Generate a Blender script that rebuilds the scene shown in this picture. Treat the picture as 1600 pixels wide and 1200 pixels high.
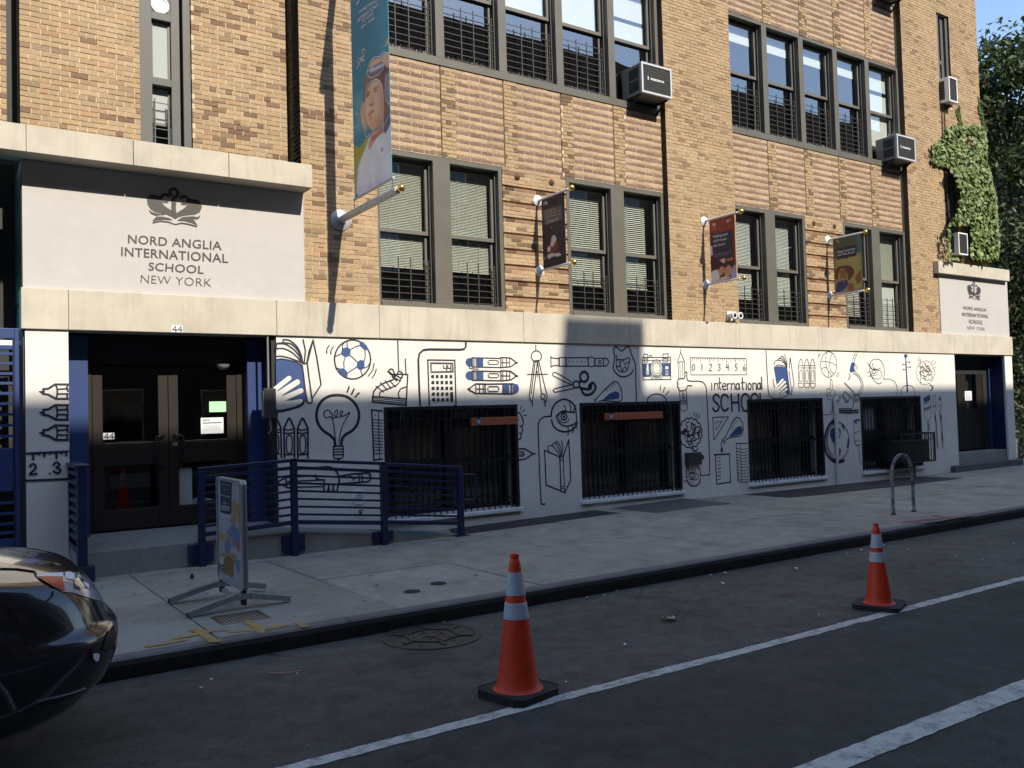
import bpy, bmesh, math, random
from mathutils import Vector, Matrix
from mathutils.geometry import tessellate_polygon
random.seed(7)
for o in list(bpy.data.objects): bpy.data.objects.remove(o, do_unlink=True)
SC = bpy.context.scene; COL = SC.collection
R = math.radians
# ---------------------------------------------------------------- camera
FPX, CAMH, CAMD = 1332.0, 1.85, 11.7          # focal length in pixels of a 1600 wide frame, eye height, metres from the facade
def cam_rows(yaw=R(33.473), pitch=R(1.936), roll=R(-1.608)):
    cy, sy, cp, sp = math.cos(yaw), math.sin(yaw), math.cos(pitch), math.sin(pitch)
    f = Vector((sy*cp, cy*cp, sp)); r = Vector((cy, -sy, 0)); u = r.cross(f)
    c, s = math.cos(roll), math.sin(roll)
    return c*r + s*u, c*u - s*r, f
CR, CU, CF = cam_rows(); CPOS = Vector((0, -CAMD, CAMH))
cam = bpy.data.cameras.new('camera'); camo = bpy.data.objects.new('camera', cam); COL.objects.link(camo)
cam.sensor_width = 36; cam.lens = 36*FPX/1600; cam.clip_start = .05; cam.clip_end = 900
camo.matrix_world = Matrix(((CR.x, CU.x, -CF.x, CPOS.x), (CR.y, CU.y, -CF.y, CPOS.y), (CR.z, CU.z, -CF.z, CPOS.z), (0, 0, 0, 1)))
SC.camera = camo
# ---------------------------------------------------------------- sky, sun, exposure
SUN = Vector((.089, -.765, .638)).normalized()  # towards the sun
W = bpy.data.worlds.new('World'); SC.world = W; W.use_nodes = True
wn = W.node_tree.nodes; wl = W.node_tree.links
sky = wn.new('ShaderNodeTexSky'); sky.sky_type = 'NISHITA'; sky.sun_disc = False
sky.sun_elevation = math.asin(SUN.z); sky.sun_rotation = math.atan2(SUN.x, SUN.y)
sky.air_density = 1.0; sky.dust_density = .5; sky.ozone_density = 1.3
wl.new(sky.outputs[0], wn['Background'].inputs[0]); wn['Background'].inputs[1].default_value = .15
sun = bpy.data.lights.new('sun', 'SUN'); sun.energy = 3.4; sun.angle = R(.53); sun.color = (1, .92, .775)
suno = bpy.data.objects.new('sun', sun); COL.objects.link(suno)
suno.rotation_euler = (-SUN).to_track_quat('-Z', 'Y').to_euler(); suno.location = (0, -30, 40)
vs = SC.view_settings; vs.view_transform = 'Standard'; vs.look = 'None'; vs.exposure = .9; vs.gamma = 1; vs.use_curve_mapping = False
SC.cycles.max_bounces = 8; SC.cycles.transparent_max_bounces = 12
SC.cycles.caustics_reflective = False; SC.cycles.caustics_refractive = False
try: SC.cycles.use_denoising = True
except Exception: pass
# ---------------------------------------------------------------- from a sight line to a point on a real plane
def ray(px, py): return CR*((px-800)/FPX) + CU*((600-py)/FPX) + CF
def PY(px, py, y=0.): r = ray(px, py); return CPOS + r*((y-CPOS.y)/r.y)
def PZ(px, py, z=0.): r = ray(px, py); return CPOS + r*((z-CPOS.z)/r.z)
def PX(px, py, x): r = ray(px, py); return CPOS + r*((x-CPOS.x)/r.x)
def proj(p):
    d = Vector(p)-CPOS; k = d.dot(CF)
    return 800+FPX*d.dot(CR)/k, 600-FPX*d.dot(CU)/k, k
# ---------------------------------------------------------------- materials
def newmat(name):
    m = bpy.data.materials.new(name); m.use_nodes = True; nt = m.node_tree
    return m, nt, nt.nodes, nt.links, nt.nodes['Principled BSDF']
def mat(name, col, rough=.6, metal=0., var=.12, scale=6., bump=0., bscale=60., spec=.5, coat=0., dirt=0., dscale=1.2, streak=0.):
    m, nt, N, L, b = newmat(name)
    b.inputs['Roughness'].default_value = rough; b.inputs['Metallic'].default_value = metal
    b.inputs['Specular IOR Level'].default_value = spec; b.inputs['Coat Weight'].default_value = coat
    b.inputs['Coat Roughness'].default_value = .03
    tc = N.new('ShaderNodeTexCoord')
    nz = N.new('ShaderNodeTexNoise'); nz.inputs['Scale'].default_value = scale; nz.inputs['Detail'].default_value = 6; nz.inputs['Roughness'].default_value = .65
    L.new(tc.outputs['Object'], nz.inputs['Vector'])
    mr = N.new('ShaderNodeMapRange'); mr.inputs['From Min'].default_value = .3; mr.inputs['From Max'].default_value = .7
    mr.inputs['To Min'].default_value = 1-var; mr.inputs['To Max'].default_value = 1+var; L.new(nz.outputs['Fac'], mr.inputs['Value'])
    mx = N.new('ShaderNodeMix'); mx.data_type = 'RGBA'; mx.blend_type = 'MULTIPLY'; mx.inputs['Factor'].default_value = 1
    mx.inputs['A'].default_value = (*col, 1); L.new(mr.outputs['Result'], mx.inputs['B']); out = mx.outputs['Result']
    if dirt:
        n2 = N.new('ShaderNodeTexNoise'); n2.inputs['Scale'].default_value = dscale; n2.inputs['Detail'].default_value = 8; n2.inputs['Roughness'].default_value = .7
        L.new(tc.outputs['Object'], n2.inputs['Vector'])
        m2 = N.new('ShaderNodeMapRange'); m2.inputs['From Min'].default_value = .45; m2.inputs['From Max'].default_value = .75
        m2.inputs['To Min'].default_value = 0; m2.inputs['To Max'].default_value = dirt; L.new(n2.outputs['Fac'], m2.inputs['Value'])
        x2 = N.new('ShaderNodeMix'); x2.data_type = 'RGBA'; L.new(m2.outputs['Result'], x2.inputs['Factor']); L.new(out, x2.inputs['A'])
        x2.inputs['B'].default_value = (col[0]*.35, col[1]*.32, col[2]*.28, 1); out = x2.outputs['Result']
    if streak:      # rain streaks down the face
        mp = N.new('ShaderNodeMapping'); mp.inputs['Scale'].default_value = (5., 5., .35); L.new(tc.outputs['Object'], mp.inputs['Vector'])
        n4 = N.new('ShaderNodeTexNoise'); n4.inputs['Scale'].default_value = 1.6; n4.inputs['Detail'].default_value = 7; n4.inputs['Roughness'].default_value = .7; L.new(mp.outputs[0], n4.inputs['Vector'])
        m4 = N.new('ShaderNodeMapRange'); m4.inputs['From Min'].default_value = .52; m4.inputs['From Max'].default_value = .78; m4.inputs['To Min'].default_value = 0; m4.inputs['To Max'].default_value = streak; L.new(n4.outputs['Fac'], m4.inputs['Value'])
        x4 = N.new('ShaderNodeMix'); x4.data_type = 'RGBA'; L.new(m4.outputs['Result'], x4.inputs['Factor']); L.new(out, x4.inputs['A']); x4.inputs['B'].default_value = (col[0]*.45, col[1]*.42, col[2]*.38, 1); out = x4.outputs['Result']
    L.new(out, b.inputs['Base Color'])
    if bump:
        n3 = N.new('ShaderNodeTexNoise'); n3.inputs['Scale'].default_value = bscale; n3.inputs['Detail'].default_value = 5
        L.new(tc.outputs['Object'], n3.inputs['Vector'])
        bp = N.new('ShaderNodeBump'); bp.inputs['Strength'].default_value = bump; bp.inputs['Distance'].default_value = .01
        L.new(n3.outputs['Fac'], bp.inputs['Height']); L.new(bp.outputs['Normal'], b.inputs['Normal'])
    return m
def lin(r, g, b):
    f = lambda c: (c/255/12.92 if c/255 <= .04045 else ((c/255+.055)/1.055)**2.4)
    return f(r), f(g), f(b)
def glassmat(name, tint=(1, 1, 1), ior=1.75, rough=.0, body=None, bodyf=0.):
    m, nt, N, L, b = newmat(name); N.remove(b); out = N['Material Output']
    tr = N.new('ShaderNodeBsdfTransparent'); tr.inputs[0].default_value = (*tint, 1)
    gl = N.new('ShaderNodeBsdfGlossy'); gl.inputs['Roughness'].default_value = rough
    f0 = ((ior-1)/(ior+1))**2*2      # two faces of one sheet
    lw = N.new('ShaderNodeLayerWeight'); lw.inputs['Blend'].default_value = .5
    pw = N.new('ShaderNodeMath'); pw.operation = 'POWER'; L.new(lw.outputs['Facing'], pw.inputs[0]); pw.inputs[1].default_value = 4.
    fr = N.new('ShaderNodeMapRange'); fr.inputs['To Min'].default_value = f0; fr.inputs['To Max'].default_value = 1; L.new(pw.outputs[0], fr.inputs['Value'])
    mx = N.new('ShaderNodeMixShader'); L.new(fr.outputs[0], mx.inputs[0]); L.new(gl.outputs[0], mx.inputs[2])
    tc = N.new('ShaderNodeTexCoord'); nz = N.new('ShaderNodeTexNoise'); nz.inputs['Scale'].default_value = .9; nz.inputs['Detail'].default_value = 1
    L.new(tc.outputs['Object'], nz.inputs['Vector'])
    bp = N.new('ShaderNodeBump'); bp.inputs['Strength'].default_value = .12; bp.inputs['Distance'].default_value = .03
    L.new(nz.outputs['Fac'], bp.inputs['Height']); L.new(bp.outputs['Normal'], gl.inputs['Normal'])
    src = tr.outputs[0]
    if body:
        df = N.new('ShaderNodeBsdfDiffuse'); df.inputs[0].default_value = (*body, 1)
        m2 = N.new('ShaderNodeMixShader'); m2.inputs[0].default_value = bodyf; L.new(tr.outputs[0], m2.inputs[1]); L.new(df.outputs[0], m2.inputs[2]); src = m2.outputs[0]
    L.new(src, mx.inputs[1]); L.new(mx.outputs[0], out.inputs['Surface'])
    return m
def brickmat():
    m, nt, N, L, b = newmat('brick_clay'); b.inputs['Roughness'].default_value = .9; b.inputs['Specular IOR Level'].default_value = .25
    at = N.new('ShaderNodeAttribute'); at.attribute_name = 'tint'
    ge = N.new('ShaderNodeNewGeometry')
    n1 = N.new('ShaderNodeTexNoise'); n1.inputs['Scale'].default_value = 38; n1.inputs['Detail'].default_value = 6; n1.inputs['Roughness'].default_value = .7
    L.new(ge.outputs['Position'], n1.inputs['Vector'])
    r1 = N.new('ShaderNodeMapRange'); r1.inputs['From Min'].default_value = .25; r1.inputs['From Max'].default_value = .75; r1.inputs['To Min'].default_value = .68; r1.inputs['To Max'].default_value = 1.28
    L.new(n1.outputs['Fac'], r1.inputs['Value'])
    n2 = N.new('ShaderNodeTexNoise'); n2.inputs['Scale'].default_value = .8; n2.inputs['Detail'].default_value = 7; n2.inputs['Roughness'].default_value = .72
    L.new(ge.outputs['Position'], n2.inputs['Vector'])
    r2 = N.new('ShaderNodeMapRange'); r2.inputs['From Min'].default_value = .32; r2.inputs['From Max'].default_value = .68; r2.inputs['To Min'].default_value = .86; r2.inputs['To Max'].default_value = 1.08
    L.new(n2.outputs['Fac'], r2.inputs['Value'])
    mu = N.new('ShaderNodeMath'); mu.operation = 'MULTIPLY'; L.new(r1.outputs[0], mu.inputs[0]); L.new(r2.outputs[0], mu.inputs[1])
    mx = N.new('ShaderNodeMix'); mx.data_type = 'RGBA'; mx.blend_type = 'MULTIPLY'; mx.inputs['Factor'].default_value = 1
    L.new(at.outputs['Color'], mx.inputs['A']); L.new(mu.outputs[0], mx.inputs['B']); L.new(mx.outputs['Result'], b.inputs['Base Color'])
    bp = N.new('ShaderNodeBump'); bp.inputs['Strength'].default_value = .5; bp.inputs['Distance'].default_value = .006
    L.new(n1.outputs['Fac'], bp.inputs['Height']); L.new(bp.outputs['Normal'], b.inputs['Normal'])
    return m
def asphalt():
    m, nt, N, L, b = newmat('asphalt'); b.inputs['Roughness'].default_value = .82; b.inputs['Specular IOR Level'].default_value = .4
    tc = N.new('ShaderNodeTexCoord')
    def noise(s, d, r=.65):
        n = N.new('ShaderNodeTexNoise'); n.inputs['Scale'].default_value = s; n.inputs['Detail'].default_value = d; n.inputs['Roughness'].default_value = r
        L.new(tc.outputs['Object'], n.inputs['Vector']); return n
    def rng(src, a, c, lo, hi):
        r = N.new('ShaderNodeMapRange'); r.inputs['From Min'].default_value = a; r.inputs['From Max'].default_value = c; r.inputs['To Min'].default_value = lo; r.inputs['To Max'].default_value = hi
        L.new(src, r.inputs['Value']); return r.outputs[0]
    fine = noise(140, 4, .8); mid = noise(5, 8, .72); big = noise(.55, 6)
    v = N.new('ShaderNodeTexVoronoi'); v.feature = 'DISTANCE_TO_EDGE'; v.inputs['Scale'].default_value = .33
    wv = N.new('ShaderNodeMix'); wv.data_type = 'VECTOR'; wv.inputs['Factor'].default_value = .22
    L.new(tc.outputs['Object'], wv.inputs['A']); L.new(noise(2.2, 6).outputs['Color'], wv.inputs['B']); L.new(wv.outputs['Result'], v.inputs['Vector'])
    crack = rng(v.outputs['Distance'], 0., .006, .35, 1.); cm = rng(big.outputs['Fac'], .45, .6, 0, 1)
    ck = N.new('ShaderNodeMix'); ck.data_type = 'FLOAT'; L.new(cm, ck.inputs['Factor']); ck.inputs['A'].default_value = 1; L.new(crack, ck.inputs['B'])
    p = None
    for s in (rng(fine.outputs['Fac'], .25, .75, .5, 1.55), rng(noise(48, 3, .8).outputs['Fac'], .28, .72, .6, 1.45), rng(mid.outputs['Fac'], .32, .68, .62, 1.38), rng(big.outputs['Fac'], .35, .65, .7, 1.32), ck.outputs['Result']):
        if p is None: p = s; continue
        q = N.new('ShaderNodeMath'); q.operation = 'MULTIPLY'; L.new(p, q.inputs[0]); L.new(s, q.inputs[1]); p = q.outputs[0]
    mx = N.new('ShaderNodeMix'); mx.data_type = 'RGBA'; mx.blend_type = 'MULTIPLY'; mx.inputs['Factor'].default_value = 1
    sep = N.new('ShaderNodeSeparateXYZ'); L.new(tc.outputs['Object'], sep.inputs[0])
    yy = N.new('ShaderNodeMath'); yy.operation = 'MULTIPLY_ADD'; L.new(mid.outputs['Fac'], yy.inputs[0]); yy.inputs[1].default_value = .35; L.new(sep.outputs['Y'], yy.inputs[2])
    lane = rng(yy.outputs[0], -7.12, -6.9, 0, 1)      # the old parking lane is paler than the travel lane
    lc = N.new('ShaderNodeMix'); lc.data_type = 'RGBA'; L.new(lane, lc.inputs['Factor']); lc.inputs['A'].default_value = (.057, .053, .047, 1); lc.inputs['B'].default_value = (.086, .079, .068, 1)
    st = noise(1.1, 7, .66); sr = rng(st.outputs['Fac'], .53, .66, 1., .5)   # oil stains
    q = N.new('ShaderNodeMath'); q.operation = 'MULTIPLY'; L.new(p, q.inputs[0]); L.new(sr, q.inputs[1]); p = q.outputs[0]
    L.new(lc.outputs['Result'], mx.inputs['A']); L.new(p, mx.inputs['B']); L.new(mx.outputs['Result'], b.inputs['Base Color'])
    bp = N.new('ShaderNodeBump'); bp.inputs['Strength'].default_value = .6; bp.inputs['Distance'].default_value = .012
    L.new(fine.outputs['Fac'], bp.inputs['Height']); L.new(bp.outputs['Normal'], b.inputs['Normal'])
    return m
def worn(name, col, under, amount=.5, scale=9., rough=.75, rnd=0.):
    """paint worn through to what lies under it"""
    m, nt, N, L, b = newmat(name); b.inputs['Roughness'].default_value = rough; b.inputs['Specular IOR Level'].default_value = .3
    tc = N.new('ShaderNodeTexCoord'); n = N.new('ShaderNodeTexNoise'); n.inputs['Scale'].default_value = scale; n.inputs['Detail'].default_value = 9; n.inputs['Roughness'].default_value = .78
    L.new(tc.outputs['Object'], n.inputs['Vector'])
    r = N.new('ShaderNodeMapRange'); r.inputs['From Min'].default_value = amount-.1; r.inputs['From Max'].default_value = amount+.1; L.new(n.outputs['Fac'], r.inputs['Value'])
    n2 = N.new('ShaderNodeTexNoise'); n2.inputs['Scale'].default_value = 90; n2.inputs['Detail'].default_value = 4; L.new(tc.outputs['Object'], n2.inputs['Vector'])
    mx = N.new('ShaderNodeMix'); mx.data_type = 'RGBA'; L.new(r.outputs[0], mx.inputs['Factor']); mx.inputs['A'].default_value = (*under, 1); mx.inputs['B'].default_value = (*col, 1)
    m2 = N.new('ShaderNodeMix'); m2.data_type = 'RGBA'; m2.blend_type = 'MULTIPLY'; m2.inputs['Factor'].default_value = .35
    L.new(mx.outputs['Result'], m2.inputs['A']); L.new(n2.outputs['Fac'], m2.inputs['B'])
    L.new(m2.outputs['Result'], b.inputs['Base Color'])
    return m
def concrete(name, col, rnd=.1):
    m = mat(name, col, .88, var=.16, scale=3.5, bump=.35, bscale=120, spec=.3, dirt=.55, dscale=1.7)
    nt = m.node_tree; N = nt.nodes; L = nt.links; b = N['Principled BSDF']
    src = b.inputs['Base Color'].links[0].from_socket
    oi = N.new('ShaderNodeObjectInfo'); r = N.new('ShaderNodeMapRange'); r.inputs['To Min'].default_value = 1-rnd; r.inputs['To Max'].default_value = 1+rnd
    L.new(oi.outputs['Random'], r.inputs['Value'])
    tc = N.new('ShaderNodeTexCoord'); f = N.new('ShaderNodeTexNoise'); f.inputs['Scale'].default_value = 160; f.inputs['Detail'].default_value = 3; L.new(tc.outputs['Object'], f.inputs['Vector'])
    r2 = N.new('ShaderNodeMapRange'); r2.inputs['From Min'].default_value = .3; r2.inputs['From Max'].default_value = .7; r2.inputs['To Min'].default_value = .75; r2.inputs['To Max'].default_value = 1.25; L.new(f.outputs['Fac'], r2.inputs['Value'])
    q = N.new('ShaderNodeMath'); q.operation = 'MULTIPLY'; L.new(r.outputs[0], q.inputs[0]); L.new(r2.outputs[0], q.inputs[1])
    mx = N.new('ShaderNodeMix'); mx.data_type = 'RGBA'; mx.blend_type = 'MULTIPLY'; mx.inputs['Factor'].default_value = 1
    L.new(src, mx.inputs['A']); L.new(q.outputs[0], mx.inputs['B']); L.new(mx.outputs['Result'], b.inputs['Base Color'])
    return m
def leafmat(name, c1, c2):
    m, nt, N, L, b = newmat(name); b.inputs['Roughness'].default_value = .55
    at = N.new('ShaderNodeAttribute'); at.attribute_name = 'tint'; L.new(at.outputs['Color'], b.inputs['Base Color'])
    tl = N.new('ShaderNodeBsdfTranslucent'); L.new(at.outputs['Color'], tl.inputs[0])
    ms = N.new('ShaderNodeMixShader'); ms.inputs[0].default_value = .3; L.new(b.outputs[0], ms.inputs[1]); L.new(tl.outputs[0], ms.inputs[2])
    L.new(ms.outputs[0], N['Material Output'].inputs['Surface'])
    return m
M = dict(
    brick=brickmat(), asphalt=asphalt(),
    mortar=mat('mortar', (.60, .49, .34), .95, var=.2, scale=20, bump=.3, bscale=150, spec=.2, dirt=.4, dscale=1.1),
    mortar_dark=mat('mortar_dark', (.42, .31, .18), .95, var=.2, scale=20, spec=.2, dirt=.4),
    fascia=mat('fascia_stone', (.51, .465, .385), .75, var=.08, scale=2.5, bump=.12, bscale=90, spec=.3, dirt=.28, dscale=1.4, streak=.45),
    white=mat('white_wall_paint', (.70, .675, .625), .7, var=.05, scale=3, bump=.3, bscale=14, spec=.35, dirt=.13, dscale=1.1, streak=.16),
    signwhite=mat('sign_panel_white', (.475, .45, .44), .65, var=.04, scale=2.2, bump=.5, bscale=6, spec=.35, dirt=.06),
    sillwhite=mat('sill_white', (.74, .75, .74), .7, var=.08, scale=8, bump=.3, bscale=40, dirt=.5, dscale=4),
    ink=mat('mural_ink', (.016, .018, .035), .6, var=.2, scale=9),
    navyfill=mat('mural_navy', (.03, .065, .19), .6, var=.15, scale=5),
    letters=mat('sign_letters', (.055, .048, .045), .5, var=.1),
    frame=mat('window_frame_paint', (.108, .10, .083), .55, var=.1, scale=3, dirt=.2, dscale=2.5),
    frame_light=mat('window_frame_grey', (.09, .086, .078), .55, var=.08, scale=3),
    sash=mat('sash_paint', (.125, .118, .104), .5, var=.1, scale=4),
    glass=glassmat('window_glass', (.93, .97, .95), 2.3), glass_dark=glassmat('door_glass', (.8, .84, .84), 1.55),
    frosted=glassmat('wired_glass', (.8, .85, .85), 1.9, .05, (.62, .66, .66), .8),
    blind=mat('blind_slat', (.78, .77, .68), .5, var=.06), shade=mat('roller_shade', (.86, .87, .83), .85, var=.03),
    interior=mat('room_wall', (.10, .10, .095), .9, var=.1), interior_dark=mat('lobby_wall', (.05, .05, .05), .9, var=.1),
    black=mat('black_iron', (.012, .012, .014), .5, var=.3, scale=12, spec=.4),
    guard=mat('guard_iron', (.05, .046, .04), .6, var=.2, scale=15),
    spike=mat('spike_steel', (.35, .34, .32), .4, .8),
    navy=mat('navy_paint', (.009, .017, .062), .38, var=.14, scale=5, spec=.5, dirt=.25, dscale=3),
    navypanel=mat('navy_panel', (.022, .045, .15), .45, var=.06, scale=4),
    bronze=mat('bronze_door', (.021, .016, .012), .42, .1, var=.1, scale=5),
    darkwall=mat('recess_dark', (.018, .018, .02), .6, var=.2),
    teal=mat('teal_paint', (.01, .33, .33), .6, var=.1), teal_dark=mat('grey_return', (.07, .08, .09), .8, var=.15),
    slab=concrete('sidewalk_concrete', (.315, .298, .255)), ramp=concrete('ramp_concrete', (.26, .26, .25), .03),
    kerbtop=mat('kerb_stone', (.15, .14, .13), .85, var=.25, scale=7, bump=.3, bscale=80, dirt=.5),
    kerbface=mat('kerb_steel', (.022, .018, .016), .7, var=.35, scale=9, dirt=.4),
    hatch=mat('dark_steel_plate', (.030, .026, .026), .75, var=.25, scale=8, bump=.4, bscale=110), hatch2=mat('worn_steel_plate', (.085, .082, .084), .7, var=.25, scale=6, bump=.3, bscale=110),
    iron=mat('cast_iron', (.060, .055, .050), .7, .3, var=.3, scale=25, bump=.4, bscale=90, dirt=.5, dscale=6),
    rust=mat('rusty_iron', (.10, .065, .035), .85, .2, var=.35, scale=25, bump=.4, bscale=90),
    paint_line=worn('road_paint', (.68, .66, .60), (.10, .096, .09), .42, 7.),
    yellow=worn('yellow_spray', (.62, .36, .05), (.27, .25, .20), .50, 11.), red=worn('red_spray', (.45, .07, .09), (.2, .18, .165), .52, 5.),
    orange=mat('cone_orange', (.74, .048, .008), .5, var=.1, scale=8, bump=.2, bscale=30, dirt=.38, dscale=11), collar=mat('reflective_collar', (.50, .50, .54), .4, var=.2, scale=40, dirt=.42, dscale=20),
    rubber=mat('black_rubber', (.016, .016, .017), .8, var=.3, scale=12, bump=.4, bscale=40), 
    galv=mat('galvanised_steel', (.46, .47, .49), .45, .25, var=.18, scale=14, dirt=.3, dscale=8), alu=mat('aluminium', (.36, .37, .39), .4, .6, var=.08, scale=10),
    whitemetal=mat('white_enamel', (.75, .76, .77), .4, var=.04), brass=mat('gilt_ball', (.75, .50, .14), .25, .9, var=.1),
    acbody=mat('ac_casing', (.20, .20, .20), .5, .2, var=.08, dirt=.25, dscale=4), aclight=mat('ac_front_frame', (.52, .53, .55), .45, .2, var=.05), acgrille=mat('ac_grille', (.035, .034, .032), .6, var=.2),
    carpaint=mat('car_paint', (.012, .012, .016), .2, .1, var=.15, scale=9, spec=.6, coat=.8, bump=.02, bscale=4), lampglass=mat('lamp_glass', (.36, .37, .40), .15, 0, var=.35, scale=16, coat=.5), tyre=mat('tyre', (.014, .014, .014), .85, var=.2), 
    carplastic=mat('car_plastic', (.011, .011, .012), .5, var=.1), lens=mat('lamp_lens', (.82, .84, .9), .3, var=.05), amber=mat('amber_lens', (.62, .07, .012), .4, var=.1), carglass=mat('car_glass', (.01, .012, .014), .04, var=0, coat=1.),
    fiber=mat('orange_fibreglass', (.46, .13, .055), .5, var=.12, scale=10, dirt=.2), blue=mat('blue_label', (.03, .05, .2), .5),
    leaf=leafmat('leaf', 0, 0), bark=mat('bark', (.06, .045, .03), .9, var=.3, scale=12, bump=.6, bscale=30), vine=mat('vine_stem', (.07, .05, .03), .9),
    paper=mat('paper', (.72, .76, .78), .8, var=.03), greenpaper=mat('green_paper', (.42, .72, .46), .8, var=.03), print_black=mat('print_black', (.02, .02, .02), .6),
    print_grey=mat('print_grey', (.25, .25, .27), .7), bulkbrick=mat('far_brick', (.085, .055, .042), .9, var=.2, scale=4), bag=mat('plastic_bag', (.35, .52, .6), .4, var=.15),
)
def flat(name, rgb, rough=.55, var=.04): 
    g = 1.7 if name.split('_')[0] in ('print', 'p', 'q', 'r', 'banner') else 1.
    if name[:2] == 's_': g = .62
    if g != 1 and name[:6] != 'banner': var = .28
    if name not in M: M[name] = mat(name, tuple(min(.86, c*g) for c in lin(*rgb)), rough, var=var, scale=7 if g == 1 else 5)
    return M[name]
M['print'] = None
def printmat():
    m, nt, N, L, b = newmat('printed_cloth'); b.inputs['Roughness'].default_value = .6
    at = N.new('ShaderNodeAttribute'); at.attribute_name = 'tint'; tc = N.new('ShaderNodeTexCoord')
    n = N.new('ShaderNodeTexNoise'); n.inputs['Scale'].default_value = 4; n.inputs['Detail'].default_value = 4; L.new(tc.outputs['Object'], n.inputs['Vector'])
    r = N.new('ShaderNodeMapRange'); r.inputs['From Min'].default_value = .3; r.inputs['From Max'].default_value = .7; r.inputs['To Min'].default_value = .9; r.inputs['To Max'].default_value = 1.08; L.new(n.outputs['Fac'], r.inputs['Value'])
    mx = N.new('ShaderNodeMix'); mx.data_type = 'RGBA'; mx.blend_type = 'MULTIPLY'; mx.inputs['Factor'].default_value = 1
    L.new(at.outputs['Color'], mx.inputs['A']); L.new(r.outputs[0], mx.inputs['B']); L.new(mx.outputs['Result'], b.inputs['Base Color'])
    return m
M['print'] = printmat()
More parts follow.
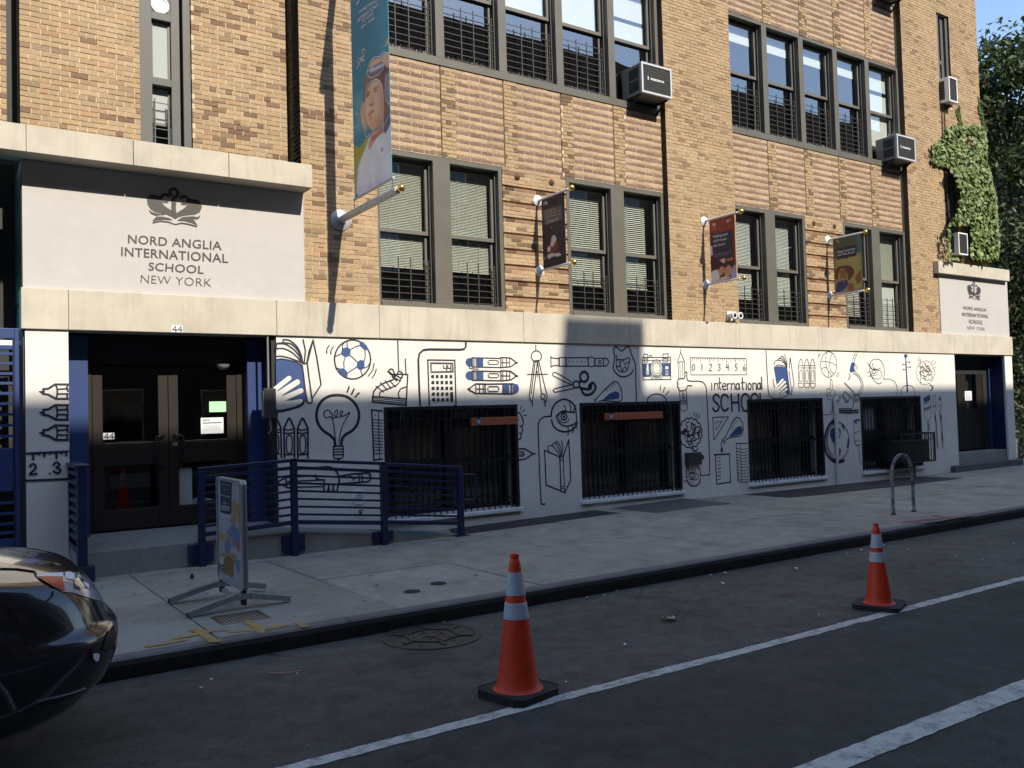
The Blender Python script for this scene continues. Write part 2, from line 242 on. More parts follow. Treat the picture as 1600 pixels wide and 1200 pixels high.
# ---------------------------------------------------------------- mesh building
def origin(o):
    v = Vector((0, 0, 0))
    while o is not None: v = v + o.location; o = o.parent
    return v
class MB:
    def __init__(s): s.v = []; s.f = []; s.m = []; s.t = []; s.usetint = False
    def add(s, vs, fs, mi=0, tint=None):
        b = len(s.v); s.v += [tuple(p) for p in vs]
        for f in fs: s.f.append([b+i for i in f]); s.m.append(mi); s.t.append(tint or (1, 1, 1))
        if tint: s.usetint = True
        return s
    def box(s, x0, y0, z0, x1, y1, z1, mi=0, tint=None, back=True):
        if x0 > x1: x0, x1 = x1, x0
        if y0 > y1: y0, y1 = y1, y0
        if z0 > z1: z0, z1 = z1, z0
        v = [(x0, y0, z0), (x1, y0, z0), (x1, y1, z0), (x0, y1, z0), (x0, y0, z1), (x1, y0, z1), (x1, y1, z1), (x0, y1, z1)]
        f = [(0, 1, 5, 4), (1, 2, 6, 5), (3, 0, 4, 7), (4, 5, 6, 7), (3, 2, 1, 0)]
        if back: f.append((2, 3, 7, 6))
        return s.add(v, f, mi, tint)
    def quad(s, a, b, c, d, mi=0, tint=None): return s.add([a, b, c, d], [(0, 1, 2, 3)], mi, tint)
    def tube(s, pts, r, n=8, mi=0, closed=False, caps=True, flat=1.):
        pts = [Vector(p) for p in pts]; N = len(pts); rr = r if isinstance(r, (list, tuple)) else [r]*N
        up = None; rings = []
        for i, p in enumerate(pts):
            t = (pts[(i+1) % N]-pts[i-1]) if closed else (pts[min(i+1, N-1)]-pts[max(i-1, 0)])
            t.normalize()
            if up is None: up = Vector((0, 0, 1)) if abs(t.z) < .9 else Vector((1, 0, 0))
            a = t.cross(up).normalized(); b = a.cross(t).normalized(); up = b
            rings.append([p + (a*math.cos(2*math.pi*k/n) + b*math.sin(2*math.pi*k/n)*flat)*rr[i] for k in range(n)])
        vs = [q for ring in rings for q in ring]; fs = []
        for i in range(N if closed else N-1):
            j = (i+1) % N
            for k in range(n): fs.append((i*n+k, i*n+(k+1) % n, j*n+(k+1) % n, j*n+k))
        if caps and not closed: fs.append(tuple(range(n-1, -1, -1))); fs.append(tuple((N-1)*n+k for k in range(n)))
        return s.add(vs, fs, mi)
    def bar(s, a, b, w, h, mi=0):
        """square bar from a to b, w across horizontally, h across vertically"""
        a, b = Vector(a), Vector(b); t = (b-a).normalized()
        u = Vector((0, 0, 1)) if abs(t.z) < .95 else Vector((0, 1, 0))
        p = t.cross(u).normalized(); q = p.cross(t).normalized()
        v = [c + p*sx*w/2 + q*sz*h/2 for c in (a, b) for sx, sz in ((-1, -1), (1, -1), (1, 1), (-1, 1))]
        return s.add(v, [(0, 3, 2, 1), (4, 5, 6, 7), (0, 1, 5, 4), (1, 2, 6, 5), (2, 3, 7, 6), (3, 0, 4, 7)], mi)
    def lathe(s, prof, c, n=24, axis='z', mi=0):
        c = Vector(c); vs = []; fs = []
        for r, h in prof:
            for k in range(n):
                a = 2*math.pi*k/n; x, y = r*math.cos(a), r*math.sin(a)
                vs.append(c + {'z': Vector((x, y, h)), 'y': Vector((x, h, y)), 'x': Vector((h, x, y))}[axis])
        for i in range(len(prof)-1):
            for k in range(n): fs.append((i*n+k, i*n+(k+1) % n, (i+1)*n+(k+1) % n, (i+1)*n+k))
        fs.append(tuple(range(n-1, -1, -1))); fs.append(tuple((len(prof)-1)*n+k for k in range(n)))
        return s.add(vs, fs, mi)
    def ball(s, c, r, n=14, mi=0):
        return s.lathe([(max(.0005, r*math.sin(math.pi*i/8)), -r*math.cos(math.pi*i/8)) for i in range(9)], c, n, 'z', mi)
    def poly(s, pts, mi=0, tint=None):
        pts = [Vector(p) for p in pts]
        tri = tessellate_polygon([pts])
        return s.add(pts, [tuple(t) for t in tri], mi, tint)
    def prism(s, pts, d, mi=0):
        """closed outline extruded along vector d"""
        pts = [Vector(p) for p in pts]; d = Vector(d); n = len(pts); tri = tessellate_polygon([pts])
        fs = [tuple(t) for t in tri] + [tuple(n+i for i in reversed(t)) for t in tri] + [(i, (i+1) % n, n+(i+1) % n, n+i) for i in range(n)]
        return s.add(pts+[p+d for p in pts], fs, mi)
    def ribbon(s, pts, nrm, w, closed=False, mi=0):
        pts = [Vector(p) for p in pts]; N = len(pts)
        if N < 2: return s
        nrm = Vector(nrm); L = []; Rr = []
        for i, p in enumerate(pts):
            if closed: a, b = p-pts[i-1], pts[(i+1) % N]-p
            else: a, b = (p-pts[i-1] if i else pts[1]-p), (pts[i+1]-p if i < N-1 else p-pts[i-1])
            a = a.normalized() if a.length > 1e-9 else b.normalized(); b = b.normalized() if b.length > 1e-9 else a
            na, nb = nrm.cross(a), nrm.cross(b); m = na+nb
            m = m.normalized() if m.length > 1e-6 else na
            k = min(1.8, 1/max(.4, m.dot(na))); e = m*(w/2*k)
            ext = Vector((0, 0, 0))
            if not closed and i == 0: ext = -a*w*.3
            if not closed and i == N-1: ext = b*w*.3
            L.append(p+e+ext); Rr.append(p-e+ext)
        fs = [(2*i, 2*i+1, 2*((i+1) % N)+1, 2*((i+1) % N)) for i in range(N if closed else N-1)]
        return s.add([q for ab in zip(Rr, L) for q in ab], fs, mi)
    def build(s, name, mats, parent=None, smooth=None, bevel=0., local=False, kind=None, label=None, link=True):
        if not isinstance(mats, (list, tuple)): mats = [mats]
        off = Vector((0, 0, 0)) if local else origin(parent)
        me = bpy.data.meshes.new(name); me.from_pydata([(p[0]-off.x, p[1]-off.y, p[2]-off.z) for p in s.v], [], s.f)
        for m in mats: me.materials.append(m)
        me.polygons.foreach_set('material_index', s.m)
        if s.usetint:
            at = me.attributes.new('tint', 'FLOAT_COLOR', 'FACE'); at.data.foreach_set('color', [c for t in s.t for c in (*t, 1.)])
        if smooth is not None:
            me.polygons.foreach_set('use_smooth', [True]*len(me.polygons))
            me.set_sharp_from_angle(angle=R(smooth))
        me.update()
        o = bpy.data.objects.new(name, me)
        if link: COL.objects.link(o)
        if parent: o.parent = parent
        if bevel:
            b = o.modifiers.new('bevel', 'BEVEL'); b.width = bevel; b.segments = 2; b.limit_method = 'ANGLE'; b.angle_limit = R(40)
        if kind: o['kind'] = kind
        if label: o['label'] = label
        return o
def tag(o, label, cat=None, group=None, kind=None):
    o['label'] = label
    if cat: o['category'] = cat
    if group: o['group'] = group
    if kind: o['kind'] = kind
    return o
def thing(name, label, cat, loc=(0, 0, 0), group=None, rz=0.):
    o = bpy.data.objects.new(name, None); o.empty_display_size = .2; COL.objects.link(o); o.location = loc; o.rotation_euler.z = rz
    return tag(o, label, cat, group)
def copy_tree(o, parent=None):
    c = o.copy(); COL.objects.link(c); c.parent = parent
    for ch in [x for x in bpy.data.objects if x.parent == o]: copy_tree(ch, c)
    return c
def pts(sx): return [tuple(float(c) for c in p.split(',')) for p in sx.split()]
def cr(p, closed=False, n=6):
    """smooth curve through the points"""
    if len(p) < 3: return p
    out = []; N = len(p); g = (lambda i: p[i % N]) if closed else (lambda i: p[max(0, min(N-1, i))])
    for i in range(N if closed else N-1):
        a, b, c, d = g(i-1), g(i), g(i+1), g(i+2)
        for k in range(n):
            t = k/n
            out.append(tuple(.5*((2*b[j])+(-a[j]+c[j])*t+(2*a[j]-5*b[j]+4*c[j]-d[j])*t*t+(-a[j]+3*b[j]-3*c[j]+d[j])*t**3) for j in (0, 1)))
    if not closed: out.append(tuple(p[-1]))
    return out
def ell(cx, cy, rx, ry, a0=0, a1=360, n=28, rot=0):
    c, s = math.cos(R(rot)), math.sin(R(rot)); full = abs(a1-a0) >= 360; o = []
    for k in range(n if full else n+1):
        a = R(a0+(a1-a0)*k/n); x, y = rx*math.cos(a), ry*math.sin(a); o.append((cx+x*c-y*s, cy+x*s+y*c))
    return o
_cap = None
def text_faces(body, offset=0., spacing=1.):
    global _cap
    def raw(b):
        cu = bpy.data.curves.new('lettering', 'FONT'); cu.body = b; cu.size = 1; cu.offset = offset; cu.space_character = spacing; cu.resolution_u = 4; cu.fill_mode = 'FRONT'
        ob = bpy.data.objects.new('lettering', cu); COL.objects.link(ob)
        me = bpy.data.meshes.new_from_object(ob); v = [tuple(q.co) for q in me.vertices]; f = [tuple(q.vertices) for q in me.polygons]
        bpy.data.objects.remove(ob); bpy.data.curves.remove(cu); bpy.data.meshes.remove(me)
        return v, f
    if _cap is None: _cap = max(q[1] for q in raw('H')[0])
    v, f = raw(body); x0 = min(q[0] for q in v); x1 = max(q[0] for q in v)
    return [((q[0]-x0)/(x1-x0), q[1]/_cap) for q in v], f
def put_text(mb, body, bl, br, tl, fn, mi=0, offset=0., spacing=1.):
    """lettering whose baseline runs bl to br and whose capitals reach tl, mapped by fn onto its surface"""
    uv, f = text_faces(body, offset, spacing)
    mb.add([fn(bl[0]+u*(br[0]-bl[0])+v*(tl[0]-bl[0]), bl[1]+u*(br[1]-bl[1])+v*(tl[1]-bl[1])) for u, v in uv], f, mi)
class Draw:
    """painting on a plane: coordinates of a tracing, scale and offset into sight lines, then onto the plane"""
    def __init__(s, tr, plane, nrm, mb=None, clip=()): s.ox, s.oy, s.k = tr; s.plane = plane; s.n = Vector(nrm); s.mb = mb or MB(); s.lay = 0; s.clip = clip; s.wk = 1.
    def pt(s, p): return s.plane(s.ox+p[0]/s.k, s.oy+p[1]/s.k)
    def lift(s, q): return q + s.n*(.0025+.0004*s.lay)
    def runs(s, P):
        if not s.clip: return [P]
        out = [[]]
        for i, p in enumerate(P):
            seg = [p]
            if i:
                d = (p-P[i-1]).length; k = max(1, int(d/.015)); seg = [P[i-1].lerp(p, (j+1)/k) for j in range(k)]
            for q in seg:
                if any(a < q.x < b and c < q.z < e for a, b, c, e in s.clip):
                    if out[-1]: out.append([])
                else: out[-1].append(q)
        return [r for r in out if len(r) > 1]
    def s(s, w, p, smooth=False, closed=False, mi=0):
        w = w*s.wk; p = pts(p) if isinstance(p, str) else p
        if smooth: p = cr(p, closed)
        P = [s.lift(s.pt(q)) for q in p]
        if s.clip and closed: P.append(P[0]); closed = False
        for r in (s.runs(P) if s.clip else [P]): s.mb.ribbon(r, s.n, w, closed, mi)
        s.lay += 1; return s
    def e(s, w, cx, cy, rx, ry=None, a0=0, a1=360, mi=0, rot=0):
        return s.s(w, ell(cx, cy, rx, ry or rx, a0, a1, 30, rot), closed=abs(a1-a0) >= 360, mi=mi)
    def f(s, p, mi=1, smooth=False):
        p = pts(p) if isinstance(p, str) else p
        if smooth: p = cr(p, True, 5)
        s.mb.poly([s.lift(s.pt(q)) for q in p], mi); s.lay += 1; return s
    def cap(s, a, b, r, mi=2, w=0):
        """filled finger shape from a to b"""
        an = math.degrees(math.atan2(b[1]-a[1], b[0]-a[0]))
        o = ell(b[0], b[1], r, r, an-90, an+90, 8) + ell(a[0], a[1], r, r, an+90, an+270, 8)
        s.f(o, mi)
        if w: s.s(w, o, closed=True)
        return s
    def txt(s, body, bl, br, tl, mi=0, offset=0., spacing=1.):
        put_text(s.mb, body, bl, br, tl, lambda x, y: s.lift(s.pt((x, y))), mi, offset, spacing); s.lay += 1; return s

import numpy as np
class SoftPrint(Draw):
    """a printed picture on an upright sheet at x = X: soft-edged tones blended on a fine grid, outlines and lettering on top"""
    def __init__(s, tr, X, ya, yb, za, zb, base, pal, nu=44, nv=110, gain=1.7):
        super().__init__(tr, lambda a, b: PX(a, b, X-.0006), (-1, 0, 0)); s.X = X; s.gain = gain; s.pal = pal
        s.nu, s.nv = nu, nv; V = []; Q = []
        for j in range(nv+1):
            for i in range(nu+1):
                y = ya+(yb-ya)*i/nu; z = zb+(za-zb)*j/nv; V.append((X, y, z)); px, py, _ = proj((X, y, z)); Q.append(((px-s.ox)*s.k, (py-s.oy)*s.k))
        s.V = V; s.Q = np.array(Q); s.C = np.tile(np.array(lin(*base)), (len(V), 1))
    def f(s, p, mi=0, soft=2.2, op=1., smooth=True):
        p = pts(p) if isinstance(p, str) else p
        if smooth and len(p) > 4: p = cr(p, True, 3)
        P = np.array(p); x, y = s.Q[:, 0], s.Q[:, 1]; d2 = np.full(len(x), 1e18); ins = np.zeros(len(x), bool)
        for (a, b), (c, e) in zip(P, np.roll(P, -1, 0)):
            dx, dy = c-a, e-b; L2 = dx*dx+dy*dy+1e-9; t = np.clip(((x-a)*dx+(y-b)*dy)/L2, 0, 1)
            d2 = np.minimum(d2, (x-a-t*dx)**2+(y-b-t*dy)**2)
            if abs(dy) > 1e-9: ins ^= ((b > y) != (e > y)) & (x < a+(y-b)*dx/dy)
        sd = np.sqrt(d2)*np.where(ins, 1, -1); al = np.clip(.5+sd/(2*soft), 0, 1); al = al*al*(3-2*al)*op
        col = np.array(lin(*(s.pal[mi] if isinstance(mi, int) else mi))); s.C = s.C*(1-al[:, None])+col[None]*al[:, None]; return s
    def finish(s, t, name='print', lines=()):
        n = s.nu+1; f = [(j*n+i, j*n+i+1, (j+1)*n+i+1, (j+1)*n+i) for j in range(s.nv) for i in range(s.nu)]
        off = origin(t); me = bpy.data.meshes.new(name); me.from_pydata([(a-off.x, b-off.y, c-off.z) for a, b, c in s.V], [], f); me.materials.append(M['print'])
        at = me.attributes.new('tint', 'FLOAT_COLOR', 'POINT'); c = np.ones((len(s.V), 4)); c[:, :3] = np.minimum(.86, s.C*s.gain); at.data.foreach_set('color', c.ravel().tolist())
        o = bpy.data.objects.new(name, me); COL.objects.link(o); o.parent = t
        if s.mb.v: s.mb.build(name+'_lines', lines, t, kind='stuff')
        return o
# ================================================================ THE SETTING
KY = -4.92                                     # kerb face
def walkz(x, y):
    """height of the pavement: kerb top .15, then down or up to the foot of the wall"""
    T = [(-900, .06), (6.5, .07), (9, .11), (11.5, .15), (13.5, .10), (17, .08), (21, .07), (900, .07)]
    for (a, za), (b, zb) in zip(T, T[1:]):
        if a <= x <= b: zw = za+(zb-za)*(x-a)/(b-a); break
    k = max(0, min(1, (y-KY)/(0-KY))); return .15+(zw-.15)*k
m = MB().quad((-400, -400, -.25), (400, -400, -.25), (400, 400, -.25), (-400, 400, -.25)); m.build('ground', M['kerbtop'], kind='structure')
m = MB()
xs = [-40+i for i in range(0, 161)]
for a, b in zip(xs, xs[1:]): m.quad((a, -13.6, 0), (b, -13.6, 0), (b, KY, 0), (a, KY, 0))
m.build('road', M['asphalt'], kind='structure')
def paint_line(name, y, w, seed, x0=-30, x1=90):
    rnd = random.Random(seed); m = MB(); x = x0; p = None; dr = 0
    while x < x1:
        step = .06 if -2 < x < 14 else .5
        dr = dr*.9+rnd.uniform(-.0025, .0025)
        a, b = y-w/2+dr+rnd.uniform(-.005, .005), y+w/2+dr+rnd.uniform(-.005, .005)
        if p: m.quad((p[0], p[1], .004), (x, a, .004), (x, b, .004), (p[0], p[2], .004))
        p = (x, a, b); x += step
    m.build(name, M['paint_line'], kind='structure')
paint_line('road_marking', -7.20, .105, 3); paint_line('road_marking', -8.87, .165, 4)
# dark patches of repair asphalt, a few mm proud
def blob(cx, cy, rx, ry, seed, n=26, j=.18):
    r = random.Random(seed); k = [1+r.uniform(-j, j) for _ in range(n)]
    k = [(k[i-1]+k[i]+k[(i+1) % n])/3 for i in range(n)]
    return [(cx+rx*k[i]*math.cos(2*math.pi*i/n), cy+ry*k[i]*math.sin(2*math.pi*i/n)) for i in range(n)]
side = thing('sidewalk', 'pale concrete pavement of large flags along the school wall', None, (0, 0, 0)); del side['label']; side['kind'] = 'structure'
base = MB()
for a, b in zip(xs, xs[1:]):
    base.quad((a, KY+.1, walkz(a, KY)-.05), (b, KY+.1, walkz(b, KY)-.05), (b, .95, walkz(b, 0)-.05), (a, .95, walkz(a, 0)-.05))
base.build('bed', M['kerbface'], side)
rng = random.Random(5)
cols_x = [-9+1.555*i - .13 for i in range(0, 33)]
rows_y = [KY+.15, -2.86, -1.02, .9]
for a, b in zip(cols_x, cols_x[1:]):
    for c, d in zip(rows_y, rows_y[1:]):
        g = .006; m = MB(); dz = rng.uniform(-.004, .004)
        P = [(a+g, c+g), (b-g, c+g), (b-g, d-g), (a+g, d-g)]
        top = [(x, y, walkz(x, y)+dz+rng.uniform(-.0015, .0015)) for x, y in P]; ins = .008
        cx, cy = (a+b)/2, (c+d)/2
        inner = [(x+(ins if x < cx else -ins), y+(ins if y < cy else -ins), z) for x, y, z in top]
        low = [(x, y, z-.006) for x, y, z in top]; bot = [(x, y, z-.06) for x, y, z in top]
        m.add(inner+low+bot, [(0, 1, 2, 3)]+[(4+i, 4+(i+1) % 4, (i+1) % 4, i) for i in range(4)]+[(8+i, 8+(i+1) % 4, 4+(i+1) % 4, 4+i) for i in range(4)])
        m.build('flagstone', M['slab'], side)
m = MB().box(41, KY+.15, .0, 120, 6, .13); m.build('far_pavement', M['slab'], side)
kerb = thing('kerb', 'x', None, (0, 0, 0)); del kerb['label']; kerb['kind'] = 'structure'
x = -9.; 
while x < 60:
    L = 2.95; m = MB(); x1 = x+L; y0, y1 = KY, KY+.145
    prof = [(y0+.012, -.02), (y0, .10), (y0+.012, .135), (y0+.035, .15), (y1, .152), (y1, -.02)]
    vs = [(q, y, z) for q in (x+.004, x1-.004) for y, z in prof]; n = len(prof)
    m.add(vs, [(0, 6, 7, 1), (1, 7, 8, 2)], 0); m.add(vs, [(2, 8, 9, 3), (3, 9, 10, 4), (4, 10, 11, 5), (5, 4, 3, 2, 1, 0), (6, 7, 8, 9, 10, 11)], 1)
    m.build('kerb_stone', [M['kerbface'], M['kerbtop']], kerb); x = x1
# sprayed survey marks on the pavement and kerb
def spray(name, mt, strokes):
    m = MB()
    for w, P in strokes:
        q = []
        for i, (px, py) in enumerate(P):
            v = PZ(px, py, .15); q.append(Vector((v.x, v.y, walkz(v.x, v.y)+.006)))
        rr = random.Random(len(P)+int(w*1000))
        for k in range(3):
            g = []
            for a, b in zip(q, q[1:]): g += [a.lerp(b, t/6)+Vector((rr.uniform(-.02, .02), rr.uniform(-.025, .025), .0006*k)) for t in range(6)]
            m.ribbon(g+[q[-1]], (0, 0, 1), w*rr.uniform(.6, 1.1))
    return m.build(name, M[mt], side)
spray('yellow_spray_mark', 'yellow', [(.07, [(275, 997), (300, 992), (330, 986), (352, 984)]), (.06, [(303, 982), (318, 989), (330, 1000), (337, 1003)]), (.06, [(365, 987), (400, 984), (430, 980), (445, 977)]),
    (.05, [(384, 969), (392, 974), (402, 980), (408, 989)]), (.05, [(466, 973), (472, 977), (476, 980)]), (.045, [(230, 1010), (260, 1005), (290, 1000)])])
spray('red_spray_mark', 'red', [(.10, [(1410, 817), (1450, 812), (1490, 808)]), (.08, [(1440, 818), (1475, 813), (1515, 806)]), (.05, [(1460, 806), (1490, 810)])])
m = MB()
for a in [[(1090, 866), (1112, 869), (1136, 867)], [(420, 1051), (445, 1052), (470, 1047)]]: m.ribbon([PZ(*p, .004) for p in a], (0, 0, 1), .04)
m.build('road_spray_mark', M['red'], kind='structure')
def crack(x, y, a, L, w, seed, z=.003):
    r = random.Random(seed); q = [Vector((x, y, z))]; n = int(L/.07)
    for i in range(n): a += r.uniform(-.5, .5); a *= .97; q.append(q[-1]+Vector((math.cos(a)*.07, math.sin(a)*.07, 0)))
    m = MB(); m.ribbon(q, (0, 0, 1), w); m.build('road_crack', M['hatch'], kind='structure')
for i, (x, y, a, L) in enumerate(((5.3, -6.25, .25, 1.5), (7.6, -6.1, .1, 2.4), (9.5, -8.2, .0, 4.))): crack(x, y, a, L, .009, i)
m = MB(); r = random.Random(12)
for i in range(130):
    x, y = r.uniform(.8, 16), r.uniform(KY+.2, -.9); s_ = r.uniform(.012, .03); z = walkz(x, y)+.0065
    m.poly([(x+s_*math.cos(k*.785)*r.uniform(.7, 1.1), y+s_*math.sin(k*.785)*r.uniform(.7, 1.1), z) for k in range(8)])
m.build('gum_spots', M['kerbtop'], side, kind='stuff')
# ---------------------------------------------------------------- the block across the street: its roof line shades the street
opp = thing('apartment_block', 'long dark brick block across the street, mirrored in the upper windows', 'building', (8, -18.4, 0))
ROOF = 2.15+.834*18.4
m = MB().box(-70, -32, -.2, 90, -18.4, ROOF).box(-60, -31, ROOF-.3, 80, -23.1, ROOF+3.7).box(10.94, -23, ROOF-.5, 12.74, -18.45, ROOF+1.32)
m.build('wall', M['bulkbrick'], opp)
m = MB(); m2 = MB()
for fl in range(5):
    for i in range(-8, 16):
        xx = i*3.2+1; zz = 1.2+fl*3.2
        m.box(xx, -18.43, zz, xx+1.3, -18.36, zz+1.8); m2.box(xx+.07, -18.45, zz+.07, xx+1.23, -18.34, zz+1.73)
m.build('window_surround', M['fascia'], opp, kind='stuff'); m2.build('window_pane', M['carglass'], opp, kind='stuff')
m = MB().box(-70, -18.4, -.2, 90, -13.6, .15); m.build('far_sidewalk', M['slab'], kind='structure')
# ================================================================ THE SCHOOL
sch = thing('school_building', 'tan brick school with a pale stone band above a painted white ground floor', 'building', (12, 0, 0))
C = .0667; Z0 = 3.512
def tan_tint(r, style):
    k = r.uniform(.88, 1.10); t = r.random()
    if style == 'stripe_dark': c = (.255, .148, .084); k = r.uniform(.82, 1.18)
    elif style == 'stripe_tan': c = (.50, .325, .165)
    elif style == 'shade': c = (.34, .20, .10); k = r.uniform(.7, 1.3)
    elif style == 'strip':
        c = (.44, .285, .13) if t > .25 else (.20, .125, .06)
    elif style == 'pier2':
        c = (.45, .29, .135) if t > .07 else (.30, .18, .085)
    else:
        c = (.48, .31, .145) if t > .22 else ((.25, .145, .072) if t < .10 else (.36, .225, .11) if t < .17 else (.47, .275, .125))
    c = (c[0]*k*.86, c[1]*k*.945, c[2]*k*1.22); w = r.uniform(-.03, .03)
    return (c[0]*(1+w), c[1], c[2]*(1-w))
BR = []   # (x0, x1, z0, z1, y front, tint)
rb = random.Random(11)
def bricks(x0, x1, z0, z1, y, style='', holes=(), header_every=6, shift=0., jy=.0025):
    k0 = math.ceil((z0-Z0)/C-1e-6); k1 = int(round((z1-Z0)/C))
    for k in range(k0, k1):
        za, zb = Z0+k*C+.0055, Z0+(k+1)*C-.0055
        head = header_every and k % header_every == 0
        L = .1065 if head else .213
        st = style
        if style == 'stripe': st = 'stripe_dark' if k % 2 else 'stripe_tan'
        spans = [(x0, x1)]
        for h0, h1, hz0, hz1 in holes:
            if zb > hz0 and za < hz1:
                spans = [q for a, b in spans for q in ((a, min(b, h0)), (max(a, h1), b)) if q[1]-q[0] > .02]
        for a, b in spans:
            q = math.floor((a-shift)/L)*L + shift - (L/2 if (k % 2 and not head) else (L*.25 if head else 0))
            while q < b:
                u, w = max(a, q+.005), min(b, q+L-.005)
                if w-u > .03:
                    if u-a < .035: u = a
                    if b-w < .035: w = b
                    BR.append((u, w, za, zb, y+rb.uniform(-jy, jy), tan_tint(rb, st)))
                q += L
BAYS = ((5.40, 11.41), (13.25, 19.36)); BY = .12
NW = (2.087, 2.737, 5.38, 9.6)
# narrow slit windows of the right wing
def nx(px, py): return PY(px, py).x
RW1 = (20.95, 21.52, 9.35, 11.72); RW2 = (20.95, 21.52, 5.62, 7.9)
bricks(-2.5, .595, 5.38, 9.4, 0); bricks(.735, 4.03, 5.38, 9.4, 0, holes=[NW]); bricks(4.225, 5.40, Z0, 9.4, 0)
bricks(11.41, 13.25, Z0, 13.4, 0, 'pier2'); bricks(19.36, 22.87, Z0, 13.4, 0, 'pier2', holes=[RW1, RW2])
W1 = lambda b: ((b+.0, b+2.33), (b+3.67, b+6.01))
for b0, b1 in BAYS:
    for z0, z1 in ((Z0+37*C, 7.447), (Z0+97*C, 11.47)):
        if b0 < 6 and z0 > 8: z1 = 11.47
        for j in range(5):
            a = b0+j*1.2020; e = b0+(j+1)*1.2020
            s = .27 if j else 0
            if s: bricks(a+.012, a+s, z0, z1, BY, 'strip', header_every=3)
            bricks(a+s+.004, e-.012, z0, z1, BY+.004, 'stripe', header_every=8)
    # grooved pier between the two ground window pairs: blocks of four courses
    pa, pb = b0+2.335, b0+3.665
    for g in range(9):
        z0 = Z0+g*4*C; z1 = z0+4*C
        if g == 8: z1 = z0+5*C
        k0 = len(BR); bricks(pa, pb, z0, z1, BY, 'strip' if g % 3 == 1 else '', header_every=0)
        for i in range(k0, len(BR)):
            u, w, za, zb, y, t = BR[i]
            if za-z0 < .02 and g: BR[i] = (u, w, za+.024, zb, y, t)   # deep raked joint under each block
            if zb > z1-.012 and g < 8: BR[i] = (u, w, za, zb, y, tuple(q*c for q, c in zip(t, (.72, .6, .62))))
# the three hundred that show largest are bricks of their own, the rest one mass
def vis(b):
    p = Vector(((b[0]+b[1])/2, b[4], (b[2]+b[3])/2)); x, y, k = proj(p)
    ok = -5 < x < 1605 and -5 < y < 1205 and k > 0
    if ok and p.x < 4.3 and y > 188+.146*x-3: ok = False
    if ok and 455 < x < 625 and 548 < x < 612 and y < 300: ok = False
    return ((b[1]-b[0])/k if ok else 0)
order = sorted(range(len(BR)), key=lambda i: -vis(BR[i])); big = set(order[:300]); cache = {}
m = MB()
for i, (u, w, za, zb, y, t) in enumerate(BR):
    if i in big:
        lx = round(w-u, 2); tq = tuple(round(q*16)/16 if False else round(q, 2) for q in t); key = (lx, tq)
        if key not in cache:
            q = MB().box(-lx/2, 0, -.029, lx/2, .12, .029, tint=tq, back=False); o = q.build('brick', M['brick'], local=True, bevel=0); cache[key] = o.data
        else: o = bpy.data.objects.new('brick', cache[key]); COL.objects.link(o)
        o.parent = sch; o.location = ((u+w)/2-12, y, (za+zb)/2)
    else: m.box(u, y, za, w, y+.13, zb, tint=t, back=False)
m.build('brickwork', M['brick'], sch, kind='stuff', label='tan and purple-brown bricks laid in courses')
# mortar backing, masonry shell and rooms behind
m = MB(); JR = .007
def back(x0, x1, z0, z1, y, d=.3): m.box(x0, y+JR, z0, x1, y+d, z1)
back(-2.5, .595, 5.3, 9.4, 0); back(.735, NW[0], 5.3, 9.4, 0); back(NW[1], 4.03, 5.3, 9.4, 0); back(4.225, 5.40, 3.4, 9.4, 0)
back(11.41, 13.25, 3.4, 13.4, 0); back(19.36, RW1[0], 3.4, 13.4, 0); back(RW1[1], 22.87, 3.4, 13.4, 0)
for z0, z1 in ((3.4, RW2[2]), (RW2[3], RW1[2]), (RW1[3], 13.4)): back(RW1[0], RW1[1], z0, z1, 0)
for b0, b1 in BAYS:
    for z0, z1 in ((5.972, 7.44), (9.982, 11.5)):
        for j in range(5): back(b0+j*1.202+(.009 if j else 0), b0+(j+1)*1.202-(.009 if j < 4 else 0), z0, z1, BY+.002, .28)
        m.box(b0+.5, BY+.281, z0, b1-.5, BY+.3, z1)
    m.box(b0+2.335, BY+.062, 3.4, b0+3.665, .42, 5.97)
    for g in range(9): m.box(b0+2.337, BY+.007, Z0+g*4*C+(.028 if g else 0), b0+3.663, BY+.061, Z0+(g*4+(5 if g == 8 else 4))*C-.006)
m.build('masonry', M['mortar'], sch)
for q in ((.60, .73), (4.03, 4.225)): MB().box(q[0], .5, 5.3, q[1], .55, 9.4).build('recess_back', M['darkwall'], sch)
# bricks of the side wall of each recess (they face left)
m = MB()
for xx, zt in ((.735, 9.4), (4.225, 9.4)):
    k = int((5.38-Z0)/C)
    while Z0+k*C < zt:
        q = .012 - (.1 if k % 2 else 0)
        while q < .5:
            a, b = max(.13, q), min(.5, q+.205)
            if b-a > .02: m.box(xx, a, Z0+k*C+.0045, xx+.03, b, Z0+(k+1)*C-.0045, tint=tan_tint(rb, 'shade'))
            q += .213
        k += 1
m.build('recess_brickwork', M['brick'], sch, kind='stuff')
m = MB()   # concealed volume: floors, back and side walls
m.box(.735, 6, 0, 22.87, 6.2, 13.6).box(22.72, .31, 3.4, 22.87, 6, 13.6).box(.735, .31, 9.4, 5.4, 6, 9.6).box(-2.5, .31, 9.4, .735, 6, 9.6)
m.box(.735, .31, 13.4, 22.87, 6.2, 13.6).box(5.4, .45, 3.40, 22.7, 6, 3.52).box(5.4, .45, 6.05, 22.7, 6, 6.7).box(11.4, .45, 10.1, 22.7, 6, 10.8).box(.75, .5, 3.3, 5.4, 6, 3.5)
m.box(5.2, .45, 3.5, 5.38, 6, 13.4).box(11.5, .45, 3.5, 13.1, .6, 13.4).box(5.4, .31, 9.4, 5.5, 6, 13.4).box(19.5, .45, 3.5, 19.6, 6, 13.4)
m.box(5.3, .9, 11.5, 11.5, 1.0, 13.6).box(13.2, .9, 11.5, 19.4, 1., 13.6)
m.build('room_shell', M['interior'], sch)
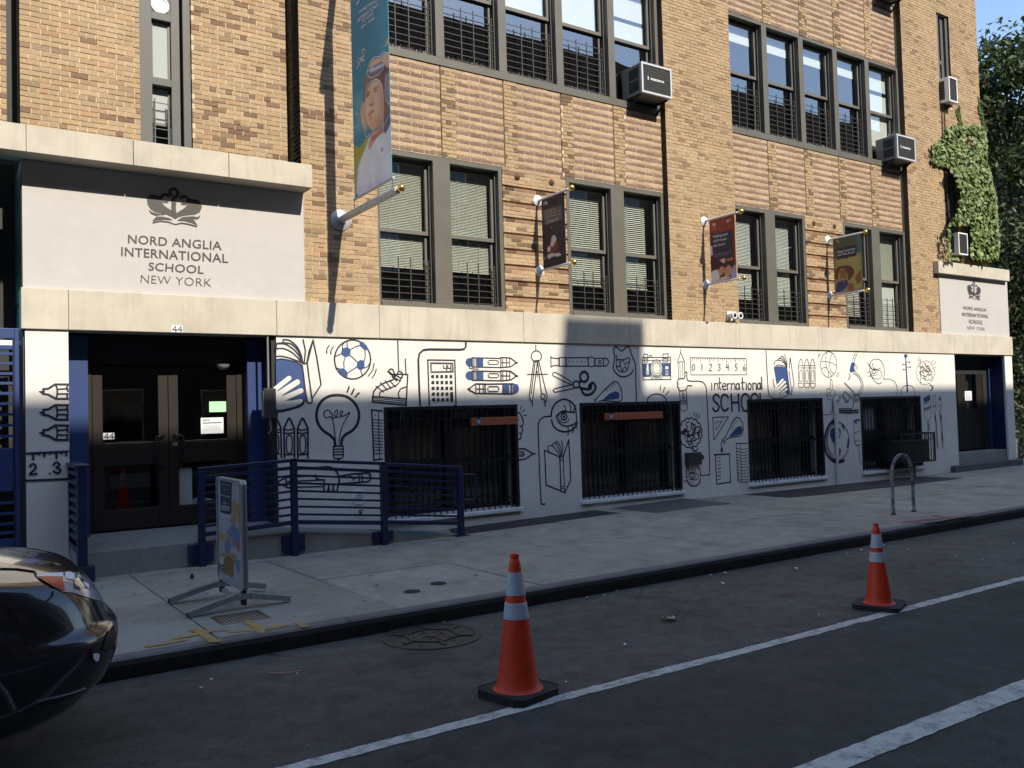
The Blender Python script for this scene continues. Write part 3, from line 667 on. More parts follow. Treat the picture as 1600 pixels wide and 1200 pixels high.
# anchor rosettes on the grooved piers
for b0, b1 in BAYS:
    for dx in (.30, 1.02):
        MB().lathe([(.055, 0), (.055, -.012), (.03, -.03), (.008, -.045)], (b0+2.335+dx, BY, 5.83), 12, 'y').build('anchor_plate', M['rust'], sch, smooth=40)
# ---------------------------------------------------------------- windows
def guard_mb(x0, x1, z0, z1, y, nh, verts, up=.06):
    m = MB()
    for i in range(nh): z = z0+(z1-z0)*i/(nh-1); m.bar((x0, y, z), (x1, y, z), .010, .010)
    for t in verts: x = x0+(x1-x0)*t; m.bar((x, y-.013, z0-.05), (x, y-.013, z1+up), .014, .014)
    m.bar((x0+.02, y+.013, z0-.04), (x0+.02, y+.013, z1+.02), .012, .012); m.bar((x1-.02, y+.013, z0-.04), (x1-.02, y+.013, z1+.02), .012, .012)
    return m
def sash_mb(x0, x1, z0, z1, y, d=.04, w=.05, wb=.06):
    return MB().box(x0, y, z0, x0+w, y+d, z1).box(x1-w, y, z0, x1, y+d, z1).box(x0+w, y, z1-w, x1-w, y+d, z1).box(x0+w, y, z0, x1-w, y+d, z0+wb)
def spikes_mb(x0, x1, y, z, n, h=.10, seed=1):
    r = random.Random(seed); m = MB()
    for i in range(n):
        x = x0+(x1-x0)*(i+.5)/n
        for s in (-1, 1): m.bar((x, y, z), (x+r.uniform(-.03, .03), y+s*.03+r.uniform(-.02, .02), z+h*r.uniform(.8, 1.1)), .0035, .0035)
    return m
def opening(win, x0, x1, z0, z1, zm, guard, blind, shade, spikes=False, seed=0, blind_z=None, gz=None, dark=False):
    """one double hung window in the frame win"""
    yu, yl = .27, .315
    sash_mb(x0, x1, zm-.03, z1, yu).build('sash', M['sash'], win)
    sash_mb(x0, x1, z0, zm+.03, yl).build('sash', M['sash'], win)
    for a, b, y in ((zm+.03, z1-.05, yu+.02), (z0+.06, zm-.02, yl+.02)):
        MB().quad((x0+.05, y, a), (x1-.05, y, a), (x1-.05, y, b), (x0+.05, y, b)).build('pane', M['glass'], win)
    if blind:
        m = MB(); zz = z1-.06; zb = blind_z; i = 0
        while zz > zb:
            m.add([(x0+.06, .375, zz-.012), (x1-.06-blind[1], .375, zz-.012), (x1-.06-blind[1], .395, zz+.012), (x0+.06, .395, zz+.012)], [(0, 1, 2, 3)])
            zz -= blind[0]; i += 1
        m.box(x0+.06, .372, zz-.02, x1-.06-blind[1], .40, zz+.005)
        for t in (.28, .72): xx = x0+(x1-x0)*t; m.bar((xx, .368, z1-.06), (xx, .368, zz), .004, .004)
        m.build('blind', M['blind' if blind[2] == 0 else 'shade'], win, kind='stuff')
    if shade:
        for a, b in shade: MB().box(x0+.045, .385, a, x1-.045, .39, b).build('roller_shade', M['shade'], win)
    if guard:
        a, b = gz
        guard_mb(x0+.01, x1-.01, a, b, .235, guard, (.36, .60), .05).build('window_guard', M['guard'], win)
    if spikes: spikes_mb(x0, x1, .20, z0+.0, 26, seed=seed).build('bird_spikes', M['spike'], win, kind='stuff')
def frame_mb(x0, x1, z0, z1, y, divs, jw=.07, d=.26, sill=.09, head=.08):
    m = MB()
    m.box(x0, y, z0, x0+jw, y+d, z1).box(x1-jw, y, z0, x1, y+d, z1).box(x0+jw, y+.004, z1-head, x1-jw, y+d, z1).box(x0+jw, y-.02, z0, x1-jw, y+d, z0+sill)
    for a, b in divs: m.box(a, y-.015, z0+sill+.001, b, y+d, z1-head-.001)
    # parting beads down the jambs
    edges = [x0+jw] + [q for ab in divs for q in ab] + [x1-jw]
    for a, b in zip(edges[::2], edges[1::2]):
        for xx, s in ((a, 1), (b, -1)): m.box(xx, y+.09, z0+sill, xx+s*.022, y+.12, z1-head)
    return m
# first floor pairs
PAIRS = ((5.42, 7.73), (9.075, 11.405), (13.28, 15.58), (16.93, 19.345))
for n, (x0, x1) in enumerate(PAIRS):
    mid = (x0+x1)/2; z0, z1 = 3.515, 5.965
    dv = [(mid-.155, mid+.155)]
    win = frame_mb(x0, x1, z0, z1, BY+.005, dv).build('window', M['frame'], sch, bevel=.004)
    for k, (a, b) in enumerate(((x0+.09, mid-.175), (mid+.175, x1-.09))):
        bl = ((.0255, 0, 0), (.0255, 0, 0)) if n == 0 else ((.038, .0, 0), (.038, .12*k, 0)) if n == 1 else ((.030, .10, 1), (.030, .10, 1)) if n == 2 else ((.04, .1, 0), (.022, .0, 0))
        bz = (4.22, 4.15, 3.75, 3.75)[n] if n != 2 else (4.10, 4.02)[k]
        if n == 3: bz = (3.9, 4.72)[k]
        opening(win, a, b, z0+.08, z1-.10, 4.74, 7, bl[k], [(3.65, 4.66)] if (n == 3 and k == 1) else None, False, n, bz, (3.66, 4.28))
# second floor bands of five
for n, (b0, b1) in enumerate(BAYS):
    z0, z1 = 7.452, 9.978
    dv = [(b0+1.202*k-.07, b0+1.202*k+.085) for k in (1, 2, 3, 4)]
    win = frame_mb(b0+.02, b1-.01, z0, z1, BY+.005, dv, sill=.13, head=.07).build('window', M['frame'], sch, bevel=.004)
    ed = [b0+.09]+[q for ab in dv for q in ab]+[b1-.08]
    for k in range(5):
        a, b = ed[2*k]+.02, ed[2*k+1]-.02
        last = k == 4
        sh = ([(8.86, 9.9)] if n == 0 else [(9.52, 9.9)])
        if n == 0 and last: sh = [(9.30, 9.9), (8.86, 9.22)]
        if n == 1 and last: sh = [(9.40, 9.9), (7.9, 9.30)]
        opening(win, a, b, z0+.12, z1-.09, 8.80, 0 if last else 9, None, sh, not last, n*5+k, None, (7.66, 8.50))
for n, (b0, b1) in enumerate(BAYS):
    dv = [(b0+1.202*k-.07, b0+1.202*k+.085) for k in (1, 2, 3, 4)]
    win = frame_mb(b0+.02, b1-.01, 11.49, 13.39, BY+.005, dv, sill=.13, head=.07).build('window', M['frame'], sch)
    ed = [b0+.09]+[q for ab in dv for q in ab]+[b1-.08]
    for k in range(5): sash_mb(ed[2*k]+.02, ed[2*k+1]-.02, 11.62, 13.3, .27).build('sash', M['sash'], win); MB().quad((ed[2*k], .29, 11.62), (ed[2*k+1], .29, 11.62), (ed[2*k+1], .29, 13.3), (ed[2*k], .29, 13.3)).build('pane', M['glass'], win)
# upper rooms above the frame of view are left plain; slit windows
def slit(hole, zs, label):
    x0, x1, z0, z1 = hole
    w = MB().box(x0, .05, z0, x0+.16, .3, z1).box(x1-.10, .05, z0, x1, .3, z1).box(x1-.24, .10, z0, x1-.13, .3, z1)
    w.box(x0+.16, .10, z1-.06, x1-.24, .3, z1)
    for z in zs: w.box(x0+.16, .09, z-.05, x1-.24, .3, z+.05)
    return w.build('slit_window', M['frame_light'], sch, bevel=.004, label=label)
w = slit(NW, (5.40, 6.36, 7.24), 'grey slit window with wired glass and a small guard')
a, b = NW[0]+.16, NW[1]-.24
MB().quad((a, .17, 6.40), (b, .17, 6.40), (b, .17, 7.20), (a, .17, 7.20)).build('pane', M['frosted'], w)
MB().quad((a, .21, 5.84), (b, .21, 5.84), (b, .21, 6.32), (a, .21, 6.32)).build('pane', M['frosted'], w)
sash_mb(a, b, 6.40, 7.2, .15, w=.03, wb=.03).build('sash', M['sash'], w); sash_mb(a, b, 5.80, 6.32, .19, w=.025, wb=.03).build('sash', M['sash'], w)
guard_mb(a+.01, b-.01, 5.5, 6.08, .12, 6, (.12, .85), .05).build('window_guard', M['frame_light'], w)
# vent panel above
MB().box(a, .11, 7.30, b, .3, 9.5).build('blank_panel', M['frame_light'], w)
c = PY(250, 8, .1); MB().lathe([(.115, 0), (.115, -.015), (.09, -.02), (.085, -.008)], (c.x, .11, c.z), 28, 'y').build('round_vent', M['whitemetal'], w, smooth=40)
w = slit(RW1, (9.40, 10.5), 'dark slit window above the ivy'); MB().quad((RW1[0]+.16, .2, RW1[2]), (RW1[1]-.24, .2, RW1[2]), (RW1[1]-.24, .2, RW1[3]), (RW1[0]+.16, .2, RW1[3])).build('pane', M['glass'], w)
w = slit(RW2, (5.67, 6.7), 'dark slit window half hidden by ivy'); MB().quad((RW2[0]+.16, .2, RW2[2]), (RW2[1]-.24, .2, RW2[2]), (RW2[1]-.24, .2, RW2[3]), (RW2[0]+.16, .2, RW2[3])).build('pane', M['glass'], w)
# ---------------------------------------------------------------- stone band and canopies
bx = [.72, 1.225, 3.80, 5.35, 7.95, 10.55, 13.15, 15.75, 18.35, 20.95, 22.5, 23.81]
for a, b in zip(bx, bx[1:]):
    MB().box(a+.002, -.08, 3.015, b-.002, .3, 3.508).build('fascia_panel', M['fascia'], sch, bevel=.006)
can = MB().box(-3, -.37, 5.07, 4.21, .1, 5.36).build('canopy', M['fascia'], sch)
cx = [-3, -.75] + [PY(px, 215, -.4).x for px in (40.6, 208, 357)] + [4.24]
for a, b in zip(cx, cx[1:]): MB().box(a+.004, -.40, 5.058, b-.004, -.372, 5.376).build('canopy_panel', M['fascia'], can, bevel=.003)
MB().box(4.212, -.37, 5.062, 4.24, .0, 5.374).build('canopy_panel', M['fascia'], can)
MB().box(cx[0], -.37, 5.362, 4.21, .0, 5.375).build('flashing', M['frame_light'], can)
a = PY(1467, 407, -.12); 
a0, z1 = PY(1466, 407, -.14).x, PY(1466, 407, -.14).z; b0 = PY(1577, 420, -.14).x; zb = PY(1467, 426, -.14).z
can2 = MB().box(a0, -.14, zb, b0, .2, z1).build('canopy', M['fascia'], sch, bevel=.006)
# walls of the entrance recess and the side wall towards the teal yard
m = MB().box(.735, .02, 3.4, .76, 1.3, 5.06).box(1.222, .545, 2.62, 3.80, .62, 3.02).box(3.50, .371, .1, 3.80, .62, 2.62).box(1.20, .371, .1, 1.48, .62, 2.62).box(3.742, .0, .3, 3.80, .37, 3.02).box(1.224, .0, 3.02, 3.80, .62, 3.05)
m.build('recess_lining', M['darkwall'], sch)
MB().box(.745, .03, 0, .76, 1.3, 3.3).build('return_wall', M['teal_dark'], sch)
MB().box(.555, 1.2, 0, .744, 1.24, 5.3).box(-4, .7, 0, .744, .75, 2.93).build('yard_shade_sheets', M['darkwall'], sch)  # dark sheets added: shade beside the return wall, darkness behind the gate
yard = MB().box(-4, 1.25, 0, .75, 1.45, 5.3); tag(yard.build('yard_wall', M['teal']), 'teal painted wall behind the navy gate', 'wall')
# lobby behind the doors
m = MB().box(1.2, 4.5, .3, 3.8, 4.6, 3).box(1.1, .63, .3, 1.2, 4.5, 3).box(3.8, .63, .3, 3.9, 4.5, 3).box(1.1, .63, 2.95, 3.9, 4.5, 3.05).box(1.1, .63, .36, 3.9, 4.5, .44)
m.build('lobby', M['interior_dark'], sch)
# left entrance: navy side panels, doors
MB().box(1.262, .34, .40, 1.482, .37, 2.98).build('side_panel', M['navypanel'], sch)
MB().box(3.505, .34, .40, 3.742, .37, 2.98).build('side_panel', M['navypanel'], sch)
DZ = .455; DY = .55
def door(x0, x1, z0, z1, sw, y=DY, panes=((.72, 1.30), (1.60, 2.52))):
    d = MB().box(x0, y, z0, x0+sw[0], y+.05, z1).box(x1-sw[1], y, z0, x1, y+.05, z1)
    zs = [z0]+[q for ab in panes for q in ab]+[z1]
    for a, b in zip(zs[::2], zs[1::2]):
        if b-a > .01: d.box(x0+sw[0], y+.003, a, x1-sw[1], y+.047, b)
    o = d.build('door', M['bronze'], sch, bevel=.004)
    for a, b in panes: MB().quad((x0+sw[0], y+.025, a), (x1-sw[1], y+.025, a), (x1-sw[1], y+.025, b), (x0+sw[0], y+.025, b)).build('pane', M['glass_dark'], o)
    return o
d1 = door(1.555, 2.485, DZ, 2.60, (.12, .125)); d2 = door(2.492, 3.40, DZ, 2.60, (.125, .13))
MB().box(1.49, DY-.01, DZ-.02, 1.55, DY+.07, 2.62).box(3.405, DY-.01, DZ-.02, 3.50, DY+.07, 2.62).box(1.55, DY-.005, 2.604, 3.405, DY+.07, 2.64).build('door_frame', M['bronze'], sch, bevel=.004)
for d, xx, s in ((d1, 2.42, -1), (d2, 2.56, 1)):
    MB().tube(cr([(xx, 1.66), (xx+s*.0, 1.66)], n=2) and [(xx, DY, 1.68), (xx, DY-.05, 1.69), (xx+s*.10, DY-.07, 1.66), (xx+s*.11, DY-.07, 1.50), (xx+s*.11, DY-.07, 1.32), (xx+s*.09, DY-.05, 1.26), (xx, DY, 1.25)], .014, 8).build('door_handle', M['black'], d, smooth=50)
MB().box(2.535, DY-.012, 1.53, 2.60, DY, 1.575).build('lock_plate', M['alu'], d2)
# right entrance
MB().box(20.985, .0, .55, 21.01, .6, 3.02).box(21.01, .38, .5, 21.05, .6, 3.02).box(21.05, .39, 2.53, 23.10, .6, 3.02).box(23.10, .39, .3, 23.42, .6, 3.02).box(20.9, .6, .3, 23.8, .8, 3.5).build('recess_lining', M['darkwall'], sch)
d3 = door(21.055, 22.06, .56, 2.525, (.2, .2), .40, ((1.62, 2.52),)); d4 = door(22.066, 23.095, .56, 2.525, (.21, .31), .40, ((1.62, 2.52),))
MB().box(23.40, .30, .25, 23.41, .6, 2.98).box(23.31, .375, .25, 23.415, .388, 2.98).build('side_panel', M['navypanel'], sch)
MB().box(23.385, .005, .25, 23.405, .375, 2.98).build('side_panel', M['navy'], sch)
MB().box(23.30, .33, .25, 23.383, .374, 2.97).build('side_panel', M['navypanel'], sch)
MB().box(22.80, .81, 0, 23.78, 6, 5.0).build('portal_back', M['interior'], sch)
# ================================================================ WHITE GROUND FLOOR WALL WITH THE MURAL
BW = ((5.40, 7.80), (9.09, 11.48), (13.33, 15.717), (17.04, 19.42)); BZ = (.345, 1.988)
mw = thing('mural_wall', 'long white painted ground floor wall covered in navy line drawings', 'wall', (12, 0, 0))
m = MB(); y = -.045; d = .3; zb = -.1
m.box(3.80, y, BZ[1], 20.985, d, 3.012)
ex = [3.80]+[q for ab in BW for q in ab]+[20.985]
for a, b in zip(ex[::2], ex[1::2]): m.box(a, y, zb, b, d, BZ[1])
for a, b in BW: m.box(a, y, zb, b, d, BZ[0]-.09)
m.build('wall', M['white'], mw)
for a, b in BW: 
    MB().add([(a-.03, -.10, BZ[0]-.10), (b+.03, -.10, BZ[0]-.10), (b+.03, -.10, BZ[0]-.045), (a-.03, -.10, BZ[0]-.045), (a, .28, BZ[0]-.10), (b, .28, BZ[0]-.10), (b, .28, BZ[0]-.005), (a, .28, BZ[0]-.005)],
        [(0, 1, 2, 3), (3, 2, 6, 7), (0, 3, 7, 4), (2, 1, 5, 6), (1, 0, 4, 5)]).build('sill', M['sillwhite'], mw, bevel=.006)
# the four barred basement windows belong to the school
for n, (a, b) in enumerate(BW):
    z0, z1 = BZ; yb = -.035
    w = MB().box(a+.004, yb-.02, z1-.055, b-.004, .1, z1-.002).box(a+.004, yb-.02, z0, a+.06, .1, z1-.055).box(b-.06, yb-.02, z0, b-.004, .1, z1-.055)
    w.box(a+.06, .16, z0-.05, b-.06, .3, z0+.05).box((a+b)/2-.06, .12, z0+.05, (a+b)/2+.06, .26, z1-.05).box(a+.06, .15, 1.10, b-.06, .25, 1.17)
    win = w.build('barred_window', M['black'], sch, bevel=.003)
    MB().quad((a, .24, z0), (b, .24, z0), (b, .24, z1), (a, .24, z1)).build('pane', M['glass_dark'], win)
    m = MB()
    for z in (z1-.20, 1.10, z0+.13): m.box(a+.06, yb-.008, z-.011, b-.06, yb+.008, z+.011)
    k = 21
    for i in range(1, k): x = a+.05+(b-a-.1)*i/k; m.bar((x, yb-.014, z0-.03), (x, yb-.014, z1-.05), .016, .016)
    for i in range(1, 2*k):
        if i % 2: x = a+.05+(b-a-.1)*i/(2*k); m.bar((x, yb-.002, z1-.20), (x, yb-.002, z1-.05), .010, .010)
    m.build('bars', M['black'], win, kind='stuff')
    r = random.Random(n+3); m = MB()      # boarded panels and blinds behind the bars
    x = a+.1; i = 0
    while x < b-.16:
        if not ((a+b)/2-.12 < x < (a+b)/2+.05): m.box(x, .30, 1.18, x+.105, .325, z1-.25+r.uniform(-.01, .01), (0 if r.random() < .6 else 1))
        x += .118; i += 1
    m.build('vertical_blind', [flat('blind_brown', (108, 94, 76)), flat('blind_dark', (74, 69, 62))], win, kind='stuff')
    MB().box(a, .55, z0-.1, b, .6, z1).box(a-.02, .3, z0-.15, a, .6, z1).box(b, .3, z0-.15, b+.02, .6, z1).box(a, .3, z1, b, .6, z1+.02).build('recess_back', M['interior_dark'], win)
    if n == 0: MB().box(6.905, .28, .62, 6.985, .30, 1.24).build('red_strip', flat('red_strip', (120, 52, 34)), win)
    if n == 3:
        m = MB(); p, q = PY(1349, 640, .1), PY(1367, 670, .1)
        m.box(p.x, .10, q.z, q.x, .105, p.z); m.build('paper_sheet', M['print_grey'], win)
# narrow painted piers at both ends
lp = thing('painted_pier', 'narrow white wall end painted with three marker tips and a ruler', 'wall', (.97, 0, 0))
MB().box(.762, -.045, -.1, 1.222, .3, 3.012).build('wall', M['white'], lp)
rp_ = thing('painted_pier', 'plain white wall end right of the far navy doorway', 'wall', (23.6, 0, 0))
MB().box(23.42, -.045, .05, 23.80, .38, 3.012).box(23.42, .38, .05, 23.80, .8, 3.012).build('wall', M['white'], rp_)
# ---------------------------------------------------------------- drawings (paint on the wall)
INK, NAV, WHT = 0, 1, 2
PM = [M['ink'], M['navyfill'], M['white']]
wp = lambda x, y: PY(x, y, -.045)
CLIP = [(a-.002, b+.002, BZ[0]-.1, BZ[1]+.002) for a, b in BW]
A2, A3, A4, A5, A0 = (420, 500, 4), (780, 500, 4), (1040, 500, 5), (1300, 500, 16/3), (0, 500, 3)
def D(tr, clip=CLIP): q = Draw(tr, wp, (0, -1, 0), clip=clip); q.wk = 1.22; return q
def done(d, name, parent=None): return d.mb.build(name+'_drawing', PM, parent or mw)
T, H = .016, .030      # thin and heavy line, metres
# book held by a hand, far left
d = D(A2)
d.f('44,243 75,241 120,250 165,262 208,283 216,340 226,430 238,512 214,516 206,508 48,500', NAV)
for a, b, r in (((40, 432), (126, 364), 15), ((50, 470), (178, 388), 17), ((70, 500), (200, 442), 16), ((50, 536), (198, 509), 15)): d.cap(a, b, r, WHT)
d.f('44,440 80,455 90,500 70,545 44,560', WHT)
d.s(H, '46,572 90,566 130,556 180,542 210,524 216,514', True)
d.s(T, '46,250 75,243 120,250 165,262 208,283', True).s(T, '46,228 80,226 130,238 180,256 212,270', True)
d.s(T, '44,180 90,178 140,200 180,235 205,266', True).s(T, '46,148 100,150 150,180 190,225 208,268', True).s(T, '90,122 92,140 140,150 180,190 205,240 212,268', True).s(T, '46,182 48,146 92,142').s(T, '90,122 130,128 175,165 200,215 212,265', True)
d.s(T, '213,122 228,190 222,262').s(T, '212,270 230,272 242,262', True).s(T, '208,283 216,340 226,430 240,516 258,520 270,512 271,490')
d.s(T, '240,270 248,340 268,488').s(T, '242,262 276,124 300,240 326,404 270,490').s(T, '276,124 252,190 238,262')
done(d, 'book_in_hand')
# football
d = D(A2); d.e(.02, 523, 247, 113, 122)
for p in ('458,178 490,169 512,185 508,222 477,234 449,212', '553,263 571,249 597,254 598,300 574,317 547,295', '566,132 588,137 612,160 622,186 600,190 568,160', '437,303 470,302 493,330 490,362 460,348 437,320'): d.f(p, NAV)
for p in ('512,185 540,166 568,160', '508,222 530,240 553,263', '597,254 602,225 600,190', '598,300 618,290 634,262', '574,317 582,340 578,352', '547,295 510,318 493,330', '477,234 468,262 470,302', '449,212 418,226', '458,178 462,150 480,134', '437,303 418,300 412,262', '490,169 488,140'): d.s(.011, p)
for p in ('376,158 362,182 362,206', '402,166 388,190 388,214', '657,270 648,312 620,350', '671,306 662,335 645,361'): d.s(.013, p, True)
done(d, 'football')
# light bulb
d = D(A2)
d.s(.034, '413,790 410,752 385,722 345,695 312,655 298,605 305,550 335,502 380,476 430,470 482,478 528,510 556,555 563,605 550,655 520,692 480,716 458,745 453,788', True)
d.s(T, '402,790 464,787 466,850 455,864 412,866 404,850 402,790').s(T, '403,808 464,805').s(T, '404,826 465,823').s(T, '405,843 465,841').f('424,866 448,865 443,876 430,876', INK)
d.s(.012, '421,785 415,740 402,640 385,604 360,612 344,592 350,570 372,564 396,590 402,614 420,606 430,575 424,562 410,580 418,604 445,606 460,580 454,568 444,586 456,602 480,592 506,580 470,640 448,700 436,785', True)
for p in ('501,417 490,450', '533,430 516,464', '563,455 539,481'): d.s(.02, p)
done(d, 'light_bulb')
# shoe with laces
d = D(A2)
d.s(.02, '650,478 655,448 668,430 700,404 740,386 775,374 790,352 800,338').s(.02, '800,338 868,341 860,495').s(.02, '648,478 859,494 858,533 648,512', closed=True).s(.01, '650,489 857,506').s(.01, '649,500 857,519')
d.s(T, '695,481 692,460 705,446 760,424 806,400 832,352', True).s(T, '858,418 828,428 811,452 812,478 822,491', True)
for a, b in (((668, 412), (716, 450)), ((696, 390), (742, 438)), ((726, 378), (764, 428)), ((752, 376), (792, 418)), ((778, 356), (824, 380))): d.s(.013, [a, b])
d.s(T, '790,345 760,338 752,312 772,308 790,340 830,362 832,330 810,322 790,345 742,320', True).s(T, '790,348 770,352 800,380', True).s(.014, '805,131 811,322').s(.014, '852,242 857,335')
done(d, 'laced_boot')
# calculator and its wire
d = D(A2)
d.s(.02, '993,250 1162,252 1170,534 1003,540', closed=True).s(.011, '1009,267 1150,269 1153,326 1013,329', closed=True).s(.008, '1016,273 1145,275 1147,320 1019,322', closed=True)
for o in (0, 26): d.s(.014, [(1092+o, 284), (1093+o, 302), (1112+o, 302)]).s(.014, [(1110+o, 283), (1112+o, 319)])
for j, yy in enumerate((353, 390, 426, 462, 497)):
    for i in range(5):
        xx = 1023+28.5*i+j*1.3; big = (j == 4 and i == 4); hh = 10
        if j == 3 and i == 4: d.f([(xx-9, yy-11), (xx+9, yy-12), (xx+11, yy+46), (xx-8, yy+48)], INK); continue
        if big: continue
        if i == 0: d.f([(xx+9, yy-hh), (xx+10, yy+hh), (xx-4, yy+hh), (xx-10, yy+4), (xx-10, yy-4), (xx-4, yy-hh)], INK)
        else: d.f([(xx-8, yy-hh), (xx+8, yy-hh), (xx+9, yy+hh), (xx-8, yy+hh)], INK)
d.s(.022, '1230,140 1230,165 1220,180 1198,184 1100,183 1000,182 965,186 940,208 933,245 936,350 944,540')
done(d, 'calculator')
# three marker pens
d = D(A2)
def pen(dy):
    Y = lambda p: [(a, b+dy) for a, b in pts(p)]
    d.f(Y('1245,239 1270,236 1271,293 1245,291 1233,278 1229,262 1234,247'), NAV).f(Y('1294,235 1339,237 1340,296 1296,294'), NAV)
    d.s(T, Y('1270,236 1450,240 1450,297 1271,294'), closed=True).s(.01, Y('1278,236 1279,294')).s(.01, Y('1287,236 1288,294'))
    d.s(.011, Y('1378,252 1428,253 1436,262 1435,270 1428,278 1378,277 1370,270 1370,260'), closed=True)
    d.s(T, Y('1450,234 1508,237 1538,258 1540,273 1510,292 1450,298'), closed=True).s(.01, Y('1462,236 1462,297')).s(.01, Y('1485,237 1485,295')).s(.01, Y('1505,240 1505,290')).s(.01, Y('1450,266 1505,267')).f(Y('1538,258 1559,266 1556,271 1540,273'), INK)
    if dy < 60: d.s(.011, Y('1252,292 1256,303 1310,307'))
pen(0); pen(82)
d.s(T, '1350,400 1462,398 1462,460 1352,458', closed=True).s(T, '1350,399 1290,398 1256,424 1254,438 1290,458 1352,458', closed=True).s(.01, '1292,400 1293,458').s(.01, '1315,400 1316,458').s(.01, '1338,400 1340,458').s(.01, '1293,430 1350,430').f('1256,424 1237,428 1240,433 1254,438', INK)
d.s(.011, '1375,415 1428,415 1436,424 1436,436 1428,445 1375,445 1367,436 1367,424', closed=True).f('1460,398 1500,398 1502,461 1462,461', NAV).f('1526,398 1552,402 1561,425 1556,448 1540,458 1527,459', NAV).s(T, '1462,398 1527,398').s(T, '1463,460 1527,460').s(.01, '1510,398 1511,460').s(.01, '1518,398 1519,460')
done(d, 'marker_pens')
# crayons at the foot
d = D(A2, ())
for x0 in (44, 97, 181):
    if x0 == 44: d.s(.02, '46,618 56,628 75,674 78,860').s(T, '46,688 76,682').s(T, '46,705 77,700').s(T, '46,835 77,838'); d.s(T, '46,720 58,724 62,750 62,800 58,828 46,830'); continue
    o = x0-97; Y = lambda p: [(a+o, b) for a, b in pts(p)]
    d.s(.022, Y('97,862 94,678 118,624 126,614 134,622 159,676 160,862')).s(T, Y('95,680 120,688 159,680'), True).s(T, Y('96,703 122,709 160,702'), True).s(T, Y('97,836 125,842 160,834'), True)
    d.s(T, Y('126,720 140,728 145,750 145,800 140,824 127,832 114,824 110,800 110,750 114,728'), True, True)
done(d, 'crayons')
# upright ruler at the first window
d = D(A2)
d.s(.02, '710,569 643,562 656,876 710,868').s(.012, '684,568 692,870')
for i, yy in enumerate(range(622, 850, 19)): d.s(.010, [(648+i*.8, yy), (710, yy+4)])
for x, yy in ((662, 597), (665, 720), (672, 840)): d.f(ell(x, yy, 4, 4, n=8), INK)
done(d, 'upright_ruler')
# two hands with a long pencil, behind the railing
d = D(A2)
d.s(.02, '50,1016 106,984 112,1046 124,1050').s(.02, '50,1016 124,1050').s(T, '106,984 290,972').s(T, '112,1010 330,1000').s(T, '124,1046 342,1040')
d.s(.022, '160,935 240,926 330,920 375,918 405,930 430,960 440,1000 436,1030', True).s(.02, '290,968 296,990 320,1000 345,998 346,1030')
for x in (360, 390, 418): d.s(.02, [(x-16, 1028), (x-15, 1060), (x-4, 1072), (x+8, 1066), (x+14, 1034)], True)
d.s(.02, '440,976 520,962 620,955 632,972 634,1000 618,1010 520,1018 440,1024').s(T, '562,960 565,1012').s(T, '580,958 584,1010').s(.01, '590,940 612,936 636,960 640,990').s(.012, '480,985 510,975 540,990 520,1000')
done(d, 'pencil_and_hands')
# fist and pencil right of the first window
d = D(A3)
d.s(.02, '108,572 130,585 146,620 150,645 140,665 128,660', True).s(.02, '140,664 146,690 136,710 126,704', True).s(.02, '136,708 134,735 122,748 110,742', True).s(.02, '112,600 118,625 112,640')
for p in ('132,560 138,538', '146,575 160,558', '150,598 172,594'): d.s(.014, p)
d.s(.02, '110,806 158,804 212,836 158,870 110,874').s(.018, '205,836 226,835').s(T, '110,824 148,824 156,836 148,850 110,850').s(.01, '110,838 156,838')
done(d, 'fist_and_pencil')
# compasses
d = D(A3)
d.s(.016, '228,157 229,192').e(.016, 232, 227, 32, 34).s(.016, '216,254 189,460 190,492 206,515 211,486 238,262').s(.016, '214,256 246,252').s(.016, '224,262 200,460').s(.016, '246,255 300,480 290,512 278,498').s(.016, '240,268 264,462').e(.016, 273, 478, 13, 17)
d.s(.014, '175,340 300,339').f(ell(178, 340, 5, 4, n=8), INK).f(ell(298, 339, 5, 4, n=8), INK).s(.012, '236,318 238,356').s(.016, '206,515 207,538').s(.016, '282,510 288,540')
done(d, 'compasses')
# recorder flute
d = D(A3)
d.s(T, '322,230 338,240 372,240 374,286 340,284 324,294', closed=True).s(T, '374,236 416,234 418,290 376,288', closed=True).s(T, '418,236 554,235 556,288 420,288', closed=True).s(T, '556,240 572,228 596,240 596,284 574,293 556,284', closed=True).s(T, '598,240 650,238 652,288 598,286', closed=True).s(T, '650,238 672,240 686,262 672,284 652,288', closed=True).s(.011, '620,255 634,254 636,270 622,272', closed=True)
for x in (436, 461, 487, 513, 540): d.f(ell(x, 260, 4, 4, n=8), INK)
done(d, 'recorder_flute')
# scissors
d = D(A3)
d.s(T, '463,398 420,366 356,330 340,328 332,338 338,350 400,382 462,408').s(T, '462,402 400,416 346,430 336,440 344,451 360,450 470,426').e(.026, 481, 403, 19, 21).s(.04, '498,392 512,380').e(.038, 530, 355, 25, 31).s(.04, '497,415 520,436').s(.038, '520,424 518,446 532,464 556,468 582,456 600,430 598,408 582,392 560,414 574,412 568,430 548,432 524,428', True)
done(d, 'scissors')
# grinning monster and its string
d = D(A3)
d.s(.022, '838,312 818,340 780,355 745,346 718,316 712,286 722,240 716,200 716,180 728,166 744,178 764,193 784,180 800,165 812,172 822,200 836,240 848,266 852,330 858,510', True)
d.s(T, '735,218 736,250 745,246 775,248 812,236 812,270 800,312 770,325 742,312 731,282 735,218', True).s(T, '745,247 755,270 770,248 785,276 808,262', True).s(T, '735,285 748,294 756,278 768,318 784,292 800,312', True)
done(d, 'grinning_monster')
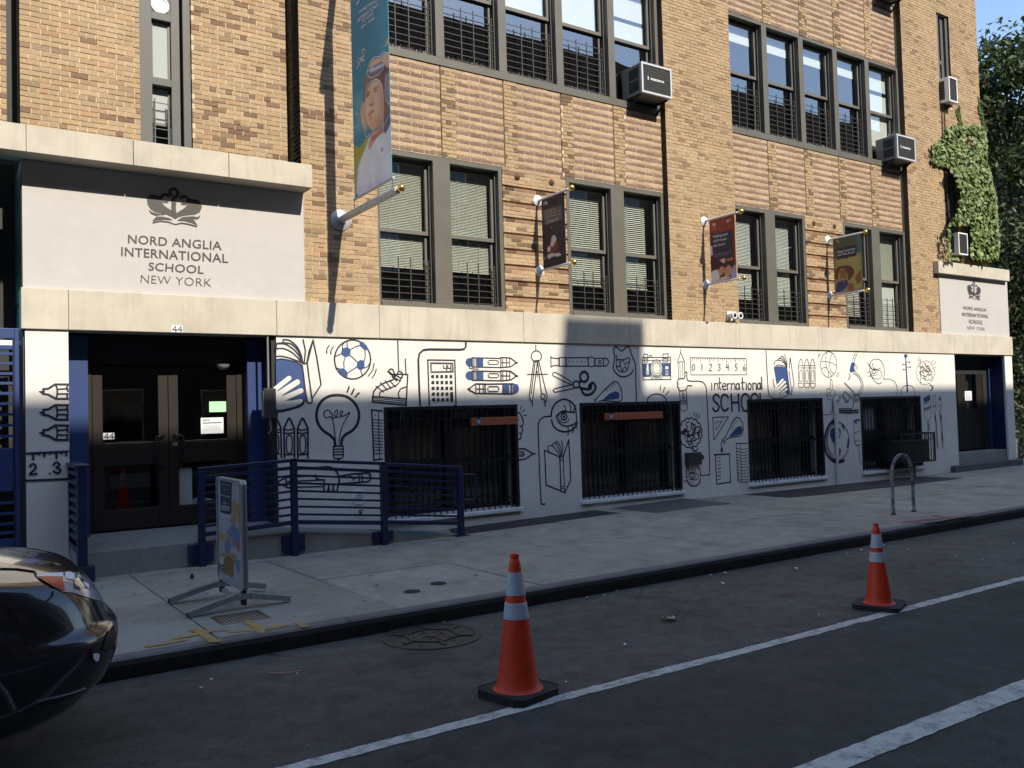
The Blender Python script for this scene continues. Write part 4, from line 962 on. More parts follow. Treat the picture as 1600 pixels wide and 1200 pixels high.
# flask above the second window
d = D(A3)
d.s(.018, '590,497 606,512').s(.018, '600,498 640,456 700,395 724,384 742,390 762,428 768,476 766,500 745,510 640,504 622,510').f('640,504 690,458 724,446 744,450 753,476 748,492 730,494', NAV)
for x, yy in ((668, 434), (683, 420), (698, 406), (712, 394)): d.s(.01, [(x, yy), (x+10, yy+10)])
done(d, 'lying_flask')
# eye on a wire
d = D(A3)
d.s(.026, '324,602 330,560 352,522 390,498 428,500 462,524 478,560', True).s(.026, '327,624 336,658 360,684 400,698 445,692 480,664 488,640', True).s(.024, '356,602 380,580 420,574 470,578', True).s(.02, '356,602 372,640 410,662 455,655 482,632 478,566', True).e(.022, 404, 604, 18, 20).e(.014, 404, 604, 34, 38, 20, 300).f(ell(404, 604, 8, 9, n=10), INK)
d.s(.018, '324,602 282,604 255,622 242,650 244,720 252,960 262,1150 286,1150')
for p in ('420,574 412,548 404,532', '445,573 446,545 438,515', '464,574 470,545 480,532', '425,662 432,690 428,718', '452,656 462,680 458,708', '470,650 488,680'): d.s(.016, p, True)
done(d, 'eye_on_wire')
# standing open book
d = D(A3)
d.s(.02, '283,815 378,856 386,1068 293,1032', closed=True).s(.014, '378,856 400,852 408,1080 386,1068').s(.02, '400,852 434,748 447,1000 408,1080 386,1070').s(.01, '377,870 402,866').s(.01, '378,882 402,878').s(.01, '386,1042 405,1040').s(.01, '386,1054 405,1052')
for p in ('310,822 302,792 332,786 362,820 380,850', '326,784 350,768 374,810 386,850', '352,770 362,758 384,800 392,850', '388,752 396,790 390,850'): d.s(.014, p, True)
done(d, 'open_book')
# camera
d = D(A3)
d.f('897,272 1068,268 1070,352 900,356', NAV).f('945,356 960,320 1005,318 1020,354 1018,372 946,374', WHT).f(ell(982, 303, 38, 54, n=24), WHT)
d.s(.014, '893,235 1070,233 1072,372 898,374', closed=True).e(.014, 982, 303, 38, 54).e(.012, 982, 303, 30, 44).e(.010, 982, 303, 22, 33)
d.s(.010, '898,252 1068,250').s(.010, '905,243 928,242 929,262 906,263', closed=True).s(.010, '1022,240 1052,240 1053,261 1023,262', closed=True).s(.010, '902,234 904,213 926,212 928,233').s(.01, '1022,232 1024,212 1054,211 1056,232').s(.01, '934,234 936,222 950,221 952,233')
d.f('922,276 930,276 933,318 918,318', WHT).f(ell(926, 330, 10, 14, n=12), WHT).e(.01, 926, 330, 6, 8)
for yy in (290, 318, 330, 341): d.f([(1036, yy), (1055, yy), (1055, yy+(18 if yy == 290 else 4)), (1036, yy+(18 if yy == 290 else 4))], WHT)
for i in range(9): d.s(.007, [(950+i*8, 345+(4 if 2 < i < 6 else 0)), (948+i*8.6, 373)])
done(d, 'camera')
# bulb peeping over the second window
d = D(A3); d.s(.02, '925,507 932,486 952,470 984,463 1018,470 1038,488 1046,505', True)
for p in ('1007,410 1006,440', '1036,420 1024,450', '1060,444 1040,471'): d.s(.016, p)
done(d, 'half_bulb')
# fist holding a pencil
d = D(A4)
d.s(.010, '116,226 117,252').s(.012, '117,252 95,324 101,462').s(.012, '117,252 146,320 149,412').s(.009, '95,324 108,330 118,322 132,330 146,320').s(.008, '110,330 114,455').s(.008, '130,330 134,445')
d.s(.018, '150,412 158,404 166,414 164,444 172,474 200,478 262,478 292,486 310,508 318,540 330,760 340,1000 344,1190').s(.018, '150,412 148,446 138,460', True).s(.018, '136,458 106,460 92,476 90,492 98,500 90,510 94,526 104,532 102,546 118,554 146,550 162,536 172,514 204,514', True).s(.012, '108,556 114,690 122,708 140,712 158,706 168,690 160,545').s(.01, '112,630 162,625').s(.01, '112,642 163,637').s(.01, '113,656 164,652').s(.008, '128,560 132,628').s(.012, '132,580 142,572 146,590 132,612 150,610')
done(d, 'fist_with_pencil')
d = D(A3); d.s(.018, '1312,960 1314,968 1256,972').s(.022, '1172,985 1170,930 1184,906 1210,900 1238,908 1254,935 1257,972', True).s(.022, '1256,992 1250,1020 1228,1036 1200,1036 1180,1018 1176,1000', True).e(.016, 1206, 972, 12, 13).e(.010, 1206, 972, 22, 22, 0, 200).s(.014, '1182,968 1200,952 1240,966 1240,990 1215,1000 1190,992', True)
for p in ('1190,960 1182,935 1184,912', '1205,952 1204,930', '1220,952 1224,935', '1180,985 1162,980', '1182,998 1160,1004 1156,1018', '1194,1008 1184,1030', '1206,1012 1204,1042'): d.s(.012, p, True)
done(d, 'small_eye')
# long ruler with figures
d = D(A4)
d.s(.012, '192,295 410,297 630,301 633,428 198,429', closed=True)
for i in range(25):
    x = 207+i*16.8; d.s(.007, [(x, 297), (x, 297+(32 if i % 4 == 0 else 20 if i % 2 == 0 else 12))])
digits = {'0': '10,0 18,8 20,25 18,42 10,50 2,42 0,25 2,8 10,0', '1': '4,8 10,0 10,50', '2': '0,10 6,0 16,2 18,14 10,30 0,50 20,50', '3': '1,6 8,0 17,4 17,16 8,23 18,30 18,42 9,50 0,44', '4': '4,0 0,26 18,24 M 16,2 16,50', '5': '18,0 4,0 3,20 13,20 19,32 14,46 2,50', '6': '14,0 4,18 1,36 7,50 16,44 17,32 8,28 2,36'}
for i, ch in enumerate('0123456'):
    for part in digits[ch].split(' M '): d.s(.010, [(206+66.5*i+a, 344+b) for a, b in pts(part)], ch in '0236')
done(d, 'long_ruler')
# lettering on the wall
d = D(A4)
for p in ('359,492 361,550', '382,545 381,494', '382,510 390,496 402,496 408,510 410,546', '420,452 422,535 432,546', '412,492 436,490', '444,520 470,515 466,500 456,494 446,502 442,522 448,540 460,546 472,538', '480,494 482,546', '482,512 490,498 502,496', '512,492 514,546', '514,508 524,496 536,498 540,512 541,544', '572,505 562,494 552,502 549,525 556,542 566,540 574,520 574,494 577,544', '598,450 600,532 608,544', '590,490 616,488', '628,490 630,544', '654,492 644,500 642,522 648,540 660,542 668,526 667,505 654,492', '680,490 682,544', '682,506 690,494 702,494 707,508 708,542', '736,500 728,490 718,498 715,520 720,538 730,540 738,520 738,490 742,540', '747,446 752,542'): d.s(.020, p)
done(d, 'international_word')
d = D(A4)
for p in ('418,604 408,586 390,582 374,596 372,620 384,640 404,656 416,676 412,702 394,715 376,706 368,688', '488,606 474,586 452,582 436,600 432,640 436,684 452,708 474,706 490,688', '512,580 518,714', '568,578 574,712', '514,646 572,643', '618,578 600,588 592,620 594,670 606,706 630,712 652,690 656,640 648,596 634,580 618,578', '690,576 674,586 666,616 668,668 680,704 700,708 720,690 726,640 718,594 706,578 690,576', '736,574 742,705 770,700'): d.s(.036, p)
done(d, 'school_word')
# set square, pouring flask, beaker
d = D(A4)
d.s(T, '368,760 490,757 378,938', closed=True).s(.011, '390,798 441,791 394,858', closed=True); done(d, 'set_square')
d = D(A4)
d.s(.016, '438,935 462,966').s(.018, '446,940 470,908 520,800 540,768 556,759 580,770 602,806 606,858 596,892 578,906 500,918 470,936 456,958').f('494,912 530,866 555,838 580,828 594,838 600,862 590,888 572,896', NAV)
for x, yy in ((505, 858), (513, 840), (521, 822), (530, 804), (540, 786)): d.s(.010, [(x, yy), (x+13, yy+6)])
d.s(.014, '440,942 434,965 436,988', True).f('436,985 446,1010 446,1030 438,1039 430,1028 430,1005', INK); done(d, 'pouring_flask')
d = D(A3)
d.s(.024, '1343,843 1441,837').s(.02, '1350,843 1358,1026 1446,1013 1438,838')
for yy in (862, 884, 906, 929, 951, 973, 996): d.s(.012, [(1364, yy), (1384, yy-2)])
done(d, 'beaker')
d = D(A3)
d.s(T, '1560,770 1480,771 1492,1004 1515,1014 1560,1012').s(.01, '1506,771 1515,1012')
for yy in range(800, 1000, 19): d.s(.009, [(1482+(yy-800)*.04, yy), (1520, yy+8), (1560, yy+2)], True)
done(d, 'measuring_tube')
# brains
def brain(d, cx, cy, rx, ry, w, seed, a0=0):
    r = random.Random(seed); P = []
    nb = 15
    for i in range(nb):
        for k in range(5):
            a = R(a0)+2*math.pi*(i+k/5)/nb; bu = 1+.11*math.sin(math.pi*k/5)
            P.append((cx+rx*bu*math.cos(a), cy+ry*bu*math.sin(a)))
    d.s(w, P, closed=True)
    for i in range(19):
        a = r.uniform(0, 6.28); q = math.sqrt(r.random())*.80; x, yy = cx+rx*q*math.cos(a), cy+ry*q*math.sin(a)
        t = r.uniform(0, 6.28); pp = [(x, yy)]
        for k in range(6):
            t += (1.0 if k % 4 < 2 else -1.15)*r.uniform(.6, 1.2); x += rx*.21*math.cos(t); yy += ry*.19*math.sin(t)
            if ((x-cx)/rx)**2+((yy-cy)/ry)**2 < .9: pp.append((x, yy))
        if len(pp) > 2: d.s(w*.8, pp, True)
d = D(A3); brain(d, 1194, 706, 68, 86, .022, 2)
d.s(.02, '1205,792 1212,812 1230,818 1240,800', True)
for p in ('1217,578 1218,604', '1236,582 1228,610', '1253,594 1240,616'): d.s(.014, p)
done(d, 'brain')
d = D(A5); brain(d, 778, 440, 70, 92, .011, 5); d.s(.014, '812,540 832,550 830,575 818,590 834,578 842,548', True).s(.009, '730,300 738,530')
for p in ('712,320 718,350', '732,326 736,350', '842,334 832,356', '862,346 846,372', '866,388 850,398'): d.s(.009, p)
done(d, 'pale_brain')
# book in hand, crayons, basketball, pointing hand
d = D(A4)
d.f('845,374 868,360 905,362 944,376 956,470 968,578 950,580 880,505 866,498', NAV)
for a, b, r in (((856, 530), (914, 466), 9), ((870, 545), (930, 484), 10), ((880, 565), (938, 512), 9), ((890, 585), (944, 540), 9)): d.cap(a, b, r, WHT, .006)
d.f('850,500 872,505 890,560 880,600 858,600 846,560', WHT)
d.s(T, '783,236 790,380 800,540 806,578 820,602 850,613 890,612 925,600 952,584', True).s(.012, '846,462 838,470 842,500 850,528', True).s(.012, '845,374 868,352 906,354 946,372', True).s(.012, '946,374 958,470 970,580 982,580 984,560 964,400').s(.012, '964,380 972,290 1002,500 980,582').s(.011, '850,350 856,318 900,316 930,344 944,368', True).s(.011, '866,316 900,298 930,330 944,368', True).s(.011, '884,300 910,282 938,330 946,368', True).s(.009, '928,268 946,330 948,368', True)
done(d, 'second_book_in_hand')
d = D(A4)
for x in (1055, 1102, 1147):
    d.s(.012, [(x-17, 518), (x-19, 352), (x-6, 310), (x, 304), (x+6, 310), (x+19, 352), (x+21, 516), (x+14, 528), (x-8, 530)], closed=True).s(.009, [(x-18, 356), (x+19, 356)]).s(.009, [(x-17, 374), (x+19, 374)]).s(.009, [(x-17, 495), (x+20, 493)]).s(.009, [(x, 392), (x+9, 402), (x+11, 440), (x+9, 474), (x, 482), (x-9, 474), (x-10, 440), (x-8, 402)], True, True)
done(d, 'pale_crayons')
d = D(A4); d.e(.013, 1274, 348, 63, 100)
d.s(.010, '1213,325 1260,326 1310,340 1336,360', True).s(.010, '1262,250 1250,300 1262,380 1300,440', True).s(.010, '1300,262 1280,330 1292,400 1318,420', True).s(.010, '1218,380 1250,370 1270,400 1276,446', True)
for p in ('1195,292 1190,280 1200,262', '1206,290 1203,276 1210,262', '1345,405 1340,425 1330,440', '1355,412 1350,432 1340,446'): d.s(.009, p)
done(d, 'basketball')
d = D(A4); d.s(.012, '1287,466 1295,464 1300,472 1303,540 1320,556 1320,590 1308,606').s(.012, '1287,466 1284,540 1266,534 1256,548 1264,562 1256,576 1264,590 1262,604 1276,622 1296,624', True).s(.010, '1284,540 1296,556 1284,566 1270,562', True).s(.010, '1264,590 1282,584 1290,600', True).s(.014, '1308,606 1304,640 1302,705 1290,735 1270,740 1220,742')
done(d, 'pointing_hand')
# microscope
d = D(A5)
d.f('160,358 184,348 192,366 182,392 188,432 150,438 146,414', NAV).s(.010, '184,348 200,300 214,262 196,262 176,316 164,352').s(.009, '178,318 196,325').s(.009, '186,290 206,298').e(.010, 190, 398, 20, 26).e(.007, 190, 398, 9, 12).s(.010, '140,440 152,470 142,500 136,490 146,466').s(.012, '176,440 222,480 240,520 242,560 226,594 214,612', True).s(.012, '192,432 232,474 256,530 250,590 222,630', True)
d.s(.02, '102,524 178,600').s(.014, '86,630 104,592 150,640 132,682', closed=True).f('86,630 100,668 130,686 118,690 92,660', INK).s(.014, '150,640 172,660').e(.014, 205, 648, 24, 30).e(.010, 205, 648, 12, 16).s(.014, '178,600 182,630').s(.014, '176,668 176,710 160,738 50,738').s(.028, '56,752 120,756 215,750').s(.028, '60,770 140,774 218,768')
done(d, 'microscope')
# globe
d = D(A4)
d.e(.02, 1345, 948, 88, 148).s(.055, '1325,785 1285,810 1255,870 1242,950 1256,1040 1300,1095 1350,1110 1394,1098', True).s(.016, '1312,806 1280,850 1264,930 1274,1010 1306,1062', True).s(.012, '1300,766 1310,786')
d.f('1290,850 1320,838 1350,842 1368,860 1366,900 1350,930 1345,960 1330,1000 1318,990 1322,965 1300,950 1284,910 1284,870', NAV).f('1330,1005 1350,998 1370,1012 1366,1040 1362,1072 1352,1040 1334,1030', NAV).f('1374,815 1398,835 1388,845 1400,858 1392,860 1378,840', NAV).f('1432,905 1424,930 1418,965 1412,990 1426,1005 1433,960', NAV)
done(d, 'globe')
# where the globe crosses the standpipe it is painted on the pipe
PCX = PY(1306, 640, -.09).x
def pipe_pt(px, py):
    q = PY(px, py, -.15)
    for _ in range(3): q = PY(px, py, -.10-math.sqrt(max(.0001, .054**2-(q.x-PCX)**2)))
    return q
d = Draw(A4, pipe_pt, (0, -1, 0)); d.wk = 1.2
on = lambda p: abs(PY(1040+p[0]/5, 500+p[1]/5, -.14).x-PCX) < .047
def slices(poly, mi):
    P = pts(poly); y0, y1 = min(q[1] for q in P), max(q[1] for q in P); yy = y0+2
    while yy < y1:
        X = sorted(a+(yy-b)*(c-a)/(e-b) for (a, b), (c, e) in zip(P, P[1:]+P[:1]) if (b > yy) != (e > yy))
        for a, c in zip(X[::2], X[1::2]):
            q = [(a+(c-a)*k/8, yy) for k in range(9)]; q = [u for u in q if on(u)]
            if len(q) > 1: d.mb.ribbon([d.lift(d.pt(u)) for u in q], (0, -1, 0), .011, mi=mi)
        yy += 4
slices('1290,850 1320,838 1350,842 1368,860 1366,900 1350,930 1345,960 1330,1000 1318,990 1322,965 1300,950 1284,910 1284,870', NAV); slices('1330,1005 1350,998 1370,1012 1366,1040 1362,1072 1352,1040 1334,1030', NAV)
for P_, w_ in ((ell(1345, 948, 88, 148, n=90), .02), (cr(pts('1325,785 1285,810 1255,870 1242,950 1256,1040 1300,1095 1350,1110 1394,1098')), .055)):
    run = []
    for q in P_+[(0, 0)]:
        if on(q): run.append(q)
        else:
            if len(run) > 1: d.s(w_, run)
            run = []
PIPE_PAINT = d
# paint tube, eye, guitar, brushes
d = D(A5); d.f('182,834 230,820 232,850 206,836 206,868 196,866 194,848 184,862', NAV).s(.014, '182,834 184,1010 196,1040 222,1050 236,1200').s(.012, '184,940 232,925').s(.010, '186,1012 232,1005').s(.012, '200,1042 240,1040'); done(d, 'brush_behind_bars')
d = D(A5); d.s(.014, '312,380 330,340 362,325 400,335 428,380 436,440 428,492', True).s(.014, '312,410 322,460 350,505 380,530 402,528 418,514', True).e(.016, 350, 432, 12, 16).e(.009, 352, 434, 24, 30).s(.010, '312,400 350,412 405,404', True).s(.010, '314,430 340,480 380,492 412,470 408,430 376,416 340,410', True).s(.012, '428,492 480,492 520,510 540,550 545,630')
for p in ('318,396 296,356', '330,404 308,370', '345,404 335,360', '312,430 290,440', '322,465 300,468'): d.s(.010, p, True)
done(d, 'pale_eye')
d = D(A5); d.f('608,300 616,300 636,605 622,606', NAV).f(ell(614, 300, 15, 17, n=14), NAV).s(.014, '575,625 578,585 596,556 630,545 662,552 684,580 692,628', True)
for a, b in (((590, 368), (618, 375)), ((620, 350), (648, 350)), ((592, 412), (620, 416)), ((622, 392), (652, 392))): d.s(.010, [a, b]); d.f(ell(a[0] if a[0] < 600 else b[0], a[1] if a[0] < 600 else b[1], 4, 9, n=8), NAV)
done(d, 'guitar')
d = D(A5)
d.f('762,648 814,622 816,668 806,664 804,696 796,690 794,668 784,705 776,700 772,670 764,690', NAV).s(.012, '762,650 770,815 796,850 802,930').s(.012, '814,622 826,800 800,850').s(.010, '768,740 822,715').s(.010, '768,748 822,723').s(.010, '769,756 822,732').s(.012, '802,850 806,870')
for yy in (875, 895, 915): d.s(.018, [(796, yy), (812, yy-2)])
d.s(.010, '838,640 860,625 866,740 860,780 852,790 842,760', closed=True).s(.009, '842,720 864,705').s(.009, '843,728 865,713').s(.012, '852,790 862,850 874,1070').s(.012, '858,790 868,850 880,1068').f('856,800 862,800 866,840 860,842', INK)
d.f('895,632 906,660 900,674 888,668', INK).s(.010, '886,672 882,720 896,765 912,745 912,700 904,672').s(.009, '890,715 910,715').s(.010, '894,765 908,900 918,1068 926,1066').s(.010, '904,765 916,900 926,1066').f('900,790 908,790 912,830 904,832', INK).f('912,940 919,940 922,1010 915,1012', INK)
done(d, 'paint_brushes')
# left pier
d = D(A0, ())
for dy in (0, 97, 192):
    Y = lambda p: [(a, b+dy) for a, b in pts(p)]
    d.s(.022, Y('319,302 258,302 226,322 204,324 204,347 226,350 262,370 319,370')).s(T, Y('258,302 267,320 268,348 262,370'), True).s(T, Y('266,325 319,322')).s(T, Y('268,347 319,346')).s(T, Y('319,302 312,318 319,335')).s(T, Y('319,346 313,356 319,370')).f(Y('204,331 180,334 198,348 204,347'), INK)
d.s(.022, '121,626 320,616').s(.022, '121,753 322,745')
for x, L in ((155, 32), (182, 10), (207, 20), (235, 8), (264, 32), (288, 10), (310, 20)): d.s(.02, [(x, 624-(x-121)*.05), (x, 624-(x-121)*.05+L)])
d.s(.02, '140,688 148,676 160,676 167,688 162,700 140,722 172,720', True).s(.02, '250,680 260,667 274,670 278,682 264,690 280,698 280,712 266,718 250,708', True).f(ell(233, 720, 5, 7, n=10), 3)
d.mb.build('marker_and_ruler_drawing', PM+[M['red']], lp)
# ================================================================ SIGNS
ls = thing('school_sign', 'large pale sign panel above the near entrance with dark swan crest and school name', 'sign', (2.5, 0, 3.5))
MB().box(.745, -.02, 3.515, 4.238, .06, 5.064).build('panel', M['signwhite'], ls)
SM = [M['letters'], M['signwhite']]
s7 = lambda x, y: PY(180+x/6.665, 280+y/6.665, -.021)
def crest(d):
    d.f('330,220 335,180 370,160 420,165 470,175 490,215 490,240 520,280 585,322 580,270 590,240 610,235 632,250 630,290 635,352 700,300 752,266 745,235 760,200 800,205 860,215 900,270 900,300 880,345 830,370 760,376 700,384 660,396 625,418 590,395 540,372 480,355 420,345 370,315 340,270', 0)
    d.f('484,240 500,236 545,262 585,248 580,320 545,300 510,275', 1).f('632,260 660,255 690,275 722,262 752,268 720,300 690,320 640,352 634,310', 1)
    d.e(.035, 520, 198, 42, 40, 60, 330).e(.035, 716, 220, 42, 42, 210, 480).s(.035, '598,235 606,200 640,175 650,140 630,108 600,100 572,118 568,150 590,165', True).f('585,250 600,225 622,215 635,250 628,300 632,370 600,380 585,320', 0)
    d.f('345,318 380,340 430,356 490,362 525,372 470,372 420,380 375,360', 0).f('885,372 860,395 800,386 730,392 680,398 740,410 800,412 850,418 880,400', 0)
    d.f('388,432 430,388 500,390 560,404 600,428 570,424 500,420 440,424', 0).f('390,440 470,430 560,440 608,462 640,466 640,474 612,472 560,452 470,442 388,460', 0)
    d.f('645,430 690,402 760,402 820,425 855,478 800,455 730,436 690,432', 0).f('640,462 690,450 760,460 855,486 850,498 760,474 690,462 640,474', 0)
def name4(mb, fn, rows, offs):
    for (t, a, b, c), o in zip(rows, offs): put_text(mb, t, a, b, c, fn, 0, o, 1.05)
d = Draw((0, 0, 1), lambda x, y: s7(x, y), (0, -1, 0)); crest(d); d.mb.build('swan_crest', SM, ls)
lift = lambda f: (lambda x, y: f(x, y)+Vector((0, -.004, 0)))
for nm, row, o in (('lettering', ('NORD ANGLIA', (132, 665), (1108, 738), (135, 577)), .012), ('lettering', ('INTERNATIONAL', (62, 797), (1175, 872), (62, 706)), .012), ('lettering', ('SCHOOL', (345, 948), (920, 985), (350, 866)), .012), ('lettering', ('NEW YORK', (265, 1080), (1000, 1122), (268, 994)), -.012)):
    m = MB(); put_text(m, row[0], row[1], row[2], row[3], lift(s7), 0, o, 1.05); m.build(nm, SM, ls)
rs = thing('school_sign', 'small pale sign panel above the far doorway with dark swan crest and school name', 'sign', (22, 0, 3.5))
MB().box(20.50, -.02, 3.515, 23.79, .06, 4.99).build('panel', M['signwhite'], rs)
s8 = lambda x, y: PY(1450+x/8.573, 400+y/8.573, -.021)
d = Draw((0, 0, 1), lambda x, y: s8(525+(x-330)*.318, 350+(y-100)*.62), (0, -1, 0)); crest(d); d.mb.build('swan_crest', SM, rs)
for row, o in ((('NORD ANGLIA', (472, 715), (780, 745), (472, 672)), .012), (('INTERNATIONAL', (455, 805), (808, 832), (455, 757)), .012), (('SCHOOL', (545, 900), (732, 918), (546, 850)), .012), (('NEW YORK', (525, 982), (762, 1002), (526, 938)), -.012)):
    m = MB(); put_text(m, row[0], row[1], row[2], row[3], lift(s8), 0, o, 1.05); m.build('lettering', SM, rs)
# number plates
def plate(px0, py0, px1, py1, y, label, parent=None):
    a, b = PY(px0, py1, y), PY(px1, py0, y); c = (a+b)/2
    t = thing('number_plate', label, 'number plate', c)
    MB().box(a.x, y-.006, a.z, b.x, y, b.z).build('plate', M['whitemetal'], t)
    m = MB(); w = b.x-a.x; h = b.z-a.z
    for o in (0, .5):
        m2 = [(.36, .16), (.36, .84), (.10, .36), (.46, .36)]
        f = lambda u, v: Vector((a.x+w*(u+o*.94+.02), y-.009, a.z+h*v))
        m.ribbon([f(.36, .12), f(.36, .88), f(.08, .36), f(.45, .36)], (0, -1, 0), h*.16)
    m.build('figures', M['print_black'], t); return t
plate(268, 509, 285, 519, -.08, 'white number 44 plate on the stone band over the near doors')
plate(161, 676, 178.5, 687, .545, 'white number 44 sticker on the left near door')
# ================================================================ BANNERS
def pole(mb_mats, t, x, z, L, r, rp, ballr, ball_m, wall=0.):
    MB().lathe([(rp, 0), (rp, -.012), (rp*.75, -.03), (rp*.35, -.05), (r*1.3, -.075)], (x, wall, z), 28, 'y').build('wall_plate', M['galv'] if rp > .1 and wall == 0 and L > 1.5 else M['whitemetal'], t, smooth=35)
    MB().tube([(x, wall, z), (x, wall-L, z)], r, 14).build('pole', M['galv'] if L > 1.5 else M['whitemetal'], t, smooth=50)
    MB().tube([(x, wall-L, z), (x, wall-L-.05, z)], r*.5, 10).ball((x, wall-L-.05-ballr*.8, z), ballr).build('finial', M[ball_m], t, smooth=60)
def cloth(t, x, pts4, mats, name='cloth'):
    """banner sheet with a little sag between its poles; returns a mapper of sight lines onto its face"""
    (ya, za), (yb, zb2), (yc, zc), (yd, zd) = pts4   # inner top, outer top, outer bottom, inner bottom
    m = MB(); n = 10; k = 16; V = []
    for j in range(k+1):
        for i in range(n+1):
            u, v = i/n, j/k; y = (ya*(1-u)+yb*u)*(1-v)+(yd*(1-u)+yc*u)*v; z = (za*(1-u)+zb2*u)*(1-v)+(zd*(1-u)+zc*u)*v
            V.append((x, y, z))
    V2 = [(p[0]+.006, p[1], p[2]) for p in V]
    f = [(j*(n+1)+i, j*(n+1)+i+1, (j+1)*(n+1)+i+1, (j+1)*(n+1)+i) for j in range(k) for i in range(n)]; N = len(V)
    rim = [i for i in range(n+1)]+[j*(n+1)+n for j in range(1, k+1)]+[k*(n+1)+i for i in range(n-1, -1, -1)]+[j*(n+1) for j in range(k-1, 0, -1)]
    f2 = [tuple(N+q for q in reversed(g)) for g in f]+[(rim[i], rim[(i+1) % len(rim)], N+rim[(i+1) % len(rim)], N+rim[i]) for i in range(len(rim))]
    m.add(V+V2, f+f2); return m.build(name, mats, t)
# ---- large banner with the boy
X = 4.80
t = thing('hanging_banner', 'tall teal banner of a boy in a flying cap, beside the near entrance', 'banner', (X, 0, 4.74), 'school banners on poles')
pole(None, t, X, 4.74, 1.93, .052, .155, .052, 'brass'); 
pole(None, t, X, 8.32, 1.93, .052, .155, .052, 'brass')
tl, tr_ = PX(549, 0, X), PX(606, 0, X); bl, br_ = PX(553, 305, X), PX(612, 277, X)
yi, yo = (tl.y+bl.y)/2, (tr_.y+br_.y)/2; zbt = 4.94
cloth(t, X, ((yi, 8.27), (yo, 8.27), (yo, zbt), (yi, zbt)), flat('banner_teal', (46, 112, 130)))
MB().tube([(X+.003, yi+.04, zbt-.012), (X+.003, yo-.05, zbt-.012)], .018, 10).build('weight_bar', M['galv'], t, smooth=50)
MB().bar((X, yi+.02, zbt), (X, yi+.02, 4.76), .006, .006).bar((X, yo-.02, zbt), (X, yo-.02, 4.76), .006, .006).build('tie_wire', M['guard'], t)
RGB = [(206, 158, 126), (150, 100, 80), (112, 78, 66), (108, 104, 112), (226, 224, 234), (140, 138, 52), (176, 140, 112), (176, 92, 88), (104, 152, 160), (200, 150, 70), (178, 175, 190)]
SK, SD, BRN, GRY, WH, OL, HR, LIP, TL, OR, PG = range(11)
d = SoftPrint((490, 0, 3.75), X-.001, yi, yo, zbt, 8.27, (46, 112, 130), RGB, 50, 190, 1.7)
d.f('200,-60 330,-60 330,300 200,300', (40, 104, 124), 60, .6).f('380,-60 470,-60 470,300 380,300', (70, 134, 150), 40, .5).f('225,560 290,540 290,760 225,800', (92, 150, 160), 40, .6)
d.f('236,872 262,862 290,840 312,805 322,830 300,880 278,930 262,1000 256,1060 258,1112 242,1118', OL, 8).f('300,830 318,806 330,840 290,900 276,930', OL, 8)
d.f('330,800 360,815 395,772 424,726 450,706 470,1010 440,1036 340,1090 262,1140 256,1080 262,990 284,920 312,850', WH, 3)
d.f('262,990 284,930 300,940 286,1020 276,1120 256,1130', (176, 174, 196), 16, .8).f('330,860 352,900 340,1000 322,960', (188, 186, 206), 16, .7).f('400,800 450,740 462,900 430,960', (206, 204, 220), 20, .8).f('380,900 396,960 380,1060 366,1000', (190, 188, 208), 14, .6)
d.f('256,1100 462,1010 470,1060 262,1160', PG, 6)
d.f('284,600 274,650 280,720 304,770 316,730 304,680 304,620', HR, 7).f('280,640 290,690 300,740 286,716', (206, 172, 146), 5, .8)
d.f('300,470 310,430 330,380 360,345 395,332 425,345 450,380 456,520 460,640 462,690 420,770 406,740 408,560 396,490 372,466 340,478 318,510 304,560 294,600 292,560', BRN, 3)
d.f('398,420 430,400 446,520 440,640 412,600 408,500', (84, 58, 52), 12, .8).f('310,440 340,400 350,430 320,500 304,540', (142, 102, 84), 10, .7)
d.f('392,320 420,306 450,318 456,400 416,380 400,345', SK, 4).f('380,322 410,305 428,304 410,318 396,335', TL, 3)
d.f('328,810 342,776 380,760 402,716 412,764 368,812 332,872 320,860', (186, 134, 108), 3)
d.f('302,612 306,560 320,515 342,482 372,466 394,484 407,540 407,640 402,700 378,732 350,762 330,750 312,716 302,670', SK, 3)
d.f('384,490 410,540 408,690 380,735 362,720 384,640 390,560', (172, 120, 96), 14, .85).f('340,700 380,690 392,720 352,764 330,752', (178, 126, 104), 10, .7).f('330,500 372,480 380,500 340,530', (222, 178, 148), 10, .6).f('308,620 330,630 330,690 314,700', (220, 172, 142), 12, .7)
d.f('306,548 324,530 332,540 316,566 306,572', (146, 100, 82), 4, .9).f('346,520 374,500 380,512 352,532', (140, 94, 76), 4, .9).f('310,562 322,552 326,560 314,572', (74, 52, 48), 2.5).f('352,536 370,524 374,532 356,544', (74, 52, 48), 2.5)
d.f('338,560 350,556 356,600 340,616 334,606', (190, 142, 114), 5, .9).f('328,608 338,612 350,600 354,608 340,622 328,620', (120, 76, 64), 3, .9)
d.f('318,674 332,652 350,642 360,646 342,664 324,680', LIP, 2.5).f('322,690 340,676 346,690 330,704', (168, 116, 96), 5, .7)
d.f('404,730 414,770 380,800 350,828 340,800 380,770', (132, 88, 72), 8, .8)
d.f('314,420 330,385 352,372 394,352 412,378 400,412 362,442 330,454', GRY, 3).f('326,392 340,360 366,342 392,345 398,362 366,374 340,398', SK, 3).f('330,408 360,394 402,374 404,388 366,408 334,424', PG, 3).f('330,440 370,430 400,400 396,420 360,444', (74, 70, 78), 5, .8)
d.f('416,440 436,425 452,440 456,600 456,650 436,640 424,590 418,520', GRY, 4).f('430,460 450,470 450,600 434,580', (136, 132, 140), 8, .7).f('412,690 450,640 460,700 424,780 410,760', (86, 82, 92), 5)
